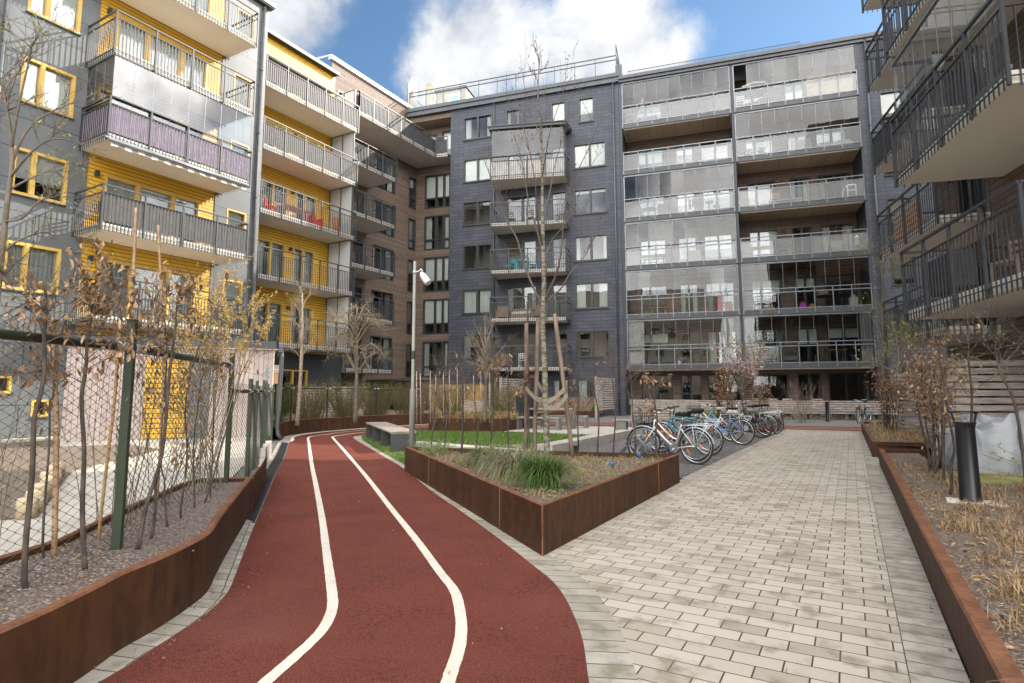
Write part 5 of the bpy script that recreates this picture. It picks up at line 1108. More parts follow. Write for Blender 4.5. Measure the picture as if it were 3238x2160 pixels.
LS=[([LL(120,1115),LL(130,760),LL(160,400),A3(390,800),A3(445,380),A3(450,60),B1z(320,760),(142,905)],.024,'beech sapling with forked pruned top, leftmost in the curved planter',70,11),
([LL(205,975),LL(215,600),A3(500,900),A3(520,780),A3(500,300),(160,1000)],.012,'thin beech sapling close behind the leftmost one and the brown cane',25,12),
([LL(400,1030),LL(390,700),LL(385,400),A3(830,720),A3(850,400),A3(885,180),B1z(650,820),(300,925)],.023,'beech sapling with the thickest crown of curled leaves, left of the near green post',240,13),
([LL(640,935),LL(690,740),LL(750,500),A3(1690,600),A3(1690,420),A3(1750,90),B1z(1245,900),(558,965)],.022,'crooked beech sapling right of the near green post, with stubby pruned crown',120,14),
([LL(705,885),LL(730,700),LL(740,560),LL(775,330),A3(1650,420),(520,1010)],.017,'beech sapling twin stem just right of the crooked one',90,15),
([LL(785,830),LL(770,640),LL(755,560),LL(770,260),LL(800,60)],.012,'thin beech sapling beside the twin stem, few leaves',40,16),
([LL(845,790),LL(870,540),LL(870,300),LL(905,60),(638,1075)],.014,'beech sapling in front of the yellow shed door',40,17),
([LL(910,745),LL(910,450),LL(930,200),Z6(170,450),Z6(240,280)],.012,'slim beech sapling at the right edge of the yellow shed door',30,18),
([LL(985,695),LL(995,350),LL(1000,60),Z6(268,250)],.010,'very thin straight beech sapling near the second green post',10,19),
([LL(955,720),LL(1010,560),Z6(410,1050),Z6(520,640),Z6(610,370),Z6(750,140)],.011,'beech sapling leaning far to the right across the second green post',6,20)]
for px,r0,lb_,nl,sd in LS: sapling(px,gd(px[0],.36),r0*.68,lb_,grp,leaves=int(nl*1.5),lsize=.058,seed=sd,tw=11 if nl>20 else 7,twl=.34,green=22,base=.34)
# more leaf twigs caught along the fence
def canes():
    g_='bamboo canes in the curved left planter'
    for px,d_,r0,lb_,mt in (([LL(255,965),A3(560,1100),A3(530,500),A3(515,20)],gd(LL(255,965),.36),.017,'thick brown bamboo cane beside the leftmost sapling','bamboo'),([LL(460,890),A3(1080,1300),A3(1140,800),A3(1190,80)],gd(LL(460,890),.36),.011,'golden bamboo cane leaning on the near green post','cane_gold'),
        ([B1z(915,1500),B1z(930,920),B1z(950,500),B1z(965,130)],6.5,.014,'tall bamboo cane rising above the fence, left one of the pair','bamboo'),([B1z(1160,1500),B1z(1150,960),B1z(1135,560),B1z(1120,250)],6.5,.012,'tall bamboo cane rising above the fence, right one of the pair','bamboo')):
        P=smooth3([AT(*p,d_) for p in px],4); P[0].z=.3 if d_<6 else 0
        m_=MB(); m_.tube(P,r0,9)
        for i in range(1,len(P)-1,3): m_.tube([P[i]-V((0,0,.008)),P[i]+V((0,0,.008))],r0*1.18,9)
        tag(m_.build('bamboo_cane',mt),lb_,'cane',g_)
canes()
# young tree at the left edge
def tree_px(name,label,dist,limbs,r,buds,seed,cat='tree',bark='bark_light',group=None,tw=8,twl=.5,depth=2,bmat='bud_green',bsize=.03,rt=.003,up=.35,ns=5,spread=.55,budleaf=True,base=None,twr=.28,rsc=1.):
    rr=random.Random(seed); o=None; m_=MB(); br=MB(); out=[]
    for k,(px,ra,rb) in enumerate(limbs):
        P=[AT(x,y,dist*(1+dz)) for x,y,dz in [(p+(0,))[:3] for p in px]]
        if k==0 and base is not None: P[0].z=base
        P=smooth3(P,4)
        if o is None: o=empty(name,P[0],label,cat,group,world=True)
        ra,rb=(ra,rb) if k==0 else (ra*rsc,rb*rsc)
        n=len(P); (m_ if k==0 else br).tube(P,[ra+(rb-ra)*i/(n-1) for i in range(n)],10 if k==0 else 7)
        twigs(br,P[(n//3 if k else n//2):],min(.008,max(rb,ra*twr*.6)),rr,depth,spread,tw,twl*(.55 if k==0 and rsc<1 else 1),up,out,ns)
    m_.build('trunk',bark,o); br.build('branches',bark if bark!='bark_tree' else 'twig',o)
    if buds:
        l=MB()
        for k in range(buds):
            q=rr.choice(out); i=rr.randrange(1,len(q)); d=(q[i]-q[i-1])
            if budleaf: leaf(l,q[i],d.normalized()+V((rr.gauss(0,.5),rr.gauss(0,.5),rr.gauss(0,.5))),bsize*rr.uniform(.6,1.3),rr)
            else: bud(l,q[i],d,bsize,rr)
        l.build('buds',bmat,o)
    return o
tree_px('young_tree','young tree with yellow green buds at the left edge, before the grey facade',5.2,[([(-40,1500),(-25,1100),(0,860),(22,650),(38,520),(34,420),(18,330),(5,260)],.022,.008),
 ([(36,520),(80,420,.02),(150,360,.03),(245,320,.05)],.012,.003),([(34,560),(90,490,-.03),(150,445,-.05),(205,440,-.08)],.010,.003),([(30,600),(85,570,.04),(160,540,.06),(200,560,.08)],.009,.003),([(36,470),(60,330,-.02),(90,200,-.03),(105,130,-.05)],.010,.003),([(20,330),(50,240,.03),(85,170,.05)],.008,.003),([(5,800),(60,760,.02),(130,735,.03),(170,745,.05)],.009,.003),([(0,860),(30,900),(25,880),(5,852)],.02,.012),([(15,700),(70,690,-.03),(120,640,-.05),(175,610,-.06)],.008,.003)],None,320,5,tw=7,twl=.30,depth=1,bsize=.026,base=0)
# forsythia
def forsythia():
    rr=random.Random(9); d_=7.2; b=AT(*B1z(1480,1500),d_); b.z=.1; o=empty('forsythia_bush',b,'forsythia bush covered in small yellow flowers in front of the shed roof','bush',world=True); m_=MB(); f=MB(); out=[]
    for tx,ty in ((1520,500),(1400,640),(1600,600),(1710,640),(1780,800),(1830,720),(1880,960),(1300,700),(1560,780),(1660,800),(1460,860),(1740,930),(1350,900),(1610,900),(1250,860)):
        e=AT(*B1z(tx,ty),d_+rr.uniform(-.5,.5)); mid=b.lerp(e,.55)+V((rr.gauss(0,.08),rr.gauss(0,.08),.12)); P=smooth3([b+V((rr.gauss(0,.12),rr.gauss(0,.12),0)),mid,e],5)
        m_.tube(P,[.008-.006*i/10 for i in range(len(P))],5); out.append(P[4:]); twigs(m_,P[4:],.0025,rr,0,.5,5,.35,.3,out,4)
    for k in range(2300):
        q=rr.choice(out); i=rr.randrange(0,len(q)-1); p=q[i].lerp(q[i+1],rr.random())
        for j in range(2): leaf(f,p+V((rr.gauss(0,.01),rr.gauss(0,.01),rr.gauss(0,.01))),V((rr.gauss(0,1),rr.gauss(0,1),rr.gauss(0,1))),.028*rr.uniform(.7,1.3),rr)
    m_.build('stems','twig_pale',o); f.build('flowers','forsythia',o)
forsythia()
def bramble(c,rad,h,n,label,seed,mat='twig',leafs=0,lm='bud_green',name='bare_shrub',ls=.025,r0=.006,lean=(0,0),cat='shrub',group=None):
    rr=random.Random(seed); o=empty(name,c,label,cat,group,world=True); m_=MB(); out=[]; c=V(c)
    for i in range(n):
        a=rr.uniform(0,6.28); q=c+V((math.cos(a)*rad*rr.random()*.6,math.sin(a)*rad*rr.random()*.6,0)); e=q+V((math.cos(a)*rad*rr.random()+lean[0],math.sin(a)*rad*rr.random()+lean[1],h*rr.uniform(.6,1.05)))
        P=smooth3([q,q.lerp(e,.5)+V((rr.gauss(0,.05),rr.gauss(0,.05),.05*h)),e],4); m_.tube(P,[r0*(1-.7*k/(len(P)-1)) for k in range(len(P))],4,caps=False); out.append(P); twigs(m_,P,r0*.45,rr,0,.6,3,h*.28,.3,out,3)
    m_.build('stems',mat,o)
    if leafs:
        l=MB()
        for k in range(leafs): q=rr.choice(out); leaf(l,q[rr.randrange(1,len(q))]+V((rr.gauss(0,.02),)*3),V((rr.gauss(0,.7),rr.gauss(0,.7),rr.gauss(.2,.5))),ls*rr.uniform(.6,1.4),rr)
        l.build('leaves',lm,o)
    return o
for i,(x,y) in enumerate(((-5.1,2.55),(-5.75,3.3),(-6.5,4.0),(-4.65,1.5),(-7.3,4.9))):
    bramble((x,y,.25),.5,1.5,9,['tangle of bare twigs with few green buds behind the near green post','tangle of bare twigs behind the fence before the yellow door','tangle of bare twigs behind the second green post','tangle of bare twigs behind the leftmost sapling','tangle of bare twigs behind the lower fence'][i],30+i,leafs=90,ls=.022,r0=.004,group='bare shrubs along the near wire fence')
# centre tree, stakes and straps
za=lambda x,y:(1250+x/2.24,700+y/2.24); zt=lambda x,y:(1250+x/2.6137,100+y/2.6137)
TL_=[([(1730,1444),(1724,1220),(1716,1020),(1720,900),(1717,760),(1715,640),(1715,559),(1713,444),(1701,314),(1703,234),(1711,150)],.050,.003),
 ([(1716,970),(1679,892),(1652,816),(1634,754),(1603,700),(1570,620),(1540,530),(1506,452)],.030,.004),
 ([(1717,800),(1690,700,.02),(1671,636,.04),(1652,520,.06),(1625,430,.07)],.024,.004),
 ([(1725,955),(1772,915),(1803,865),(1844,816),(1870,771),(1880,745)],.022,.004),
 ([(1722,950),(1750,890,-.02),(1768,834,-.04),(1777,767,-.05),(1795,620,-.06),(1862,467,-.08),(1881,425,-.09)],.030,.004),
 ([(1715,560),(1727,480,-.03),(1743,406,-.04),(1785,284,-.06),(1812,242,-.07)],.018,.003),
 ([(1714,470),(1705,420,.02),(1682,368,.04),(1667,314,.05),(1653,241,.06)],.016,.003),
 ([(1716,700),(1740,600,.04),(1755,520,.06),(1790,400,.08),(1800,330,.09)],.018,.003),
 ([(1717,780),(1700,690,-.05),(1690,560,-.08),(1660,420,-.1),(1640,370,-.11)],.018,.003),
 ([(1718,840),(1745,760,.05),(1800,690,.08),(1850,560,.1),(1885,500,.11)],.016,.003)]
tree_px('young_tree','young bare tree with mossy flaking trunk, tied to three stakes in the centre planter',9.05,TL_,None,330,21,bark='bark_tree',tw=6,twl=.60,depth=1,bmat='twig',bsize=.03,budleaf=False,rsc=.68,up=.55,spread=.42,base=.34,twr=.35)
def stake(pb,pt_,label,dist):
    b=G(*pb,.36); b=AT(*pb,math.hypot(b.x,b.y)); t=AT(*pt_,dist); m_=MB(); P=[b.lerp(t,i/8) for i in range(9)]; P[0].z=.3; rr=random.Random(int(pb[0]))
    m_.tube([p+V((rr.gauss(0,.004),rr.gauss(0,.004),0)) for p in P],[.036]*8+[.032],12); tag(m_.build('tree_stake','stake_wood'),label,'tree stake','stakes round the centre tree'); return b,t
cz=lambda x,y:(1250+x/2.351,1250+y/2.351)
sL=stake(cz(970,430),za(930,722),'round wooden stake left of the tree trunk, shortest of the three',9.6); sM=stake(cz(1035,440),za(1012,683),'round wooden stake immediately left of the trunk, upright middle one',9.45); sR=stake(cz(1322,470),za(1130,656),'round wooden stake right of the trunk, leaning towards it',9.4)
def strap(p,q,label,sagv=.06):
    m_=MB(); P=[]; 
    for i in range(11): t=i/10; c=p.lerp(q,t)-V((0,0,sagv*math.sin(math.pi*t))); P.append(c)
    for a,b in zip(P,P[1:]): 
        m_.face([a+V((0,0,.035)),b+V((0,0,.035)),b-V((0,0,.035)),a-V((0,0,.035))],None,0,True); m_.face([a+V((.01,.01,-.035)),b+V((.01,.01,-.035)),b+V((.01,.01,.035)),a+V((.01,.01,.035))],None,0,True)
    tag(m_.build('tree_strap','strap'),label,'strap','straps of the centre tree')
strap(AT(*za(925,1180),9.58),AT(*za(1058,1268),9.03),'webbing strap from the left stake to the trunk'); strap(AT(*za(1195,1185),9.12),AT(*za(1075,1275),9.0),'upper webbing strap from the right stake to the trunk',.03); strap(AT(*za(1215,1230),9.1),AT(*za(1075,1320),8.98),'lower webbing strap from the right stake to the trunk',.07); strap(AT(*za(1000,1130),9.45),AT(*za(1065,1225),9.06),'webbing strap from the middle stake to the trunk',.02)
# saplings along the back of the centre planter
z4_=lambda x,y:(1300+x/3.617,1150+y/3.617); zb_=lambda x,y:(1850+x/5.224,1200+y/5.224)
LN=V((PR[0]-PLf[0],PR[1]-PLf[1],0)).normalized(); NN=(LN.y,-LN.x); PP=(PLf[0]+NN[0]*.22,PLf[1]+NN[1]*.22)
CS=[([z4_(225,940),z4_(250,760),z4_(270,560),z4_(290,300),z4_(305,50)],0,'leftmost bare sapling behind the centre planter rim',.016),([z4_(385,985),z4_(400,700),z4_(400,430),z4_(380,200),z4_(375,90)],4,'bare sapling with dry leaves low down, second from left in the centre planter',.015),
([z4_(575,965),z4_(590,600),z4_(595,330),z4_(572,150),z4_(590,40)],6,'crooked bare sapling with forked tip, third from left in the centre planter',.02),([z4_(735,970),z4_(762,770),z4_(738,500),z4_(730,250),z4_(728,60)],0,'thin bare sapling, fourth from left in the centre planter',.013),
([z4_(910,970),z4_(920,750),z4_(930,400),z4_(925,170),z4_(930,60)],75,'sapling with a column of curled brown leaves, left of the stakes',.018),([z4_(1120,1000),z4_(1110,700),z4_(1115,400),z4_(1110,30)],60,'sapling with brown leaves at its top, just left of the stakes',.017),
([z4_(1345,950),z4_(1350,700),z4_(1352,400),z4_(1350,150)],20,'thin sapling hidden between the left and middle stakes',.013),([z4_(1910,990),z4_(1910,700),z4_(1915,400),z4_(1912,20)],45,'sapling with a brown leafy tip, first right of the leaning stake',.015),
([z4_(2130,1000),z4_(2140,600),z4_(2100,300),z4_(2085,-10)],3,'bare sapling second right of the leaning stake',.016),([z4_(2310,1005),z4_(2330,600),z4_(2310,200),z4_(2285,-10)],0,'bare sapling with pale side shoot left of the bicycles',.014),
([zb_(830,1270),zb_(815,800),zb_(780,500),zb_(765,100),zb_(745,-60)],0,'bare sapling in front of the bicycle front wheels',.017),([zb_(1195,1320),zb_(1170,900),zb_(1185,600),zb_(1140,250),zb_(1118,-20)],70,'rightmost sapling of the centre planter with brown leaves near the top',.019)]
for i,(px,nl,lb_,r0) in enumerate(CS):
    q=PL(*px[0],PP,NN); d_=math.hypot(q.x,q.y)
    sapling(px,d_,r0,lb_,'saplings along the back of the centre planter',leaves=nl,lsize=.085,region=(.55,1) if i in (5,7,11) else (.2,1),tw=12,twl=.33,seed=60+i,base=.34,clump=10)
# thin canes and shrubs of the far planter
for i,(x,y0,y1) in enumerate(((65,640,90),(115,640,110),(222,640,80),(285,640,125),(372,600,100),(440,650,75),(530,650,60),(612,600,230),(718,650,135),(800,650,70),(900,640,110))):
    d_=19.6; b=AT(*z4_(x,y0),d_); t=AT(*z4_(x-(12 if i==1 else 3),y1),d_); b.z=.37; m_=MB(); m_.tube([b,b.lerp(t,.5),t],.014,6); tag(m_.build('bamboo_cane','slat_wood'),'thin pale bamboo cane standing in the far planter before the slate block','cane','thin canes in the far planter')
# sedge tufts
def tuft(c,n,h,mat,label,seed,w=.004,bend=1.5,name='sedge_tuft',spread=.09,group=None,cat='grass tuft',mats=None):
    rr=random.Random(seed); m_=MB()
    for i in range(n):
        a=rr.uniform(0,6.28); q=spread*math.sqrt(rr.random()); hh=h*rr.uniform(.55,1.15)
        blade(m_,(c[0]+q*math.cos(a),c[1]+q*math.sin(a),c[2]),hh,bend*rr.uniform(.25,1.3)*(.5+q/spread*.7),w*rr.uniform(.7,1.3),rr,0 if rr.random()<.72 else 1,5,a+rr.gauss(0,.5))
    return tag(m_.build(name,mats or [mat,'straw']),label,cat,group)
sg='sedge tufts in the centre planter'
c0=G(*cz(1110,660),.40); tuft((c0.x-.02,c0.y,.35),1100,.44,'sedge_green','bright green sedge tuft at the front corner of the centre planter',1,w=.0055,group=sg,mats=['sedge_green','sedge_green'],spread=.17,bend=1.4)
for i,(x,y,n,mt,lb_) in enumerate(((900,580,620,'sedge_grey','grey green drooping sedge tuft beside the bright green one'),(790,545,520,'sedge_grey','grey green sedge tuft with straw blades spilling over the planter rim'),(680,500,520,'sedge_green','green sedge tuft farthest from the planter corner'),(1000,540,420,'sedge_grey','straw tipped sedge tuft at the foot of the tree'))):
    c=G(*cz(x,y),.40); tuft((c.x,c.y,.35),int(n*1.3),.42,mt,lb_,70+i,w=.0055,bend=1.9,group=sg,spread=.18)
c=G(*cz(280,430),.40); bramble((c.x,c.y,.35),.28,.22,40,'low feathery green herb at the left corner of the centre planter',5,mat='herb_green',leafs=700,lm='herb_green',name='herb',ls=.03,r0=.003,cat='plant')
for i,(x,y,lb_) in enumerate(((1612,525,'bright blue plastic cap standing in the planter soil, nearer one'),(1810,455,'bright blue plastic cap at the back rim of the planter'))):
    c=G(*cz(x,y+14),.36); m_=MB(); m_.lathe((c.x,c.y,.34),[(.026,0),(.026,.05),(.034,.052),(.034,.085),(.031,.092),(0,.092)],14); tag(m_.build('hose_cap','plastic_blue'),lb_,'hose cap')
def in_tri(p,a,b,c):
    s=lambda p,q,r:(p[0]-r[0])*(q[1]-r[1])-(q[0]-r[0])*(p[1]-r[1])
    d=(s(p,a,b),s(p,b,c),s(p,c,a)); return not (min(d)<0 and max(d)>0)
def cover():
    rr=random.Random(4); m_=MB(); k=0
    while k<1900:
        p=(rr.uniform(-6.8,-2.4),rr.uniform(4.8,9.3))
        if not in_tri(p,(-6.55,8.3),(-2.5,5.1),(-2.5,9.2)): continue
        den=math.sin(p[0]*2.3+1)*math.sin(p[1]*2.9)+.5*math.sin(p[0]*7.1)*math.sin(p[1]*6.3)
        if den<rr.uniform(-.9,.6): k+=.2; continue
        t=rr.random()
        if t<.45: blade(m_,(*p,.35),rr.uniform(.05,.16),rr.uniform(.5,2.2),.003,rr,2,3)
        else:
            for j in range(3): leaf(m_,(p[0]+rr.gauss(0,.02),p[1]+rr.gauss(0,.02),.36+rr.random()*.04),V((rr.gauss(0,1),rr.gauss(0,1),.6)),rr.uniform(.02,.045),rr,rr.choice((0,3,2,2)))
        k+=1
    for j in range(1500):
        p=(rr.uniform(-6.8,-2.4),rr.uniform(4.8,9.3))
        if in_tri(p,(-6.6,8.3),(-2.45,5.0),(-2.45,9.3)): leaf(m_,(*p,.362),V((rr.gauss(0,1),rr.gauss(0,1),.1)),rr.uniform(.03,.06),rr,rr.choice((1,2)))
    o=m_.build('ground_cover',['herb_green','dry_leaf','straw','sedge_grey']); o['kind']='stuff'; o['label']='sparse green herbs and straw growing over the centre planter soil'
cover()
def drygrass():
    rr=random.Random(8); m_=MB()
    spots=[]
    for k in range(320):
        y=10.6*rr.random()**1.25+.6; x=.62+min(3.2,(.35+.5*y*.42)*rr.random()**1.1)
        if abs(x-bx.x)<.16 and abs(y-bx.y)<.2: continue
        spots.append((x,y))
    for x,y in spots:
        n=int(rr.uniform(8,34)); h=rr.uniform(.10,.26); az=rr.uniform(0,6.28)
        for i in range(n): blade(m_,(x+rr.gauss(0,.05),y+rr.gauss(0,.05),.235),h*rr.uniform(.5,1.2),rr.uniform(.8,3.2),.003*rr.uniform(.6,1.5),rr,0 if rr.random()<.6 else rr.choice((1,2)),4,az+rr.gauss(0,1.6))
    for k in range(5200):
        y=12*rr.random()**1.4+.5; x=.55+rr.random()*min(3.6,.5+y*.4); leaf(m_,(x,y,.245+rr.random()*.02),V((rr.gauss(0,1),rr.gauss(0,1),.15)),rr.uniform(.02,.06),rr,rr.choice((1,2,2,0)))
    for k in range(90):
        x,y=rr.uniform(.5,1.6),rr.uniform(15.3,24.3); az=rr.uniform(0,6.28)
        for i in range(22): blade(m_,(x+rr.gauss(0,.06),y+rr.gauss(0,.06),.26),rr.uniform(.12,.35),rr.uniform(.6,2.2),.006,rr,0,3,az+rr.gauss(0,1.2))
    o=m_.build('dry_grass',['straw','dry_leaf_pale','dry_leaf']); o['kind']='stuff'; o['label']='dry straw coloured grass and fallen leaves covering the right planters'
drygrass()
# hedge clumps of brown beech at right and far
def hedge(c,rx,ry,h,n,leaves,label,seed,group='brown leafed hornbeam hedge clumps',ls=.07,z=.26):
    rr=random.Random(seed); o=empty('hornbeam_hedge',(c[0],c[1],z),label,'hedge',group,world=True); m_=MB(); out=[]
    for i in range(n):
        x,y=c[0]+rr.uniform(-rx,rx)*.6,c[1]+rr.uniform(-ry,ry)*.6; e=V((x+rr.gauss(0,rx*.4),y+rr.gauss(0,ry*.4),z+h*rr.uniform(.75,1.08))); P=smooth3([V((x,y,z)),V((x,y,z)).lerp(e,.5)+V((rr.gauss(0,.05),rr.gauss(0,.05),0)),e],4)
        m_.tube(P,[.014*(1-.75*k/(len(P)-1)) for k in range(len(P))],5); out.append(P); twigs(m_,P[2:],.004,rr,0,.8,9,.3,.2,out,3)
    m_.build('stems','bark',o); l=MB()
    for k in range(leaves):
        q=rr.choice(out); i=rr.randrange(1,len(q)); p=q[i]+V((rr.gauss(0,.05),rr.gauss(0,.05),rr.gauss(0,.05)))
        leaf(l,p,V((rr.gauss(0,.6),rr.gauss(0,.6),-.6+rr.gauss(0,.5))),ls*rr.uniform(.6,1.2),rr,0 if rr.random()<.6 else 1)
    l.build('dry_leaves',['dry_leaf','dry_leaf_pale'],o)
z7=lambda x,y:(2700+x/2.613,1050+y/2.613)
hg=G(*z7(570,1100),.26); hedge((1.0,11.0),.16,.95,1.62,12,1250,'larger brown leafed hedge clump beside the tarpaulin, nearer the camera',2,ls=.075)
hedge((.85,19.3),.28,1.3,1.65,13,1250,'smaller brown leafed hedge clump at the far right planter',3,ls=.075)
hedge((-4.5,26.0),.5,.4,2.35,9,1100,'brown leafed hedge clump before the loggia block, beyond the bicycles',4,z=0,ls=.10)
hedge((-3.4,27.3),.5,.4,1.9,9,500,'thinner brown hedge clump left of the pink cherry tree',6,z=0,ls=.09)
for i,(px,nl,lb_) in enumerate((([z7(650,1190),z7(735,900),z7(750,500),z7(710,250),z7(690,110)],50,'slender sapling in the right planter with leaves low down'),([z7(795,1330),z7(810,1100),z7(825,950),z7(770,600),z7(740,400),z7(790,240)],40,'curved sapling immediately left of the black bollard light'),([z7(960,1000),z7(975,640),z7(955,300),z7(948,90)],6,'straight bare sapling behind the black bollard light'),([z7(1400,960),z7(1330,600),z7(1210,340),z7(1180,200),z7(1175,40)],4,'bare sapling leaning left in front of the silver tarpaulin'),([z7(745,1230),z7(740,900),z7(730,600),z7(640,400),z7(610,250)],60,'leafy sapling behind the curved one at right'))):
    d_=gd(px[0],.25) if i!=2 else 9.4
    if i==3: d_=8.6
    sapling(px,d_,.017,lb_,'saplings in the right planter',leaves=nl,lsize=.07,tw=12,twl=.45,seed=90+i,green=45,base=.22 if i!=2 else None)
bramble((2.35,9.0,.25),.7,.5,26,'low shrub with fresh green buds at the right edge beside the timber deck',77,leafs=420,ls=.03,r0=.005,lean=(-.3,-.2))
bramble((2.9,7.6,.25),.6,.55,16,'low shrub with sparse green buds at the right frame edge',78,leafs=200,ls=.03,r0=.005)
# small trees in the background
def small_tree(px0,px1,dist,label,seed,crown,n=14,bark='birch_bark',r0=.05,buds=0,bm='bud_green',bs=.05,droop=.0,z=0.,name='young_tree',twl=.5,leafs=False,nt=6):
    rr=random.Random(seed); b=AT(*px0,dist); t=AT(*px1,dist); b.z=z; o=empty(name,b,label,'tree',world=True); P=smooth3([b,b.lerp(t,.5)+V((rr.gauss(0,.03),rr.gauss(0,.03),0)),t],5); m_=MB(); m_.tube(P,[r0*(1-.6*i/(len(P)-1)) for i in range(len(P))],8); m_.build('trunk',bark,o); br=MB(); out=[]
    for i in range(n):
        f=rr.uniform(.45,1.); p=b.lerp(t,f); a=rr.uniform(0,6.28); e=p+V((math.cos(a)*crown*rr.uniform(.4,1),math.sin(a)*crown*rr.uniform(.4,1),crown*rr.uniform(.3,1.5)*(1-droop)-droop*crown*.5)); Q=smooth3([p,p.lerp(e,.5)+V((0,0,crown*(.15+.5*droop))),e],4); br.tube(Q,[r0*.35*(1-.8*k/(len(Q)-1)) for k in range(len(Q))],5); out.append(Q); twigs(br,Q[2:],r0*.1,rr,1,.6,nt,twl,.3-droop*.6,out,4)
    br.build('branches','twig_pale',o)
    if buds:
        l=MB()
        for k in range(buds): q=rr.choice(out); leaf(l,q[rr.randrange(1,len(q))]+V((rr.gauss(0,.03),rr.gauss(0,.03),rr.gauss(0,.03))),V((rr.gauss(0,1),rr.gauss(0,1),rr.gauss(0,1))),bs*rr.uniform(.6,1.4),rr)
        l.build('buds' if not leafs else 'blossom',bm,o)
    return o
zl_=lambda x,y:(700+x/1.96,600+y/1.96)
small_tree(zl_(475,1290),zl_(500,640),20.5,'slender pale birch with upright twigs before the yellow wing',1,.55,16,r0=.075,buds=260,bm='bronze_leaf',bs=.05,z=.3,nt=5)
small_tree(zl_(832,1290),zl_(838,830),21.5,'pollarded young tree with drooping budding twigs before the brown wing',2,1.35,26,r0=.085,buds=700,bm='bronze_leaf',bs=.055,droop=.45,z=.3,bark='bark_light')
small_tree(za(632,1400),za(640,870),21.0,'small grey tree with short upright twigs before the slate block',3,.75,18,r0=.075,bark='bark_light',z=.3,nt=5)
small_tree((2357,1300),(2335,1205),28.5,'small cherry tree in pink blossom before the loggia block',4,1.15,18,r0=.045,buds=430,bm='pink_blossom',bs=.11,leafs=True,name='cherry_tree',bark='bark')
o=small_tree((2375,1300),(2390,1150),28.8,'bronze leafed young tree beside the pink cherry',5,1.1,14,r0=.035,buds=330,bm='bronze_leaf',bs=.09,name='young_tree')
small_tree((2842,1180),(2842,1090),19.5,'small green budding tree behind the far hedge clump at right',6,.8,14,r0=.04,buds=380,bm='bud_green',bs=.07,bark='bark_light')
small_tree((2775,1080),(2790,830),21.5,'small tree with fresh green buds beside the slate corner at right',7,.7,12,r0=.03,buds=240,bm='bud_green',bs=.06,bark='bark_light')
# willow scrub and bushes behind the far fence
for i,(x,y,lb_) in enumerate(((-17.8,15.9,'olive willow scrub behind the far wire fence, left clump'),(-17.6,17.5,'olive willow scrub behind the far wire fence, second clump'),(-17.5,19.2,'olive willow scrub behind the far wire fence, third clump'),(-17.0,20.8,'olive willow scrub behind the far wire fence, fourth clump'),(-16.0,22.6,'brown willow scrub right of the far wire fence'),(-14.6,24.6,'brown twiggy scrub left of the far planter'))):
    bramble((x,y,.3),.95,1.45,120,lb_,100+i,mat='willow',leafs=700,lm='willow',ls=.055,r0=.011,name='willow_shrub',group='willow scrub behind the far fence')
bramble((-17.3,13.9,.3),.75,1.25,50,'fresh green bush behind the left end of the far wire fence',120,mat='willow',leafs=2200,lm='bush_green',name='green_bush',ls=.07,r0=.008)
bramble((-2.0,30.2,.0),.9,1.9,34,'bare grey twiggy bush before the long timber bench',121,mat='twig_pale',r0=.010)
bramble((-14.2,18.5,.38),.5,1.3,24,'brown twiggy bush at the left end of the far planter',122,mat='twig',leafs=200,lm='dry_leaf_pale',ls=.06,r0=.008)
def beds():
    rr=random.Random(12); m_=MB()
    def clump(x,y,z,h,n,mi):
        az=rr.uniform(0,6.28)
        for i in range(n): blade(m_,(x+rr.gauss(0,.08),y+rr.gauss(0,.08),z),h*rr.uniform(.5,1.2),rr.uniform(.6,2.2),.011,rr,mi if rr.random()<.8 else 1,3,az+rr.gauss(0,1.5))
    for k in range(130):
        a,t=rr.uniform(-.8,9.),rr.uniform(.8,2.9); p=FS.pt(a,t); clump(p.x,p.y,.3,rr.uniform(.3,.65),16,rr.choice((0,0,1)))
    for k in range(90):
        u=rr.random(); x,y=-13.2+2.5*u+rr.gauss(0,.1),17.7+.75*u+rr.uniform(0,2.4); clump(x,y,.38,rr.uniform(.25,.5),16,rr.choice((0,1,1)))
    for k in range(120):
        a=rr.uniform(11.8,23.5); p=LF.pt(a,rr.uniform(-.6,.4)); clump(p.x,p.y,-.02,rr.uniform(.25,.5),14,rr.choice((0,1,1)))
    for k in range(30): clump(rr.uniform(-5.8,-2.5),rr.uniform(22.4,23.6),.4,rr.uniform(.3,.6),22,2)
    o=m_.build('border_grass',['sedge_green','straw','grass_blade']); o['kind']='stuff'; o['label']='green and straw coloured border grasses in the far planting beds'
beds()
def lawnblades():
    rr=random.Random(13); m_=MB(); poly=[(-13.35,14.0),(-12.2,12.85),(-9.6,10.7),(-7.2,8.8),(-6.5,9.3),(-6.1,13),(-6.15,18.0),(-9.9,18.0),(-13.3,16.8)]
    def inside(x,y):
        c=False; j=len(poly)-1
        for i in range(len(poly)):
            (xi,yi),(xj,yj)=poly[i],poly[j]
            if (yi>y)!=(yj>y) and x<(xj-xi)*(y-yi)/(yj-yi)+xi: c=not c
            j=i
        return c
    k=0
    while k<26000:
        x,y=rr.uniform(-13.4,-6.1),rr.uniform(8.8,18)
        if not inside(x,y) or (-9.95<x<-6.1 and 11.85<y<12.98 and y<12.98+(x+9.9)*-.17): continue
        blade(m_,(x,y,.0),rr.uniform(.035,.085),rr.uniform(.2,1.4),.0075,rr,rr.choice((0,0,0,1,2)),2); k+=1
    o=m_.build('lawn_grass',['grass_blade','bush_green','sedge_green']); o['kind']='stuff'; o['label']='short green lawn grass'
lawnblades()
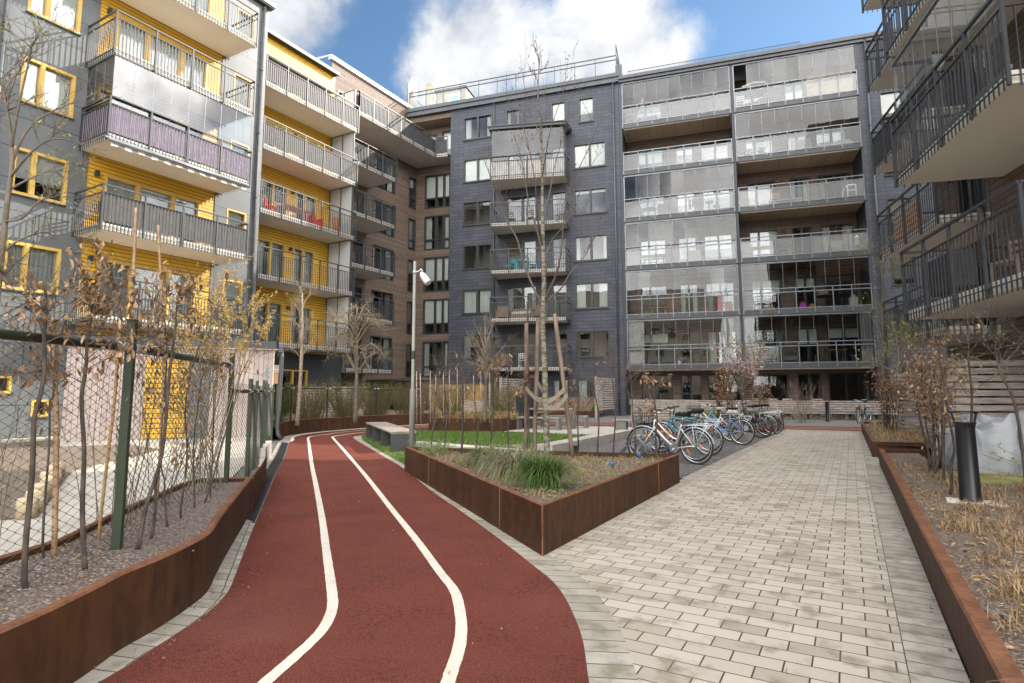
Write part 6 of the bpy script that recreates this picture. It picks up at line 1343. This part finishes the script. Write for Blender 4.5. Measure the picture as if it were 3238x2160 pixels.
def litter():
    rr=random.Random(14); m_=MB()
    for k in range(120):
        t=rr.random(); i=rr.randrange(int(len(tl)*.12),int(len(tl)*.55)); p=tl[i]; x,y=p[0]-rr.uniform(-.05,.32),p[1]+rr.uniform(-.1,.3)
        leaf(m_,(x,y,.012),V((rr.gauss(0,1),rr.gauss(0,1),.1)),rr.uniform(.012,.03),rr,rr.choice((0,0,1)))
    for k in range(70): leaf(m_,(rr.uniform(-2.3,.4),rr.uniform(2.5,14),.012),V((rr.gauss(0,1),rr.gauss(0,1),.1)),rr.uniform(.012,.03),rr,rr.choice((0,1)))
    for k in range(60):
        y=rr.uniform(3,13); leaf(m_,(.40+rr.gauss(0,.02),y,.012),V((rr.gauss(0,1),rr.gauss(0,1),.3)),rr.uniform(.012,.03),rr,2)
    for k in range(60):
        x=rr.uniform(-12,-2); q=min(tr,key=lambda p:abs(p[0]-x)); leaf(m_,(q[0]-rr.uniform(.1,3),q[1]-rr.uniform(0,.6),.014),V((rr.gauss(0,1),rr.gauss(0,1),.1)),rr.uniform(.01,.03),rr,rr.choice((0,1)))
    # bark litter inside the left planter and mulch bed
    for k in range(520):
        i=rr.randrange(len(wb)-1); p=wb[i]; u=rr.random(); q=bk[min(len(bk)-1,int(u*len(bk)))]; t=rr.random(); leaf(m_,(p[0]+(q[0]-p[0])*t,p[1]+(q[1]-p[1])*t,.356),V((rr.gauss(0,1),rr.gauss(0,1),.1)),rr.uniform(.012,.035),rr,rr.choice((0,0,1)))
    o=m_.build('leaf_litter',['dry_leaf','dry_leaf_pale','bush_green','straw']); o['kind']='stuff'; o['label']='scattered fallen leaves along the track edge and paving'
bk=[(-3.3,-1.2),(-4.25,1.1),(-4.72,2.1),(-5.6,3.05),(-6.42,4.0)]
litter()
# ------------------------------------------------------------------ things on the balconies
def chair(fr,s,t,z,mat,label,face=1,group=None,style='plain',seatm=None,rz=0.):
    p=fr.pt(s,t,z); ang=math.atan2(fr.d.y,fr.d.x)+rz; f=Fr((p.x,p.y,z),(math.cos(ang),math.sin(ang)))
    o=empty('chair',p,label,'chair',group,world=True); m_=MB(f); k=.21
    for a in (-k,k):
        for b in (-k,k): m_.bar(f.pt(a*1.05,b*1.05,0),f.pt(a,b,.45),.03); 
    m_.build('legs' if False else 'leg_frame',mat,o); m_=MB(f)
    if style=='lounge': m_.box(-.32,.32,-.32,.32,.18,.42); m_.box(-.38,-.3,-.32,.32,.1,.62); m_.box(.3,.38,-.32,.32,.1,.62)
    else: m_.box(-k-.02,k+.02,-k-.02,k+.02,.44,.47)
    m_.build('seat',seatm or mat,o); m_=MB(f); b=-k*face
    if style=='loop':
        for q in (0,.09,.18): m_.tube([f.pt(-k,b,.47),f.pt(-k*1.15,b-.03*face,.62+q),f.pt(0,b-.06*face,.72+q*.6),f.pt(k*1.15,b-.03*face,.62+q),f.pt(k,b,.47)],.016,5)
    elif style=='lounge': m_.box(-.36,.36,b-.12,b,.3,.88)
    else:
        m_.bar(f.pt(-k,b,.47),f.pt(-k,b-.04*face,.88),.03); m_.bar(f.pt(k,b,.47),f.pt(k,b-.04*face,.88),.03)
        for zz in (.60,.72,.84): m_.bar(f.pt(-k,b-.03*face,zz),f.pt(k,b-.03*face,zz),.02,.06)
    m_.build('backrest',mat,o); return o
def table(fr,s,t,z,w,d,h,mat,label,round_=False,top=None):
    p=fr.pt(s,t,z); o=empty('table',p,label,'table',world=True); m_=MB(fr)
    if round_: m_.lathe(p,[(w/2,h-.03),(w/2,h)],20)
    else: m_.box(s-w/2,s+w/2,t-d/2,t+d/2,z+h-.04,z+h)
    m_.build('tabletop',top or mat,o); m_=MB(fr)
    for a in (-1,1):
        for b in (-1,1): m_.bar(fr.pt(s+a*w*.38,t+b*d*.38,z),fr.pt(s+a*w*.36,t+b*d*.36,z+h-.04),.04)
    m_.build('legs' if False else 'leg_frame',mat,o); return o
def pot(fr,s,t,z,h,label,mat='terracotta',leafm='bush_green',seed=1,n=90,r=.13):
    p=fr.pt(s,t,z); o=empty('potted_plant',p,label,'potted plant',world=True); m_=MB(); m_.lathe(p,[(r*.7,0),(r,.25),(r*.95,.25),(0,.22)],12); m_.build('pot',mat,o); rr=random.Random(seed); l=MB()
    for i in range(n): q=p+V((rr.gauss(0,.11),rr.gauss(0,.11),.25+rr.random()*(h-.25))); leaf(l,q,V((rr.gauss(0,1),rr.gauss(0,1),.6)),rr.uniform(.06,.13),rr)
    l.build('foliage',leafm,o); return o
def parasol(fr,s,t,z,h,r,label,open_=True):
    p=fr.pt(s,t,z); o=empty('parasol',p,label,'parasol',world=True); m_=MB(); m_.tube([p,p+V((0,0,h))],.02,6); m_.build('pole','white_metal',o); m_=MB()
    if open_: 
        n=8
        for i in range(n):
            a,b=2*math.pi*i/n,2*math.pi*(i+1)/n; A=p+V((math.cos(a)*r,math.sin(a)*r,h-.42)); B=p+V((math.cos(b)*r,math.sin(b)*r,h-.42)); m_.face([p+V((0,0,h)),A,B]); m_.face([A,A-V((0,0,.12)),B-V((0,0,.12)),B])
    else: m_.lathe(p,[(.03,h-1.0),(.16,h-.95),(.13,h-.5),(.02,h+.05),(0,h+.06)],8)
    m_.build('canopy','fabric_light',o); return o
Z=lambda k: LB[k]+.26
for i,(s_,l) in enumerate(((10.95,'leftmost white armchair with looped back on the top glazed balcony'),(11.5,'middle white armchair with looped back on the top glazed balcony'),(12.05,'right white armchair with looped back on the top glazed balcony'))): chair(FS,s_,-.55,Z(5),'chair_white',l,-1,'white chairs on the top balcony','loop')
parasol(FS,11.65,-1.0,Z(5),2.05,.7,'closed white parasol behind the white chairs on the top balcony',False); table(FS,11.9,-1.15,Z(5),1.2,.7,.72,'chair_white','white table behind the white chairs on the top balcony')
parasol(FS,18.1,-.95,Z(5),1.95,.85,'open white parasol on the right top balcony'); chair(FS,17.25,-.6,Z(5),'chair_white','white chair at the left end of the right top balcony',-1); table(FS,18.6,-.8,Z(5),.9,.7,.6,'fabric_lilac','low lilac covered table under the open parasol',True)
bn=empty('banner',FS.pt(21.8,-.09,Z(5)),'beige cloth banner with brown lettering ELCYKELPUNKTEN. on the top right balcony','banner',world=True)
m_=MB(FS); m_.box(20.7,22.95,-.115,-.10,Z(5)+.05,Z(5)+1.22); m_.build('cloth','beige_banner',bn)
cu=bpy.data.curves.new('lettering','FONT'); cu.body='ELCYKELPUNKTEN.'; cu.size=.235; cu.extrude=.003; to=bpy.data.objects.new('lettering',cu); COL.objects.link(to); bpy.context.view_layer.update()
me=bpy.data.meshes.new_from_object(to.evaluated_get(bpy.context.evaluated_depsgraph_get())); bpy.data.objects.remove(to); bpy.data.curves.remove(cu)
xs=[v.co.x for v in me.vertices]; W_=max(xs)-min(xs); kx=1.66/W_
for v in me.vertices: q=FS.pt(21.22+v.co.x*kx,-.094+v.co.z*.3,Z(5)+.62+v.co.y*.95); v.co=q
me.materials.append(MATS['banner_ink']); lo=bpy.data.objects.new('lettering',me); COL.objects.link(lo); lo.parent=bn; lo.location=-bn.location
m_=MB(FS)
for c_ in (20.84,21.08): m_.tube([FS.pt(c_+.09*math.cos(2*math.pi*i/14),-.092,Z(5)+.66+.09*math.sin(2*math.pi*i/14)) for i in range(15)],.008,4,caps=False)
for a,b in (((20.84,.66),(20.92,.80)),((20.92,.80),(21.03,.80)),((21.03,.82),(21.08,.66)),((20.96,.66),(21.03,.80)),((20.84,.66),(20.96,.66))): m_.bar(FS.pt(a[0],-.092,Z(5)+a[1]),FS.pt(b[0],-.092,Z(5)+b[1]),.014)
m_.build('bicycle_mark','banner_ink',bn)
m_=MB(FS); 
for i in range(40): u0,u1=13.5+i*.08,13.58+i*.08; m_.lq([(u0,-.10-.01*(i%2),Z(5)+.08),(u1,-.10-.01*((i+1)%2),Z(5)+.08),(u1,-.10-.01*((i+1)%2),Z(5)+.92),(u0,-.10-.01*(i%2),Z(5)+.92)])
tag(m_.build('privacy_cloth','fabric_grey'),'grey cloth stretched behind the top left glass balustrade','screen')
# fourth floor right: plants, sofa
for i,(s_,h,l) in enumerate(((17.2,.5,'small potted plant at the left end of the fourth floor glazed balcony'),(17.6,.6,'bushy potted plant second from left on the fourth floor glazed balcony'),(18.3,.6,'potted plant in a white pot on the fourth floor glazed balcony'),(19.4,1.2,'tall leafy potted plant in the middle of the fourth floor glazed balcony'))): pot(FS,s_,-.6,Z(4),h,l,'cream_plastic' if i==2 else 'terracotta',seed=i,n=80+i*40)
chair(FS,20.5,-.9,Z(4),'fabric_light','pale upholstered armchair on the fourth floor glazed balcony',-1,None,'lounge'); o=empty('sofa',FS.pt(22,-1,Z(4)),'pale sofa with cushions at the right end of the fourth floor balcony','sofa',world=True); m_=MB(FS); m_.box(21.2,22.9,-1.4,-.6,Z(4)+.1,Z(4)+.42); m_.build('seat','slab_paint',o); m_=MB(FS); m_.box(21.3,21.8,-1.2,-.8,Z(4)+.43,Z(4)+.6); m_.box(22.2,22.8,-1.2,-.8,Z(4)+.43,Z(4)+.62); m_.build('cushions','chair_white',o)
# third floor
chair(FS,11.1,-.6,Z(3),'rattan','large rattan armchair at the left end of the third floor glazed balcony',1,None,'lounge'); table(FS,11.9,-.9,Z(3),.9,.9,.72,'rattan','round dark table beside the large rattan armchair',True,'frame_dark'); chair(FS,12.8,-.8,Z(3),'rattan','smaller rattan armchair right of the round table',-1,None,'lounge')
o=empty('cat_tree',FS.pt(15.8,-.8,Z(3)),'beige cat scratching tree with round platforms on the third floor balcony','cat tree',world=True)
for dx,h in ((0,1.35),(-.45,.75)):
    m_=MB(); p=FS.pt(15.8+dx,-.8,Z(3)); m_.lathe(p,[(.2,0),(.2,.05),(.05,.06),(.05,h-.06),(.22,h-.05),(.22,h+.04),(0,h+.05)],14); m_.build('post','cream_panel',o)
o=empty('drying_rack',FS.pt(14.6,-.8,Z(3)),'laundry rack hung with dark clothes on the third floor balcony','drying rack',world=True); m_=MB(FS); 
for q in (-.4,.4): m_.bar(FS.pt(14.6+q,-1.1,Z(3)),FS.pt(14.6+q,-.5,Z(3)+1.05),.02); m_.bar(FS.pt(14.6+q,-.5,Z(3)),FS.pt(14.6+q,-1.1,Z(3)+1.05),.02)
for q in range(5): m_.bar(FS.pt(14.1,-1.1+.15*q,Z(3)+1.05),FS.pt(15.1,-1.1+.15*q,Z(3)+1.05),.012)
m_.build('frame','white_metal',o); m_=MB(FS); 
for q in range(5): m_.box(14.2+q*.18,14.34+q*.18,-.82,-.80,Z(3)+.45+.1*(q%2),Z(3)+1.04)
m_.build('clothes','fabric_dark',o)
chair(FS,18.9,-1.,Z(3),'box_wood','slatted wooden garden chair on the open third floor balcony',-1); table(FS,19.4,-.7,Z(3),1.6,.8,.35,'chair_white','low table under a white cloth on the open third floor balcony'); pot(FS,17.4,-.6,Z(3),.7,'green potted plant on the open third floor balcony',seed=9)
o=empty('shelf',FS.pt(22.7,-.5,Z(3)),'white tubular frame at the right end of the open third floor balcony','frame',world=True); m_=MB(FS)
for a,b in (((22.45,0),(22.45,.85)),((22.85,0),(22.85,.85)),((22.45,.85),(22.85,.85)),((22.45,.55),(22.85,.55)),((22.45,.02),(22.85,.02)),((22.2,0),(22.2,.55)),((22.2,.55),(22.45,.85))): m_.bar(FS.pt(a[0],-.5,Z(3)+a[1]),FS.pt(b[0],-.5,Z(3)+b[1]),.045)
m_.build('tube_frame','chair_white',o)
# second floor
table(FS,12.1,-.9,Z(2),1.5,.75,.74,'frame_dark','long dark table on the second floor glazed balcony'); m_=MB(FS); m_.box(11.5,12.8,-.5,-.25,Z(2)+.40,Z(2)+.45); m_.box(11.55,11.62,-.48,-.27,Z(2),Z(2)+.4); m_.box(12.68,12.75,-.48,-.27,Z(2),Z(2)+.4); tag(m_.build('bench','frame_dark'),'dark wooden bench before the long table on the second floor','bench')
for s_,r_,l in ((13.55,.13,'smaller white globe lamp on the second floor balcony floor'),(13.85,.17,'larger white globe lamp on the second floor balcony floor')): m_=MB(); m_.lathe(FS.pt(s_,-.5,Z(2)),[(r_*math.sin(math.pi*i/10)+.001,r_-r_*math.cos(math.pi*i/10)) for i in range(11)],16); tag(m_.build('globe_lamp','chair_white'),l,'globe lamp')
chair(FS,10.9,-.9,Z(2),'rattan_grey','grey rattan armchair at the left end of the second floor balcony',1,None,'lounge'); chair(FS,14.4,-1.0,Z(2),'cream_plastic','pale armchair on the second floor glazed balcony',-1,None,'lounge')
table(FS,18.2,-.9,Z(2),1.7,.8,.76,'frame_dark','dark slatted table on the open second floor balcony'); chair(FS,17.3,-.7,Z(2),'frame_dark','dark wire chair left of the slatted table',-1); chair(FS,19.1,-.7,Z(2),'frame_dark','dark wire chair right of the slatted table',-1); m_=MB(FS); m_.box(17.8,18.3,-.75,-.45,Z(2)+.0,Z(2)+.32); tag(m_.build('storage_box','plastic_blue'),'blue storage box under the slatted table','box')
chair(FS,21.8,-.8,Z(2),'rattan_grey','large grey rattan armchair on the open second floor balcony',1,None,'lounge'); o=empty('lantern',FS.pt(22.75,-.5,Z(2)),'tall white lantern on a stand at the right end of the second floor balcony','lantern',world=True); m_=MB(FS); p=FS.pt(22.75,-.5,Z(2)); m_.box(22.6,22.9,-.65,-.35,.0+Z(2)+.38,Z(2)+.42); m_.lathe(p,[(.13,.42),(.14,.45),(.14,.80),(.16,.82),(.03,.98),(0,1.0)],8); m_.build('lamp','white_metal',o)
# first floor
o=empty('table',FS.pt(21.6,-.7,Z(1)),'dark round table crowded with bags on the first floor glazed balcony','table',world=True); m_=MB(FS); m_.lathe(FS.pt(21.4,-.8,Z(1)),[(.06,0),(.06,.68),(.75,.70),(.75,.74)],18); m_.build('tabletop','frame_dark',o)
for s_,w_,h,zz,mt,l in ((19.95,.35,.34,0,'purple_bag','purple bag on the first floor balcony floor'),(20.4,.3,.25,0,'terracotta','brown paper bag beside the purple bag'),(21.0,.45,.22,.74,'beige_banner','beige paper bags on top of the crowded table'),(22.4,.4,.55,0,'lamp_white','white plastic sacks at the right of the crowded table'),(18.3,.55,.2,0,'box_wood','low wooden crate on the first floor balcony floor'),(16.2,.4,.5,0,'box_wood','wooden stool on the first floor left balcony'),(15.7,.35,.9,0,'red_cloth','red checked blanket hanging over a chair, first floor left'),(14.9,.25,.25,0,'terracotta','terracotta flowerpot on the first floor left balcony')): m_=MB(FS); m_.prism([(s_-w_/2,-.65),(s_+w_/2,-.62),(s_+w_*.45,-.38),(s_-w_*.45,-.36)],Z(1)+zz,Z(1)+zz+h); m_.prism([(s_-w_*.3,-.58),(s_+w_*.3,-.56),(s_+w_*.25,-.44),(s_-w_*.25,-.42)],Z(1)+zz+h,Z(1)+zz+h*1.25); tag(m_.build('bag' if 'bag' in mt or 'bag' in l or 'sack' in l else 'crate' if 'crate' in l else 'stool' if 'stool' in l else 'blanket' if 'blanket' in l else 'flowerpot',mt),l,'bag' if 'bag' in l or 'sack' in l else 'crate' if 'crate' in l else 'stool' if 'stool' in l else 'blanket' if 'blanket' in l else 'flowerpot')
m_=MB(FS); p=FS.pt(12.3,-.7,Z(1)); table(FS,12.3,-.9,Z(1),1.0,.7,.5,'box_wood','low wooden table on the first floor left balcony'); chair(FS,13.2,-.8,Z(1),'orange_wood','orange brown chair on the first floor left balcony',-1)
# lowest floor: curtains and dining sets
def curtain(s0,s1,z0,z1,mat,label,t=-.14,waist=0):
    m_=MB(FS); n=16; R=8
    for j in range(R):
        for i in range(n):
            def pt(i,j):
                f=j/R; k=1-waist*math.sin(math.pi*f)**2; c=(s0+s1)/2; s_=c+(s0+(s1-s0)*i/n-c)*k; return (s_,t-.035*math.sin(i*1.57+1)*(.6+.4*f),z1+(z0-z1)*f)
            a,b,c,d=pt(i,j),pt(i+1,j),pt(i+1,j+1),pt(i,j+1); m_.face([FS.pt(*a),FS.pt(*b),FS.pt(*c),FS.pt(*d)],None,0,True)
    return tag(m_.build('curtain',mat),label,'curtain')
curtain(10.6,11.5,Z(0)+.1,LB[1]-.1,'fabric_light','white curtain hanging at the left end of the lowest glazed balcony'); curtain(15.85,16.4,Z(0)+.1,LB[1]-.1,'fabric_light','white gathered curtain left of the divider on the lowest balcony',waist=.45)
curtain(16.95,17.45,Z(0)+.05,LB[1]-.05,'curtain_grey','grey curtain right of the divider on the lowest balcony'); curtain(22.55,23.1,Z(0)+.05,LB[1]-.05,'curtain_grey','grey curtain at the right end of the lowest balcony')
table(FS,21.5,-.9,Z(0),1.0,.8,.74,'rattan','dining table between two bentwood chairs on the lowest balcony',False,'box_wood'); chair(FS,20.7,-.8,Z(0),'frame_dark','bentwood chair left of the dining table on the lowest balcony',-1,rz=1.3); chair(FS,22.3,-.8,Z(0),'frame_dark','bentwood chair right of the dining table on the lowest balcony',-1,rz=-1.3)
chair(FS,18.1,-.8,Z(0),'rattan_grey','grey wicker armchair right of the grey curtain on the lowest balcony',1,None,'lounge'); chair(FS,19.2,-.7,Z(0),'rattan_grey','grey wicker armchair near the middle of the right lowest balcony',1,None,'lounge'); chair(FS,12.0,-.8,Z(0),'frame_dark','dark lounge chair on the left lowest balcony',-1,None,'lounge'); chair(FS,12.8,-.9,Z(0),'frame_dark','second dark lounge chair, right of the first one',-1,None,'lounge'); pot(FS,13.4,-.5,Z(0),.42,'white flowers in a white pot on the left lowest balcony','chair_white','fabric_light',seed=4,n=60)
# slate block balconies
YB=[2.62+2.93*k+.18 for k in range(5)]
chair(FS,3.55,.9,YB[2],'teal_paint','left turquoise folding chair on the slate block balcony',-1,'turquoise balcony set',rz=1.2); chair(FS,5.0,.75,YB[2],'teal_paint','right turquoise folding chair on the slate block balcony',-1,'turquoise balcony set',rz=-1.2); table(FS,4.3,.85,YB[2],.65,.65,.7,'teal_paint','round turquoise folding table on the slate block balcony',True)
chair(FS,3.7,.9,YB[3],'frame_dark','left dark chair on the fourth slate block balcony',-1); chair(FS,4.9,.8,YB[3],'frame_dark','right dark chair on the fourth slate block balcony',-1)
chair(FS,3.1,1.0,YB[1],'rattan','left wicker armchair on the second slate block balcony',1,None,'lounge',rz=.2); chair(FS,5.4,.8,YB[1],'rattan','right wicker armchair on the second slate block balcony',1,None,'lounge',rz=-.2); o=empty('sofa',FS.pt(4.2,.5,YB[1]),'wicker sofa with pale striped cushions on the second slate block balcony','sofa',world=True); m_=MB(FS); m_.box(3.6,4.9,.2,.8,YB[1]+.05,YB[1]+.38); m_.box(3.6,4.9,.15,.3,YB[1]+.38,YB[1]+.75); m_.build('frame','rattan',o); m_=MB(FS); m_.box(3.65,4.85,.31,.8,YB[1]+.39,YB[1]+.52); m_.build('cushions','fabric_light',o)
chair(FS,3.2,.9,YB[0],'rattan','wicker armchair on the lowest slate block balcony',1,None,'lounge'); chair(FS,4.4,.8,YB[0],'chair_white','white chair on the lowest slate block balcony',-1)
# yellow wing: third balcony with red things; brown wing chairs
yb=9.44
chair(F2,17.6,.9,yb,'red_cloth','red folding chair on the third yellow wing balcony',1,rz=.6); table(F2,18.9,.9,yb,1.5,.75,.72,'orange_wood','reddish wooden table on the third yellow wing balcony'); chair(F2,20.2,.8,yb,'red_cloth','red cushioned armchair right of the reddish table',1,None,'lounge'); chair(F2,18.2,.35,yb,'orange_wood','wooden chair behind the reddish table',-1)
for i in range(3): m_=MB(F2); m_.bar(F2.pt(21.35+i*.1,1.2,yb),F2.pt(21.45+i*.1,.9,yb+.95),.03,.3); tag(m_.build('folded_chair','box_wood'),'folded wooden chair leaning at the right end of the third yellow wing balcony','folded chair','folded chairs on the yellow wing')
pot(F2,16.7,1.3,yb+.75,.55,'basket of rust coloured dry flowers hung on the third yellow wing railing','frame_dark','dry_leaf_pale',seed=3,n=160)
for k,zb in enumerate(z3[:5]):
    for j,(s_,l) in enumerate(((24.4,'left'),(25.9,'right'))):
        if k<4: chair(F3,s_,1.2,zb+.2,['frame_dark','rattan_grey','rattan','frame_dark'][k],'%s dark chair on the %s brown wing balcony from the top'%(l,['uppermost small','second small','third small','fourth small'][k]),-1)
m_=MB(F3); m_.lathe(F3.pt(23.9,1.9,z3[3]+.2),[(.13,0),(.13,.7),(.10,.72),(0,.73)],12); tag(m_.build('lantern','lamp_white'),'white cylindrical lantern on the fourth small brown wing balcony','lantern')
# first floor of grey block: chair; right block: crate panel and planter boxes
chair(F1,9.9,.9,6.68,'frame_dark','dark garden chair at the left end of the grey screened balcony',1,rz=.8)
m_=MB(FW); m_.box(.6,2.6,1.6,1.7,5.85+.35,5.85+1.15); 
for i in range(14):
    for j in range(5): m_.box(.66+i*.138,.74+i*.138,1.7,1.712,6.26+j*.17,6.36+j*.17,1)
tag(m_.build('lattice_panel',['orange_wood','beige_banner']),'orange brown lattice panel behind the railing of a far right balcony','lattice panel')
m_=MB(FA); m_.box(.5,1.9,1.45,1.8,3.3,3.95); tag(m_.build('storage_box','fabric_dark'),'dark storage box on the low right balcony','box')
chair(FA,2.6,1.2,3.1,'rattan','wooden chair on the low right balcony',1,rz=.5)
# ground floor chairs behind the long bench
for i,(s_,l) in enumerate(((18.1,'left pale deck chair behind the timber bench'),(18.8,'second pale deck chair behind the timber bench'),(20.2,'right pale deck chair behind the timber bench'))): chair(FS,s_,.6,0.15,'slat_wood',l,1,'deck chairs behind the bench',rz=math.pi)
for o in bpy.data.objects:
    if '_w' in o: del o['_w']
